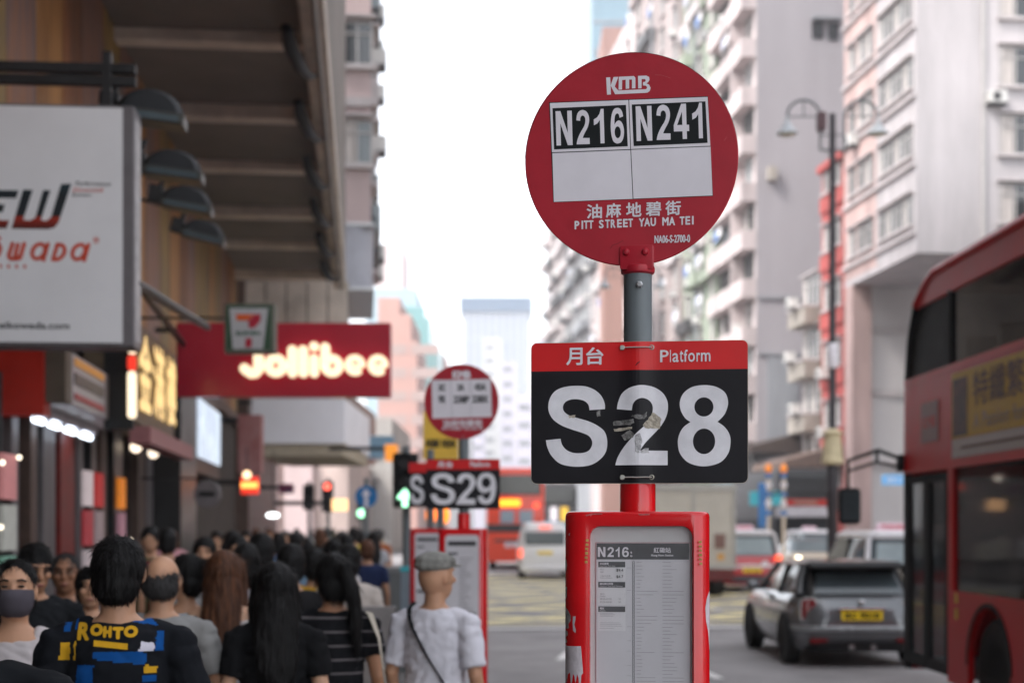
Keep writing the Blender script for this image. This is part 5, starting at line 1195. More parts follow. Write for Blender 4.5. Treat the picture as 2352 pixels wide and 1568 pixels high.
# glazing
for a, b_ in ((-1.62, -3.9), (-3.96, -6.2), (-6.26, -8.5), (-8.56, -11.2)): MB().box(.03, .045, b_, a, 1.15, 2.38).build('window_pane', lowgl, t)
for a, b_ in ((-1.55, -3.6), (-3.7, -5.9), (-6.0, -8.4), (-8.5, -11.2)): MB().box(.03, .045, b_, a, 3.3, 4.02).build('window_pane', busgl, t)
MB().prismx([(-1.48, 3.3), (-.02, 3.3), (-.14, 3.72), (-.34, 4.02), (-1.48, 4.02)], .03, .045).build('window_pane', mat('dark_interior_pane', (.010, .010, .011), .55, spec=.08), t)  # opaque black pane: the dark upper deck behind is put into its colour
for y in (-1.5, -3.65, -5.95, -8.45): MB().box(.0, .05, y - .05, y + .05, 3.28, 4.04).build('window_pillar', blackm, t)
for y in (-3.93, -6.23, -8.53): MB().box(.0, .05, y - .04, y + .04, 1.13, 2.4).build('window_pillar', blackm, t)
for z in (1.1, 2.33): MB().box(-.004, .02, -Lb, -1.62, z, z + .06).build('window_trim', redbus, t)
MB().box(-.006, .02, -Lb, .0, 2.33, 2.40).build('waist_rail', redbus, t); MB().box(-.006, .02, -Lb, -.0, 3.26, 3.32).build('waist_rail', redbus, t)
# door of two leaves
for a, b_ in ((-.10, -.76), (-.78, -1.45)):
    d = MB(); d.box(.0, .05, b_, b_ + .08, .34, 2.30); d.box(.0, .05, a - .08, a, .34, 2.30); d.box(.001, .049, b_ + .08, a - .08, .34, .46); d.box(.001, .049, b_ + .08, a - .08, 2.22, 2.30)
    dd_ = d.build('door', blackm, t); MB().box(.02, .03, b_ + .08, a - .08, .46, 2.22).build('pane', doorgl, dd_)
# far side, back, front, floors
MB().box(2.44, 2.5, -Lb, -.1, .28, 1.15).build('offside_body', redbus, t); MB().box(2.44, 2.5, -Lb, -.1, 2.38, 3.3).build('offside_body', redbus, t); MB().box(2.45, 2.49, -Lb, -.4, 1.15, 2.38).build('window_pane', busgl, t); MB().box(2.45, 2.49, -Lb, -.9, 3.3, 4.25).build('window_pane', busgl, t)
MB().box(.06, 2.44, -Lb, -Lb + .06, .28, 4.2).build('rear_wall', redbus, t)
MB().box(.06, 2.44, -Lb + .06, -.15, .36, .42).build('lower_floor', dark, t); MB().box(.06, 2.44, -Lb + .06, -.15, 2.42, 2.52).build('upper_floor', dark, t)
MB().box(.05, 2.45, -.12, .02, .28, .95).build('front_panel', redbus, t); MB().box(.05, 2.45, -.08, -.04, .95, 2.3).build('windscreen', busgl, t); MB().box(.05, 2.45, -.1, .03, 2.3, 3.25).build('front_panel', redbus, t)
MB().add([(.06, -.0, 3.27), (2.44, 0, 3.27), (2.44, -.65, 4.2), (.06, -.65, 4.2)], [(0, 1, 2, 3)]).build('upper_windscreen', busgl, t)
seatm = mat('seat_maroon', (.10, .012, .015), .7, var=.2); ypole = mat('yellow_handrail', (.65, .42, .02), .4)
for zf in (.42, 2.52):
    for y in (-3.2, -4.1, -5.0, -5.9, -6.8) if zf < 1 else (-1.6, -2.5, -3.4, -4.3, -5.2):
        for x in (.15, 1.5): MB().box(x, x + .85, y, y + .1, zf, zf + 1.08).box(x, x + .85, y + .1, y + .5, zf + .4, zf + .5).build('seat', seatm, t, bevel=.03)
for x, y in ((.9, -1.55), (.9, -2.6), (1.4, -4)): MB().tube([(x, y, .42), (x, y, 2.42)], .022, 8).build('handrail', ypole, t)
# advert and marks on the side
adm = mat('advert_mustard', (.50, .31, .02), .5, var=.08, scale=2); adb = mat('advert_brown', (.10, .045, .03), .5, var=.2); adp = mat('advert_pale', (.34, .27, .21), .5)
MB().box(-.010, -.004, -6.4, -1.62, 2.60, 3.22).build('advert_panel', adm, t); MB().box(-.010, -.004, -6.4, -1.62, 2.42, 2.595).build('white_strip', mat('advert_white', (.46, .42, .40), .5, var=.05), t)
MB().box(-.013, -.011, -2.08, -1.66, 2.62, 3.16).build('advert_picture', mat('advert_dark', (.03, .022, .035), .5, var=.6, scale=6, col2=(.14, .06, .05)), t)
def sidetxt(s_, y0, y1, z0, z1, m_, x=-.012, bold=.006):      # reads from front (left) towards the rear
    o = txt(s_, 0, abs(y1 - y0), z0, z1, 'lettering', m_, t, 0, bold=bold); o.location = (x, y0, 0); o.rotation_euler = (0, 0, R(-90))
sidetxt('特纖繁華', -2.25, -3.95, 2.86, 3.18, adb); sidetxt('A Passion for Silk', -2.25, -3.95, 2.66, 2.80, adp, bold=.004)
sidetxt('特纖繁華', -4.4, -6.1, 2.86, 3.18, adb)
MB().box(-.014, -.011, -3.6, -1.9, 2.495, 2.52).build('small_print', adb, t)
MB().box(-.009, -.004, -1.18, -.62, 2.62, 3.02).build('logo_plate', mat('logo_plate_grey', (.30, .20, .20), .5), t)
sidetxt('KMB', -.68, -1.12, 2.76, 2.88, redbus, -.011, .008)
for k_ in range(6): MB().box(-.008, -.003, -3.75 - k_ * .28, -3.62 - k_ * .28, .34, .62).build('wave_mark', mat('faint_white_mark', (.34, .16, .15), .5), t)
for y_, z_ in ((-1.72, .9), (-1.72, 1.05)): MB().box(-.006, 0, y_ - .05, y_ + .02, z_, z_ + .1).build('side_lamp', ypole, t)
MB().rings([[(x, wy + q * math.cos(R(a)), .50 + q * math.sin(R(a))) for a in range(0, 181, 10)] for x, q in ((-.006, wr), (-.012, wr + .04), (.02, wr + .045), (.02, wr))], close=False, cap=False).build('wheel_arch', blackm, t)
MB().box(.35, .40, wy - .7, wy + .7, .3, 1.1).build('wheel_well', blackm, t)
wheel(t, .20, wy, .48, .28); wheel(t, 2.30, wy, .48, .28); wheel(t, .20, -8.8, .48, .28); wheel(t, 2.30, -8.8, .48, .28)
# mirror on its folded arm
m_ = MB(); m_.tube([(.02, .05, 2.48), (-.20, .32, 2.60), (-.47, .55, 2.50), (-.47, .56, 2.15)], .022, 8); m_.tube([(.02, .05, 2.40), (-.22, .32, 2.47), (-.45, .55, 2.39)], .016, 8); m_.tube([(-.21, .32, 2.60), (-.21, .32, 2.46)], .016, 8)
arm_ = m_.build('mirror_arm', blackm, t, smooth=True)
mm = MB().box(-.57, -.33, .50, .62, 1.80, 2.20).build('mirror_housing', blackm, arm_, smooth=True, bevel=.05, bseg=3); MB().box(-.55, -.35, .492, .499, 1.84, 2.16).build('mirror_glass', glass_b, mm); MB().box(-.06, .08, .0, .12, 2.36, 2.54).build('arm_mount', blackm, arm_, bevel=.015)
nearbus = t
# cars as stacked outlines
def zloft(rs, name, m_, parent, smooth=True):
    return MB().rings([[(x, y, z) for x, y in rrect(2 * hw, y1 - y0, r, 7, 0, (y0 + y1) / 2)] for z, hw, y0, y1, r in rs]).build(name, m_, parent, smooth=smooth)
blackg = mat('gloss_black_paint', (.012, .012, .014), .12, coat=.5)
silver = mat('silver_grey_paint', (.155, .16, .17), .20, metal=.35, var=.05, scale=2, coat=.7)
p = at(1980, HZ, 18.7)
t = thing('hatchback_car', 'small silver grey hatchback with black pillars, in front of the nearest bus', 'car', (p.x, p.y, ZR), -R(4.6))
t.scale = (1, 1, .95)
mini = t
zloft([(.20, .76, .14, 3.68, .3), (.30, .83, .04, 3.80, .35), (.46, .865, 0, 3.84, .40), (.62, .868, .0, 3.84, .46), (.74, .862, .02, 3.78, .48), (.83, .845, .06, 3.6, .48), (.90, .815, .11, 3.4, .46), (.95, .775, .17, 3.2, .42), (.972, .72, .25, 3.0, .36)], 'body', silver, t)
zloft([(.93, .775, .17, 2.80, .32), (1.10, .735, .30, 2.5, .28), (1.27, .675, .43, 2.2, .25), (1.35, .64, .47, 2.1, .22)], 'glasshouse', glass_d, t)
zloft([(1.335, .665, .36, 2.16, .25), (1.375, .66, .33, 2.14, .25), (1.40, .60, .42, 2.0, .25), (1.415, .45, .6, 1.8, .25)], 'roof', blackg, t)
MB().prismx([(.42, 1.33), (.14, 1.31), (.14, 1.345), (.42, 1.40)], -.60, .60).build('spoiler', blackm, t, bevel=.012)
for sg in (-1, 1):
    MB().tube([(sg * .76, .22, .95), (sg * .72, .36, 1.12), (sg * .645, .47, 1.34)], [(.07, .05), (.06, .045), (.05, .04)], 8).build('rear_pillar', blackg, t, smooth=True)
    MB().tube([(sg * .775, 1.35, .94), (sg * .67, 1.25, 1.34)], .035, 8).build('door_pillar', blackm, t, smooth=True); MB().tube([(sg * .76, 2.78, .94), (sg * .64, 2.08, 1.35)], .04, 8).build('windscreen_pillar', blackg, t, smooth=True)
    tl_ = MB().prismy(rrect(.19, .30, .06, 5, sg * .655, .76), -.015, .06).build('tail_lamp', tail, t, smooth=True, bevel=.012)
    MB().prismy(rrect(.215, .325, .07, 5, sg * .655, .76), -.006, .05).build('lamp_surround', chrome, tl_, smooth=True)
    tl_.location = (0, .035, 0); tl_.rotation_euler = (0, 0, sg * R(8))
    MB().box(sg * .55 - .11, sg * .55 + .11, -.012, .05, .33, .385).build('reflector', tail, t)
    MB().tube([(sg * .14, -.03, .27), (sg * .14, .2, .27)], .04, 12).build('exhaust', chrome, t)
    MB().box(sg * .872 - .012, sg * .872 + .012, 1.55, 1.75, .80, .83).build('door_handle', chrome, t)
    mr_ = MB().ell((sg * .95, 2.35, 1.0), (.10, .06, .07)).build('wing_mirror', silver, t, smooth=True); MB().tube([(sg * .8, 2.4, .95), (sg * .93, 2.36, .98)], .02, 6).build('stalk', blackm, mr_)
    for y in (.62, 3.12):
        MB().rings([[(sg * xx, y + q * math.cos(R(a)), .31 + q * math.sin(R(a))) for a in range(-10, 191, 10)] for xx, q in ((.872, .33), (.885, .34), (.885, .39), (.868, .40))], close=False, cap=False).build('wheel_arch', blackm, t, smooth=True)
        wheel(t, sg * .79, y, .31, .20)
        MB().rings([[(sg * xx, y + .33 * math.cos(R(a)), .31 + .33 * math.sin(R(a))) for a in range(0, 361, 20)] for xx in (.868, .8685)], cap=True).build('wheel_well', blackm, t)
MB().prismy([(x, z) for x, z in ((-.56, .97), (.56, .97), (.50, 1.30), (-.50, 1.30))], .0, .004).build('rear_window', glass_b, t).matrix_parent_inverse = Matrix.Translation((0, .165, 0)) @ Matrix.Translation((0, 0, .97)) @ Matrix.Rotation(R(-36), 4, 'X') @ Matrix.Translation((0, 0, -.97))
pl = MB().box(-.26, .26, -.012, .0, .63, .75).build('number_plate', yplate, t); txt('BC 9018', -.22, .22, .65, .73, 'lettering', ink, pl, -.014, bold=.006)
MB().box(-.30, .30, -.0, .06, .76, .795).build('boot_handle', chrome, t, bevel=.008); MB().ell((0, .02, .87), (.05, .02, .035)).build('badge', chrome, t, smooth=True)
zloft([(.485, .86, -.035, 3.86, .42), (.52, .868, -.045, 3.868, .43), (.555, .86, -.03, 3.86, .42)], 'bumper_strip', mat('bumper_silver', (.34, .36, .37), .25, metal=.3), t)
zloft([(.21, .70, .0, 3.6, .3), (.34, .74, -.02, 3.6, .3)], 'diffuser', blackm, t)
MB().box(-.42, .42, .035, .05, .50, .60).build('plate_recess', dark, t) if False else None
MB().box(-.40, .40, .50, 1.4, .955, .96)
def taxi(px, D, rz, label):
    p = at(px, HZ, D); t = thing('taxi', label, 'taxi', (p.x, p.y, ZR), rz, 'red taxis with white roofs')
    rt = mat('taxi_red', (.42, .012, .016), .22, var=.05, coat=.6); wt = mat('taxi_white', (.72, .70, .72), .3, var=.04, coat=.3)
    zloft([(.20, .78, .08, 4.3, .3), (.35, .84, 0, 4.4, .35), (.60, .85, 0, 4.4, .35), (.90, .84, .04, 4.3, .32), (1.0, .80, .07, 4.1, .3)], 'body', rt, t)
    zloft([(.99, .79, .09, 3.5, .25), (1.3, .74, .18, 3.1, .22), (1.62, .66, .28, 2.7, .2)], 'glasshouse', glass_b, t)
    zloft([(1.58, .70, .18, 2.85, .22), (1.66, .69, .16, 2.8, .22), (1.72, .60, .3, 2.6, .22)], 'roof', wt, t)
    rs = MB().prismy([(-.30, 1.72), (.30, 1.72), (.25, 1.86), (-.25, 1.86)], 1.2, 1.36).build('roof_sign', mat('roof_sign_pink', (.60, .42, .48), .5, emit=.1), t, bevel=.02); txt('TAXI', -.2, .2, 1.75, 1.83, 'lettering', rt, rs, 1.195, bold=.006)
    for sg in (-1, 1):
        MB().tube([(sg * .76, .12, 1.0), (sg * .68, .26, 1.6)], [(.07, .05), (.06, .045)], 8).build('rear_pillar', wt, t, smooth=True); MB().tube([(sg * .78, 1.6, 1.0), (sg * .69, 1.5, 1.6)], .035, 8).build('door_pillar', blackm, t, smooth=True)
        MB().box(sg * .74 - .08, sg * .74 + .08, -.012, .10, .82, 1.02).build('tail_lamp', tailon if sg > 0 else tail, t, bevel=.01)
        for y in (.75, 3.5): wheel(t, sg * .77, y, .31, .2)
    MB().box(-.60, .60, -.02, .06, .28, .46).build('bumper', mat('bumper_dark', (.06, .05, .055), .5), t, bevel=.02)
    MB().box(-.66, .66, -.006, .05, .70, .76).build('bumper_strip', wt, t); pl = MB().box(-.26, .26, -.025, .0, .55, .67).build('number_plate', yplate, t); txt('TX 418', -.2, .2, .57, .65, 'lettering', ink, pl, -.027, bold=.005)
    MB().rings([[(.35 + q * math.cos(2 * math.pi * k / 20), y, .78 + q * math.sin(2 * math.pi * k / 20)) for k in range(20)] for q, y in ((.09, -.0), (.09, -.008))]).build('round_badge', wt, t)
    MB().prismy([(-.60, 1.06), (.60, 1.06), (.54, 1.52), (-.54, 1.52)], .02, .03).build('rear_window', glass_l, t).matrix_parent_inverse = Matrix.Translation((0, .06, 0)) @ Matrix.Translation((0, 0, 1.06)) @ Matrix.Rotation(R(-17), 4, 'X') @ Matrix.Translation((0, 0, -1.06))
    return t
taxi(2092, 26.2, -R(4.6), 'nearer red taxi with a white roof, beyond the silver grey hatchback')
taxi(1728, 41, -R(3.5), 'farther red taxi with a white roof, to the right of the cream truck')
taxi(1840, 62, R(178), 'small distant red taxi facing the camera between the bollards and the farther bus')
# white van
p = at(1252, HZ, 52); t = thing('van', 'white passenger van seen from behind between the two timetable cases', 'van', (p.x, p.y, ZR), -R(5.2))
vw = mat('van_white', (.80, .79, .79), .3, var=.04, coat=.4)
zloft([(.22, .84, .05, 4.7, .2), (.4, .93, 0, 4.8, .22), (.9, .94, 0, 4.8, .22), (1.15, .92, .02, 4.5, .22), (1.75, .80, .10, 3.9, .22), (1.93, .72, .16, 3.7, .22), (1.98, .6, .3, 3.5, .2)], 'body', vw, t)
MB().box(-.70, .70, .0, .05, 1.18, 1.66).build('rear_window', glass_b, t, bevel=.03).rotation_euler = (0, 0, 0)
for sg in (-1, 1):
    MB().box(sg * .87 - .06, sg * .87 + .06, -.02, .10, .75, 1.05).build('tail_lamp', tailon, t, bevel=.02)
    for y in (.8, 3.9): wheel(t, sg * .80, y, .33, .22)
MB().box(-.20, .20, -.03, .05, 1.80, 1.85).build('brake_lamp', tailon, t); pl = MB().box(-.26, .26, -.02, .0, .86, .97).build('number_plate', yplate, t); MB().box(-.86, .86, -.06, .06, .3, .45).build('bumper', vw, t, bevel=.03)
# truck
p = at(1592, HZ, 38); s = FP / 38; t = thing('truck', 'cream box truck seen from behind, partly hidden by the S28 plate and the timetable case', 'truck', (p.x, p.y, ZR), -R(5))
crm_ = mat('truck_cream', (.48, .44, .38), .5, var=.08, scale=1.5); hw = 98 / s
tz = EYE + (HZ - 1113) / s - ZR
MB().box(-hw, hw, 0, 5.2, .75, tz).build('cargo_box', crm_, t, bevel=.03)
for z0, z1 in ((tz - .16, tz + .01), (.72, .84)): MB().box(-hw - .02, hw + .02, -.03, .02, z0, z1).build('frame_rail', mat('truck_frame', (.40, .38, .35), .5), t)
for x in (-hw, -.03, hw - .08): MB().box(x, x + .08, -.035, -.001, .86, tz - .17).build('frame_post', MATS['truck_frame'], t)
MB().box(.55, .82, -.03, -.001, 1.25, 1.62).build('brown_mark', mat('brown_mark', (.20, .11, .09), .6), t); MB().box(.62, .80, -.03, -.001, .95, 1.12).build('orange_mark', mat('orange_mark', (.62, .33, .10), .6), t)
MB().box(-hw + .05, hw - .05, -.02, .1, .42, .72).build('rear_bumper', mat('truck_maroon', (.12, .02, .02), .5), t)
for x in (-.75, .75): wheel(t, x, 1.2, .42, .35)
MB().box(-.9, .9, 5.3, 6.9, .5, 2.3).build('cab', crm_, t, bevel=.08); wheel(t, -.8, 6.1, .42, .25); wheel(t, .8, 6.1, .42, .25)
# distant double deckers
def farbus(px, D, rz, label, upper, lower, band=None, front=False):
    p = at(px, HZ, D); t = thing('double_decker_bus', label, 'bus', (p.x, p.y, ZR), rz, 'double-decker buses in the traffic')
    zloft([(.35, 1.22, .05, 11, .12), (.6, 1.25, 0, 11.2, .15), (2.2, 1.25, 0, 11.2, .15)], 'lower_body', lower, t); zloft([(2.2, 1.25, 0, 11.2, .15), (4.1, 1.22, .08, 11.1, .18), (4.32, 1.15, .15, 11, .2), (4.38, 1.0, .3, 10.8, .2)], 'upper_body', upper, t)
    MB().box(-1.08, 1.08, -.02, .2, 3.05 if front else 3.2, 4.05).build('upper_window', glass_d, t, bevel=.04)
    return t
orr = mat('bus_orange_red', (.85, .085, .04), .3, var=.05, coat=.4)
t = farbus(1184, 63, -R(5.5), 'orange red double-decker seen from behind, left of the white van', orr, orr)
MB().box(-1.0, .2, -.05, .0, 2.72, 3.0).build('route_display', lit('led_orange', (1, .32, .02), 1.3), t); MB().box(.78, 1.0, -.06, .0, 2.65, 2.85).build('upper_tail_lamp', tailon, t)
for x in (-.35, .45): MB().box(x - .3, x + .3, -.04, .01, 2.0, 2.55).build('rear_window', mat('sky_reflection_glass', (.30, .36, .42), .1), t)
MB().box(-1.24, 1.22, -.05, .02, 1.62, 1.95).build('dark_band', dark, t, bevel=.03); MB().box(-.9, .6, -.03, .01, 1.2, 1.3).build('grille_slot', dark, t)
txt('KMB', -.45, .25, .95, 1.2, 'lettering', white_v, t, -.02, bold=.02); MB().box(.30, .62, -.03, .01, .62, .80).build('tail_lamp', tailon, t); wheel(t, -1.0, 2.4, .48, .3); wheel(t, 1.0, 2.4, .48, .3)
t = farbus(1850, 64, -R(4), 'dark double-decker with a red and white stripe round its middle', dark, blackm)
MB().box(-1.28, 1.28, -.06, .02, 2.75, 3.03).build('red_band', mat('band_red', (.50, .03, .02), .4), t); MB().box(-.5, .5, -.075, -.062, 2.84, 2.95).build('destination_strip', adp, t); MB().box(-1.28, 1.28, -.05, .02, 2.28, 2.72).build('white_band', mat('band_white', (.55, .52, .55), .4), t); MB().box(.5, .65, -.04, 0, 1.5, 1.65).build('tail_lamp', tailon, t)
wheel(t, -1.0, 2.4, .48, .3); wheel(t, 1.0, 2.4, .48, .3)
t = farbus(1738, 78, -R(4), 'dark teal double-decker behind the blue street banner', mat('bus_teal', (.03, .07, .09), .3, var=.1), dark)
MB().box(-1.1, 1.1, -.04, 0, 1.9, 2.6).build('teal_panel', MATS['teal_sign'], t); wheel(t, -1.0, 2.4, .48, .3); wheel(t, 1.0, 2.4, .48, .3)
t = farbus(1276, 84, -R(6), 'dark double-decker with blue and yellow panels, right of the orange red bus', dark, mat('bus_blue', (.02, .16, .26), .3))
for x, m_ in ((-.8, MATS['teal_sign']), (-.1, white_v), (.5, ylw)): MB().box(x - .2, x + .2, -.05, 0, 2.2, 3.0).build('advert_panel', m_, t)
wheel(t, -1.0, 2.4, .48, .3); wheel(t, 1.0, 2.4, .48, .3)
p = at(1815, HZ, 56); t = thing('car', 'small beige car with a bright headlamp behind the hatchback', 'car', (p.x, p.y, ZR), R(176))
zloft([(.2, .8, .1, 4.1, .3), (.5, .86, 0, 4.2, .35), (.85, .84, .05, 4.0, .35), (.92, .78, .2, 3.8, .3)], 'body', mat('car_beige', (.35, .30, .24), .3, coat=.5), t); zloft([(.9, .76, .8, 3.6, .25), (1.3, .62, 1.3, 3.1, .2), (1.38, .5, 1.5, 2.9, .2)], 'glasshouse', glass_b, t)
for sg in (-1, 1):
    MB().ell((sg * .62, 4.18, .72), (.10, .04, .08)).build('headlamp', lit('headlamp_glow', (1, .82, .55), 3), t, smooth=True)
    for y in (.8, 3.3): wheel(t, sg * .76, y, .3, .2)
# ================================================================ people
def remesh(mb, vox, name, mats, disp=None, it=2):
    me = mb.mesh(name, mats); o = bpy.data.objects.new('r', me)
    m_ = o.modifiers.new('r', 'REMESH'); m_.mode = 'VOXEL'; m_.voxel_size = vox; m_.use_smooth_shade = True
    sm = o.modifiers.new('s', 'SMOOTH'); sm.iterations = it; sm.factor = .6
    out = to_mesh(o, name)
    if disp:
        n = len(out.vertices); co = [0.0] * (3 * n); no = [0.0] * (3 * n); out.vertices.foreach_get('co', co); out.vertices.foreach_get('normal', no)
        for i in range(n):
            a = 3 * i; d = disp(Vector(co[a:a + 3])); co[a] += no[a] * d; co[a + 1] += no[a + 1] * d; co[a + 2] += no[a + 2] * d
        out.vertices.foreach_set('co', co); out.update()
    out.polygons.foreach_set('use_smooth', [True] * len(out.polygons)); return out
SK = [mat('skin_%d' % i, c, .5, var=.1, scale=9, bump=.05, bscale=90) for i, c in enumerate([(.50, .27, .165), (.42, .21, .12), (.55, .32, .21), (.34, .16, .09)])]
for m_ in SK: m_.node_tree.nodes['Principled BSDF'].inputs['Subsurface Weight'].default_value = .08
hairb = mat('black_hair', (.006, .005, .005), .55, spec=.2, var=.4, scale=60, stretch=(1, 1, .08), bump=.35, bscale=120); hairbr = mat('brown_hair', (.045, .014, .007), .6, var=.4, scale=60, stretch=(1, 1, .08), col2=(.15, .055, .022), bump=.3, bscale=120)
hairg = mat('greying_hair', (.022, .019, .019), .65, var=.5, scale=80, col2=(.06, .055, .055), bump=.3, bscale=120)
def fabric(name, c, **k): return mat(name, c, .85, var=k.pop('var', .08), scale=14, bump=.25, bscale=22, spec=.1, **k)
pants_m = [fabric('trousers_navy', (.03, .035, .06)), fabric('trousers_black', (.012, .012, .014)), fabric('trousers_grey', (.10, .10, .10)), fabric('trousers_denim', (.06, .10, .19))]
shoem = mat('shoe_dark', (.03, .028, .028), .5)
def ringz(z, cx, cy, rx, ry, n=20): return [(cx + rx * math.cos(2 * math.pi * k / n), cy + ry * math.sin(2 * math.pi * k / n), z) for k in range(n)]
TOR = [(.82, .135, .095, 0), (.90, .165, .112, -.005), (.98, .158, .106, 0), (1.08, .138, .094, 0), (1.18, .145, .100, 0), (1.28, .160, .108, .005), (1.35, .162, .098, .0), (1.395, .135, .080, -.005), (1.43, .085, .062, -.008), (1.455, .055, .052, -.008)]
def wr_(a):
    def f(co):
        u = co.x * .8 + co.z * .6
        return a * (noise.noise(co * 7) + .9 * (abs(noise.noise(Vector((u * 11, co.y * 9, (co.z - co.x * .7) * 17)))) * 2 - .5) + .5 * noise.noise(co * 26))
    return f
def strands(hair, n, ln, m_, rn_, wd=.0011):
    me = hair.data; polys = me.polygons; N = len(polys); b = MB()
    ctr = [0.0] * (3 * N); nor = [0.0] * (3 * N); polys.foreach_get('center', ctr); polys.foreach_get('normal', nor)
    for _ in range(n):
        i = 3 * rn_.randrange(N); c = Vector(ctr[i:i + 3]); nn = Vector(nor[i:i + 3])
        dn = Vector((rn_.uniform(-.25, .25), rn_.uniform(-.25, .25), -1)); 
        if nn.z > .55: dn = Vector((c.x * 9 + rn_.uniform(-.5, .5), (c.y + .05) * 9 + rn_.uniform(-.5, .5), -.2))
        d = (dn - nn * dn.dot(nn)).normalized(); q = d.cross(nn).normalized() * wd; L = ln * rn_.uniform(.5, 1.3); o_ = rn_.uniform(.001, .006)
        p0 = c; p1 = c + d * L * .5 + nn * o_; p2 = c + d * L + nn * (o_ * rn_.uniform(.2, 1.8))
        b.add([p0 - q, p0 + q, p1 + q, p1 - q, p2], [(0, 1, 2, 3), (3, 2, 4)])
    return tag(b.build('hair_strands', m_, hair), kind='stuff')
sgx = {'L': -1, 'R': 1}
def hd(co): return .004 * noise.noise(Vector((co.x * 95, co.y * 95, co.z * 9))) + .004 * noise.noise(co * 25)
def person(label, px, ptop, D, heading=0, fw=1.0, top=None, sleeve=.55, bottom=0, hair='short', hm=None, skin=0, hyaw=0, hpitch=0, arms=None, vox=.008, low=False, face=False, group='pedestrians on the pavement', neck=1.43, hem=.86, bust=0, pos=None, H=None, flare=0, glasses=False):
    p = pos or at(px, HZ, D); Ht = H or EYE + (HZ - ptop) / (FP / D); sc1 = Ht / 1.705
    t = thing('person', label, 'person', (p.x, p.y, p.z if pos else 0), -R(heading), group); t.scale = (sc1 * fw if False else sc1,) * 3
    HRm = Matrix.Translation((0, -.01, 1.47)) @ Matrix.Rotation(R(-hyaw), 4, 'Z') @ Matrix.Rotation(R(hpitch), 4, 'X') @ Matrix.Translation((0, .01, -1.47))
    def headmap(b): b.v = [tuple(HRm @ Vector(v)) for v in b.v]; return b
    arms = arms or {}
    A = {}
    for sg, k in ((-1, 'L'), (1, 'R')):
        d = [(sg * .168 * fw, -.005, 1.375), (sg * (.215 * fw + .01), -.03, 1.105), (sg * (.225 * fw + .01), .06, .87)]
        if k in arms: d = [d[0]] + [Vector(a) for a in arms[k]]
        A[k] = [Vector(a) for a in d]
    b = MB(); b.rings([ringz(z, 0, cy, rx * fw, ry) for z, rx, ry, cy in TOR])
    if bust:
        for sg in (-1, 1): b.ell((sg * .07, .085, 1.24), (.062, .055, .065))
    b.tube([(0, -.012, 1.40), (0, -.008, 1.47), (0, .005, 1.53)], [(.062 * fw), .053 * fw, .055 * fw], 14)
    for k in 'LR':
        s0, e, w_ = A[k]; b.tube([Vector((s0.x * .42, -.005, 1.402)), s0 * .92 + Vector((0, 0, .105)) , s0, (s0 + e) / 2, e, e + (w_ - e) * .35, w_], [.036, .044, .050 * fw, .045 * fw, .037, .038, .025], 12, ends=True)
        d = (w_ - e).normalized(); sgn = -1 if k == 'L' else 1
        n_ = Vector((0, 1, 0)); n_ = (n_ - d * n_.dot(d)).normalized() if abs(d.y) < .85 else Vector((0, 0, 1)); q = d.cross(n_) * sgn
        if not low:
            b.tube([w_, w_ + d * .04, w_ + d * .085], [(.020, .028), (.016, .038), (.013, .036)], 10, ends=True) if abs(n_.dot(Vector((0, 1, 0)))) > 0 else None
            for i in range(4):
                L = (.062, .074, .070, .055)[i]; r0 = w_ + d * .085 + n_ * (.030 - i * .020); b.tube([r0 - d * .02, r0 + d * L * .45, r0 + d * L * .8 - q * .012, r0 + d * L - q * .024], [.0085, .008, .0075, .006], 8, ends=True)
            r0 = w_ + d * .025 + n_ * .022; b.tube([r0, r0 + d * .03 + n_ * .022, r0 + d * .062 + n_ * .03 - q * .008], [.012, .0105, .008], 8, ends=True)
        else: b.ell(w_ + d * .06, (.03, .035, .07))
    for sg in (-1, 1):
        b.tube([(sg * .085, 0, .90), (sg * .095, .005, .70), (sg * .098, .015, .48), (sg * .10, -.01, .30), (sg * .10, -.02, .09)], [.085, .078, .056, .052, .036], 12, ends=True); b.tube([(sg * .10, -.04, .04), (sg * .105, .06, .035), (sg * .11, .13, .025)], [.036, .036, .024], 10, ends=True)
    h = MB(); h.ell((0, -.004, 1.598), (.077, .097, .107), 0, 20, 14); h.ell((0, .022, 1.545), (.061, .072, .078)); h.ell((0, .045, 1.505), (.034, .042, .03))
    if not low:
        h.tube([(0, .088, 1.615), (0, .103, 1.585), (0, .112, 1.568)], [.011, .013, .014], 8, ends=True); h.ell((0, .088, 1.533), (.028, .013, .012)); h.ell((0, .082, 1.628), (.055, .018, .011))
        for sg in (-1, 1): h.ell((sg * .040, .078, 1.575), (.022, .018, .018))
    for sg in (-1, 1): h.ell((sg * .079, -.005, 1.585), (.010, .022, .032), 0, 10, 8)
    headmap(h); b.add(h.v, h.f)
    body = obj('body', remesh(b, vox if not low else .016, 'body', SK[skin]), t)
    if face:
        for sg in (-1, 1):
            e = headmap(MB().ell((sg * .031, .0905, 1.604), (.0135, .006, .0055), 0, 10, 6)).build('eye', mat('eye_dark', (.03, .018, .014), .25), t, smooth=True)
            headmap(MB().tube([(sg * .016, .099, 1.626), (sg * .033, .099, 1.630), (sg * .050, .086, 1.624)], .004, 6)).build('eyebrow', hairb, t, smooth=True)
        headmap(MB().ell((0, .099, 1.530), (.023, .006, .006), 0, 10, 6)).build('lips', mat('lip', (.25, .08, .07), .5), t, smooth=True)
    if glasses:
        g = MB()
        for sg in (-1, 1): g.tube([(sg * .033 + .022 * math.cos(R(a)), .108, 1.603 + .016 * math.sin(R(a))) for a in range(0, 361, 30)], .002, 5); g.tube([(sg * .056, .106, 1.606), (sg * .084, .0, 1.603)], .002, 5)
        headmap(g).build('spectacles', black, t)
    # clothes
    o_ = .014; v2 = vox if not low else .018
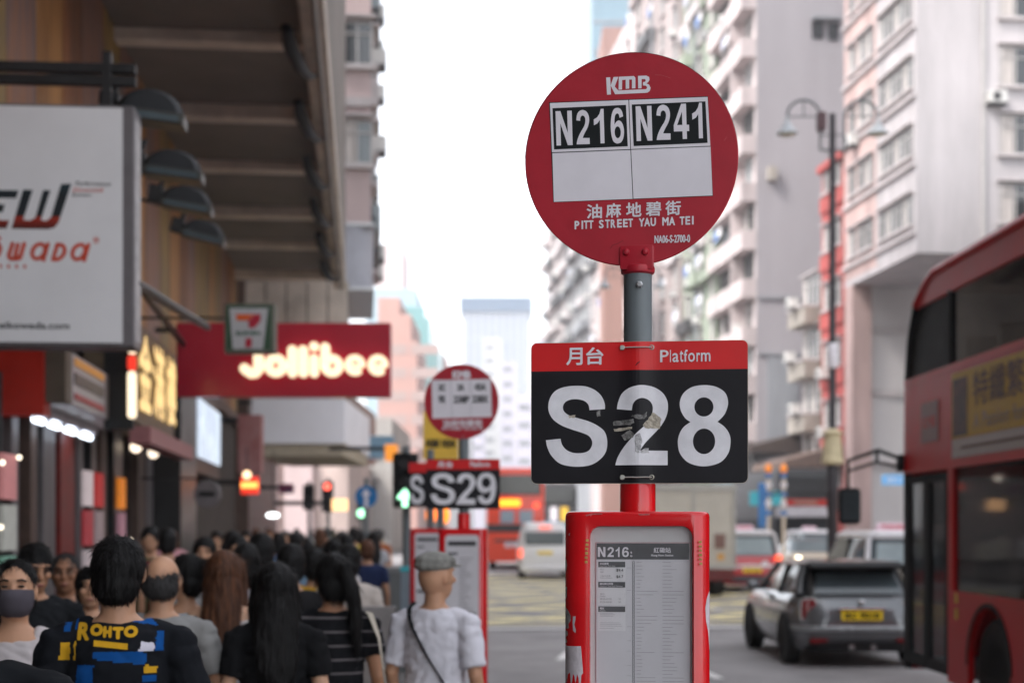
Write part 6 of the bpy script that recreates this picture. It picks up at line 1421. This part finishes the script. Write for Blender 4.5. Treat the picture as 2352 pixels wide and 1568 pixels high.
    if top:
        c = MB(); zs_ = [r_ for r_ in TOR if hem <= r_[0] <= neck + .001]
        rs = [ringz(hem, 0, 0, (.168 + o_ + flare) * fw, .116 + o_ + flare)] + [ringz(z, 0, cy, rx * fw + o_ + flare * max(0, (1.25 - z)), ry + o_ + flare * max(0, (1.25 - z))) for z, rx, ry, cy in zs_]
        c.rings(rs)
        if bust:
            for sg in (-1, 1): c.ell((sg * .07, .088, 1.24), (.072, .062, .074))
        if sleeve:
            for k in 'LR':
                s0, e, w_ = A[k]; pts = [Vector((s0.x * .42, -.005, 1.398)), s0 * .92 + Vector((0, 0, .108)), s0 + Vector((sgx[k] * .004, 0, .004)), s0 + (e - s0) * .5, s0 + (e - s0) * min(1, sleeve)]; rr = [.048, .058, .064, .063, .060]
                if sleeve > 1: pts += [e + (w_ - e) * (sleeve - 1)]; rr[-1] = .052; rr += [.045]
                c.tube(pts, rr, 14)
        sh = obj('shirt', remesh(c, v2, 'shirt', top, wr_(.007 if not low else .004), 6), t)
    else: sh = None
    pm = pants_m[bottom]; c = MB(); c.rings([ringz(z, 0, cy, rx * fw + .012, ry + .012) for z, rx, ry, cy in [(.80, .15, .105, 0), (.90, .168, .112, -.005), (1.0, .155, .104, 0)]])
    for sg in (-1, 1): c.tube([(sg * .085, 0, .90), (sg * .098, .005, .70), (sg * .10, .012, .48), (sg * .10, -.008, .30), (sg * .10, -.015, .10)], [.092, .090, .074, .068, .062], 12)
    obj('trousers', remesh(c, .016, 'trousers', pm, wr_(.004)), t)
    for sg in (-1, 1): MB().tube([(sg * .10, -.05, .04), (sg * .105, .06, .04), (sg * .11, .14, .03)], [(.046, .042), (.046, .042), (.036, .030)], 12, ends=True).build('shoe', shoem, t, smooth=True)
    # hair
    hm = hm or hairb; c = MB()
    if hair == 'bald_top': c.ell((0, -.030, 1.575), (.083, .080, .068)); c.ell((0, -.020, 1.60), (.0815, .078, .05))
    elif hair == 'thin_crown': c.ell((0, -.018, 1.605), (.088, .100, .104)); c.ell((0, -.042, 1.56), (.080, .070, .082))
    elif hair == 'bun': c.ell((0, -.020, 1.624), (.084, .096, .096)); c.ell((0, -.045, 1.565), (.078, .066, .08))
    elif hair == 'nape': c.ell((0, -.050, 1.592), (.070, .054, .040))
    elif hair != 'cropped': c.ell((0, -.014, 1.617), (.090, .106, .104)); c.ell((0, -.042, 1.565), (.084, .072, .09))
    else: c.ell((0, -.016, 1.620), (.081, .099, .091)); c.ell((0, -.035, 1.58), (.08, .072, .08))
    if hair == 'long':
        c.rings([ringz(z, x, y, rx, ry) for z, x, y, rx, ry in ((1.63, 0, -.02, .085, .085), (1.55, 0, -.045, .094, .07), (1.45, 0, -.075, .100, .052), (1.35, 0, -.105, .102, .034), (1.25, .0, -.122, .09, .026), (1.17, .005, -.125, .06, .018), (1.12, .01, -.122, .02, .008))])
        for sg in (-1, 1): c.tube([(sg * .075, .02, 1.64), (sg * .09, .02, 1.54), (sg * .095, .01, 1.44), (sg * .10, -.02, 1.34)], [.03, .028, .026, .012], 8, ends=True)
    if hair == 'bob':
        c.rings([ringz(z, 0, y, rx, ry) for z, y, rx, ry in ((1.64, -.02, .088, .088), (1.55, -.035, .10, .08), (1.47, -.04, .10, .07), (1.43, -.04, .07, .04))])
    if hair == 'pony':
        c.tube([(0, -.095, 1.645), (.02, -.135, 1.63), (.05, -.15, 1.54), (.065, -.145, 1.42), (.07, -.14, 1.30), (.075, -.135, 1.22)], [.03, .032, .036, .034, .026, .008], 10, ends=True)
    if hair == 'bun': c.ell((0, -.11, 1.65), (.04, .035, .04))
    headmap(c)
    if hair != 'none':
        ho = obj('hair', remesh(c, .007 if not low else .016, 'hair', hm, hd, 1), t)
        if not low: strands(ho, 3200 if vox < .01 else 1200, .075 if hair in ('long', 'pony') else .035, hm, random.Random(int(px)))
    t['_'] = 0; del t['_']
    return t, sh, headmap, A
black_t = fabric('black_tee', (.009, .010, .012)); 
# man in the football shirt
jersey = [fabric('jersey_black', (.010, .011, .014)), fabric('jersey_blue', (.006, .07, .26)), fabric('jersey_gold', (.62, .34, .02)), fabric('jersey_white', (.60, .58, .66))]
t, sh, hm_, A = person('man in a black and blue football shirt with yellow lettering across the back', 272, 1232, 4.5, -2, 1.05, jersey[0], 1.02, 1, 'thin_crown', hyaw=10, hpitch=-4, skin=0, vox=.007, arms={'L': [(-.265, -.02, 1.12), (-.28, .05, .9)], 'R': [(.265, -.01, 1.12), (.28, .06, .9)]})
for m_ in jersey[1:]: sh.data.materials.append(m_)
J0 = (0, 1250); JS = 3.76 / .9408
sc1 = t.scale[0]; tp = t.location
def jl(cx, cy):    # enlargement pixel -> the man's own x,z
    px, py = cx / 3.76 * .9408, (1250 + cy / 3.76) * .9408; s = FP / 4.42
    return ((px - 272) / s / sc1, (EYE + (HZ - py) / s) / sc1)
rects = [(1, [(1045, 850), (1230, 855), (1475, 1050), (1040, 970)]), (1, [(905, 1265), (1370, 1285), (1365, 1400), (900, 1340)]), (1, [(1455, 1095), (1525, 1100), (1515, 1270), (1445, 1262)]), (3, [(1325, 1180), (1448, 1205), (1435, 1285), (1310, 1265)]),
         (2, [(1355, 1402), (1468, 1410), (1460, 1478), (1345, 1482)]), (1, [(1340, 1485), (1460, 1485), (1450, 1560), (1335, 1560)]), (1, [(630, 945), (685, 945), (675, 1100), (620, 1100)]), (2, [(585, 1190), (680, 1190), (675, 1360), (580, 1355)]), (1, [(745, 1385), (905, 1400), (900, 1700), (735, 1700)]), (2, [(718, 1185), (738, 1185), (735, 1350), (715, 1350)]), (1, [(720, 960), (742, 960), (738, 1080), (718, 1080)])]
def inside(pt, poly):
    x, y = pt; r = False
    for i in range(len(poly)):
        x1, y1 = poly[i]; x2, y2 = poly[i - 1]
        if (y1 > y) != (y2 > y) and x < (x2 - x1) * (y - y1) / (y2 - y1) + x1: r = not r
    return r
rects = [(m_, [jl(*q) for q in ps]) for m_, ps in rects]
vs = sh.data.vertices
for f in sh.data.polygons:
    if f.normal.y < .15:
        for m_, ps in rects:
            if inside((f.center.x, f.center.z), ps): f.material_index = m_
bv_ = BVHTree.FromPolygons([v.co for v in vs], [tuple(f.vertices) for f in sh.data.polygons])
def drape(me, name, m_, parent):
    bm = bmesh.new(); bm.from_mesh(me); bmesh.ops.subdivide_edges(bm, edges=[e for e in bm.edges if e.calc_length() > .02], cuts=2)
    for v in bm.verts:
        h_ = bv_.ray_cast(Vector((v.co.x, -.6, v.co.z)), Vector((0, 1, 0)))
        v.co.y = (h_[0].y if h_[0] else -.12) - .005
    o = bpy.data.meshes.new(name); bm.to_mesh(o); bm.free(); o.materials.append(m_); return obj(name, o, parent)
jfit = {}
for ch, x0, x1, y0, y1 in (('R', 745, 860, 1012, 1170), ('O', 865, 985, 1020, 1130), ('H', 985, 1065, 1040, 1145), ('T', 1070, 1170, 1048, 1160), ('O', 1170, 1295, 1038, 1145)):
    (a, b_), (c, d) = jl(x0, y1), jl(x1, y0); o = txt(ch, a, c, b_, d, 'tmp', jersey[2], None, bold=.0035); drape(o.data, 'lettering', jersey[2], sh); bpy.data.objects.remove(o)
(a, b_), (c, d) = jl(905, 1220), jl(1210, 1165)
drape(MB().add([(a, 0, d), (c, 0, d - .012), (c, 0, b_ - .012), (a, 0, b_)], [(0, 1, 2, 3)]).mesh('b', jersey[2]), 'underline', jersey[2], sh)
# near shoulder at the bottom left corner
person('person in a black top cut off by the left edge, nearest of all', -94, 1238, 3.05, 8, 1.12, black_t, .6, 1, 'short', skin=2, hyaw=-8, arms={'R': [(.28, 0, 1.12), (.29, .05, .9)]})
# woman with the mask
wt_ = fabric('white_blouse', (.52, .47, .47))
t, sh, hm_, A = person('woman with a grey face mask and an open white blouse, coming towards the camera', 34, 1290, 5.2, 172, .98, wt_, .62, 1, 'bun', face=True, bust=1, skin=0, flare=.01, neck=1.396, hyaw=0, hpitch=4)
mk = MB().rings([[(.071 * q * math.cos(R(a)), y0 + .094 * q2 * math.sin(R(a)), z) for a in range(0, 181, 12)] for z, q, q2, y0 in ((1.592, 1.05, 1.10, .012), (1.575, 1.08, 1.27, .014), (1.55, 1.06, 1.20, .014), (1.52, .96, 1.10, .014), (1.495, .78, .95, .012), (1.482, .5, .6, .012))], close=False, cap=False)
hm_(mk).build('face_mask', fabric('mask_grey', (.085, .075, .09)), t, smooth=2)
MB().tube([(-.13, .08, 1.39), (-.06, .135, 1.20), (.0, .14, 1.0)], (.014), 8).build('bag_strap', mat('strap_brown', (.12, .06, .045), .6), t, smooth=True)
MB().tube([(.02, .122, 1.32), (.0, .128, 1.22)], (.022), 8).build('inner_top', black_t, t, smooth=True)
person('man in a black tee looking down, behind the masked woman', 76, 1252, 6.9, 165, 1.08, fabric('black_tee_b', (.012, .013, .015)), .6, 1, 'short', face=True, skin=1, hpitch=-14, hyaw=-14)
person('balding man with a ruddy face and a grey jacket, coming towards the camera', 150, 1272, 7.6, 180, 1.0, fabric('grey_jacket', (.13, .115, .12)), .9, 1, 'cropped', hairg, face=True, skin=3, hyaw=-6, glasses=True)
person('person with a half hidden face behind the shoulder of the football shirt', 208, 1305, 7.2, 170, .92, fabric('dark_top', (.04, .035, .04)), .6, 1, 'short', face=True, skin=0)
person('bald-crowned man in a grey tee beside the football shirt', 372, 1275, 5.9, -2, 1.0, fabric('grey_tee', (.24, .235, .23)), .72, 2, 'bald_top', hairg, skin=0, hyaw=14, arms={'R': [(.27, .0, 1.10), (.40, .13, .98)]})
lb_ = fabric('light_blue_top', (.33, .48, .58))
person('dark haired woman in a light blue sleeveless top, looking to the left', 428, 1276, 7.0, -12, .9, lb_, 0, 1, 'bun', bust=1, skin=0, hyaw=-58, neck=1.40)
cam_ = fabric('white_camisole', (.50, .46, .46))
t, sh, _, _ = person('woman with long brown hair and a white camisole', 516, 1268, 6.9, 4, .9, cam_, 0, 3, 'long', hairbr, skin=2, bust=1, neck=1.356, hem=1.02)
for sg in (-1, 1): MB().tube([(sg * .085, -.085, 1.34), (sg * .085, -.03, 1.435), (sg * .085, .07, 1.35)], .006, 6).build('shoulder_strap', cam_, t, smooth=True)
MB().tube([(-.15, .02, 1.40), (-.155, -.075, 1.36), (-.17, -.105, 1.2), (-.20, -.09, .98), (-.2, -.02, .86)], [(.022, .006)] * 5, 8).build('bag_strap', black_t, t, smooth=True)
MB().tube([(-.24, -.08, .88), (-.23, .04, .87)], [(.09, .12), (.08, .11)], 12, ends=True).build('shoulder_bag', black_t, t, smooth=True)
t, sh, _, _ = person('woman with long straight black hair and a black tee, in the middle of the crowd', 632, 1296, 5.9, 0, .98, fabric('black_tee_c', (.008, .008, .009)), .68, 3, 'long', hairb, skin=2, hyaw=-8)
MB().tube([(.19, -.05, 1.16), (.20, -.06, .95)], [(.01, .006)] * 2, 6).build('yellow_strap', mat('yellow_cloth', (.55, .45, .08), .7), t)
stripe_m = fabric('sheer_striped_top', (.012, .012, .014)); nt_ = stripe_m.node_tree; bs = nt_.nodes['Principled BSDF']
tcn = nt_.nodes.new('ShaderNodeTexCoord'); wv = nt_.nodes.new('ShaderNodeTexWave'); wv.bands_direction = 'Z'; wv.inputs['Scale'].default_value = 4.6; wv.inputs['Distortion'].default_value = .35; wv.inputs['Detail Scale'].default_value = .6
cr = nt_.nodes.new('ShaderNodeValToRGB'); cr.color_ramp.elements[0].position = .93; cr.color_ramp.elements[1].position = .965; cr.color_ramp.elements[0].color = (.010, .010, .012, 1); cr.color_ramp.elements[1].color = (.14, .125, .13, 1)
nt_.links.new(tcn.outputs['Object'], wv.inputs['Vector']); nt_.links.new(wv.outputs['Fac'], cr.inputs[0]); nt_.links.new(cr.outputs[0], bs.inputs['Base Color'])
t, sh, _, _ = person('woman with a black ponytail, thin striped black top and a tote bag', 766, 1275, 6.5, 2, .98, stripe_m, .62, 1, 'pony', hairb, skin=1, hyaw=-22, hpitch=-6)
tot = fabric('tote_canvas', (.46, .41, .34))
bg_ = MB().rings([[(.26 + x, y, z) for x, y in rrect(w_, .26, .02, 4, 0, -.02)] for z, w_ in ((.66, .06), (.70, .10), (1.0, .085), (1.055, .05))]).build('tote_bag', tot, t, smooth=True)
MB().tube([(.16, .04, 1.42), (.185, -.08, 1.42), (.23, -.115, 1.3), (.26, -.11, 1.05)], [(.016, .004)] * 4, 8).build('strap', tot, bg_, smooth=True)
# man in the flat cap
wtee = fabric('white_tee', (.66, .645, .70))
t, sh, hm_, A = person('man in a grey flat cap and white tee with a black strap over his back', 1000, 1272, 6.6, 26, 1.02, wtee, .86, 2, 'none', hairg, skin=0, hyaw=24, flare=.012, vox=.007)
capm = fabric('cap_grey', (.24, .235, .215), var=.3)
c = MB(); c.ell((0, -.004, 1.672), (.096, .118, .048)); c.ell((0, -.02, 1.648), (.093, .108, .040)); c.rings([[(x, y, z) for x, y, z in ringz(zz, 0, yy, rx, ry)] for zz, yy, rx, ry in ((1.640, .10, .065, .055), (1.652, .10, .066, .056))])
hm_(c); obj('flat_cap', remesh(c, .006, 'flat_cap', capm, wr_(.003)), t)
bvm = BVHTree.FromPolygons([v.co for v in sh.data.vertices], [tuple(f.vertices) for f in sh.data.polygons])
stb = []
for i in range(15):
    u = i / 14; x, z = -.125 + .33 * u, 1.425 - .56 * u; h_ = bvm.ray_cast(Vector((x, -.6, z)), Vector((0, 1, 0))); y = h_[0].y if h_[0] else -.1
    stb.append((x, y - .004, z))
MB().tube([(-.125, .02, 1.46)] + stb, [(.015, .004)] * 16, 8).build('bag_strap', black_t, t, smooth=True)
# second row of recognisable walkers
mid = [('man with a black short crop and a black shirt beyond the long haired women', 600, 1228, 8.8, 1.05, (.012, .012, .014), 'short', 0),
       ('woman in a white shirt half hidden behind the brown haired woman', 565, 1250, 8.4, .95, (.55, .53, .58), 'bob', 0),
       ('man in a black tee carrying nothing, right of the long black hair', 668, 1252, 8.0, 1.0, (.014, .013, .014), 'short', 0),
       ('woman in a mustard yellow top beyond the black tees', 722, 1262, 9.6, .9, (.62, .34, .02), 'short', 0),
       ('man in a cream shirt with a dark strap, beyond the ponytail', 800, 1252, 9.4, 1.0, (.48, .42, .38), 'short', 0),
       ('person in a white top with black hair up, beyond the striped top', 766, 1240, 11.5, .95, (.52, .50, .50), 'bun', 0)]
for lab, px, pt, D, fw, c, hr, hd_ in mid: person(lab, px, pt, D, hd_ + rn.uniform(-6, 6), fw, fabric('cloth_%d' % px, c), .6, rn.randrange(4), hr, vox=.014)
person('woman in a pale mask facing the camera far back in the crowd', 545, 1232, 10.5, 180, .92, fabric('grey_top_far', (.10, .10, .11)), .6, 1, 'bob', vox=.014, face=True)
person('man facing the camera in a white tee at the back left of the crowd', 470, 1236, 10, 180, 1.0, fabric('white_tee_far', (.45, .43, .43)), .6, 1, 'short', vox=.014, face=True)
# copies farther off
protos = [person('distant walker in a %s' % n, 300, 1235, 20 + i, 0, 1, fabric('far_cloth_%d' % i, c), .6, i % 4, hr, low=True, group='distant pedestrians')[0] for i, (n, c, hr) in enumerate([('burgundy tee', (.18, .02, .03), 'short'), ('sand coloured blouse', (.42, .33, .24), 'long'), ('sky blue shirt', (.25, .38, .52), 'short'), ('plum top', (.12, .05, .10), 'bob')])]
fc = [('olive tee', (.10, .11, .05)), ('pink blouse', (.55, .28, .30)), ('orange vest', (.75, .22, .03)), ('white polo shirt', (.6, .58, .58)), ('teal jumper', (.03, .2, .2)), ('charcoal shirt', (.03, .03, .035)), ('cream dress shirt', (.5, .45, .36)), ('denim shirt', (.10, .16, .28)), ('red polo shirt', (.4, .03, .03)), ('lilac tee', (.36, .30, .46)), ('brown jacket', (.12, .06, .035)), ('black vest', (.015, .015, .015)), ('pale green tee', (.3, .42, .3)), ('grey hooded top', (.2, .2, .2)), ('yellow tee', (.6, .45, .08)), ('tan raincoat', (.32, .22, .14)), ('navy tee', (.02, .03, .08)), ('silver grey blouse', (.38, .38, .4)), ('rust coloured top', (.32, .10, .04)), ('ivory tee', (.56, .52, .44)), ('black and grey top', (.05, .05, .06)), ('mint shirt', (.32, .5, .42))]
def setcloth(o, c, i):
    hk = i % 5
    for ch in o.children:
        if ch.name.startswith('hair') and hk in (1, 3): ch.material_slots[0].link = 'OBJECT'; ch.material_slots[0].material = (hairbr, hairg)[hk == 3]
    for ch in o.children:
        if ch.name.startswith('shirt'): ch.material_slots[0].link = 'OBJECT'; ch.material_slots[0].material = fabric('walker_cloth_%d' % i, c)
pxs = [345, 392, 410, 452, 497, 520, 588, 640, 655, 690, 705, 735, 748, 785, 812, 828, 843, 858, 872, 600, 565, 620]
def place(o, px, D, h, rz): q = at(px, HZ, D); o.location = (q.x, q.y, 0); o.rotation_euler = (0, 0, rz); s_ = h / 1.705; o.scale = (s_, s_, s_)
for i, pr_ in enumerate(protos): place(pr_, (385, 535, 680, 795)[i], (12.5, 14.5, 16, 15)[i], 1.62 - .02 * i, R(rn.uniform(-8, 8)))
for i, (n, c) in enumerate(fc):
    o = dup(protos[i % 4], (0, 0, 0), 0, 'distant walker in %s %s' % ('an' if n[0] in 'aeiou' else 'a', n)); D = 13 + (i * 7 % 22) * .95
    place(o, pxs[i], D, rn.uniform(1.50, 1.64), R(rn.choice((0, 180)) + rn.uniform(-15, 15))); setcloth(o, c, i)
# people in the bus
def inbus(label, x, y, z, H, c, rz, i):
    o = dup(protos[i], (0, 0, 0), 0, label); o.location = nearbus.matrix_world @ Vector((x, y, z)) if False else Vector(nearbus.location) + Matrix.Rotation(BR, 3, 'Z') @ Vector((x, y, z)); o.rotation_euler = (0, 0, BR + rz); o.scale = (H / 1.705,) * 3; o['group'] = 'bus passengers'; setcloth(o, c, 90 + int(x * 10) + i)
inbus('passenger in an orange top standing near the front of the nearest bus', .55, -2.35, .42, 1.5, (.62, .22, .01), R(90), 0)
inbus('passenger in a pale grey top behind the orange top in the nearest bus', .75, -2.95, .42, 1.6, (.42, .42, .46), R(80), 2)
# crowd mass farther down the pavement
cm = MB(); rr2 = random.Random(5)
base = []
for pr_ in protos[:2]:
    q = MB()
    for ch in pr_.children:
        if ch.type == 'MESH': pass
for i in range(38):
    D = rr2.uniform(36, 75); X = rr2.uniform(-2.6, .6); h = rr2.uniform(1.45, 1.68); m_ = rr2.randrange(5); f = h / 1.7
    cm.rings([ringz(z * f, X, D, rx * f, ry * f, 8) for z, rx, ry, _ in TOR], m_); cm.ell((X, D, 1.6 * f), (.085, .095, .11), 5, 8, 6)
    for sg in (-1, 1): cm.tube([(X + sg * .09, D, .9 * f), (X + sg * .1, D + rr2.uniform(-.2, .2), .02)], [.09, .05], 6, 5); cm.tube([(X + sg * .19, D, 1.38 * f), (X + sg * .24, D, .85 * f)], [.05, .035], 6, m_)
tag(cm.build('crowd', [MATS['walker_cloth_%d' % k] for k in (0, 3, 5, 6, 7)] + [hairb], smooth=True), kind='stuff')
# ================================================================ air
hz_ = bpy.data.materials.new('haze'); hz_.use_nodes = True; n_ = hz_.node_tree; n_.nodes.clear()
out = n_.nodes.new('ShaderNodeOutputMaterial'); vol = n_.nodes.new('ShaderNodeVolumePrincipled'); vol.inputs['Color'].default_value = (.93, .93, .97, 1); vol.inputs['Density'].default_value = .0009; vol.inputs['Anisotropy'].default_value = .2
n_.links.new(vol.outputs[0], out.inputs['Volume'])
if HAZE: tag(MB().box(-260, 420, -100, 1400, -2.4, 84).build('haze', hz_), kind='stuff')
bpy.data.scenes.remove(TMP)
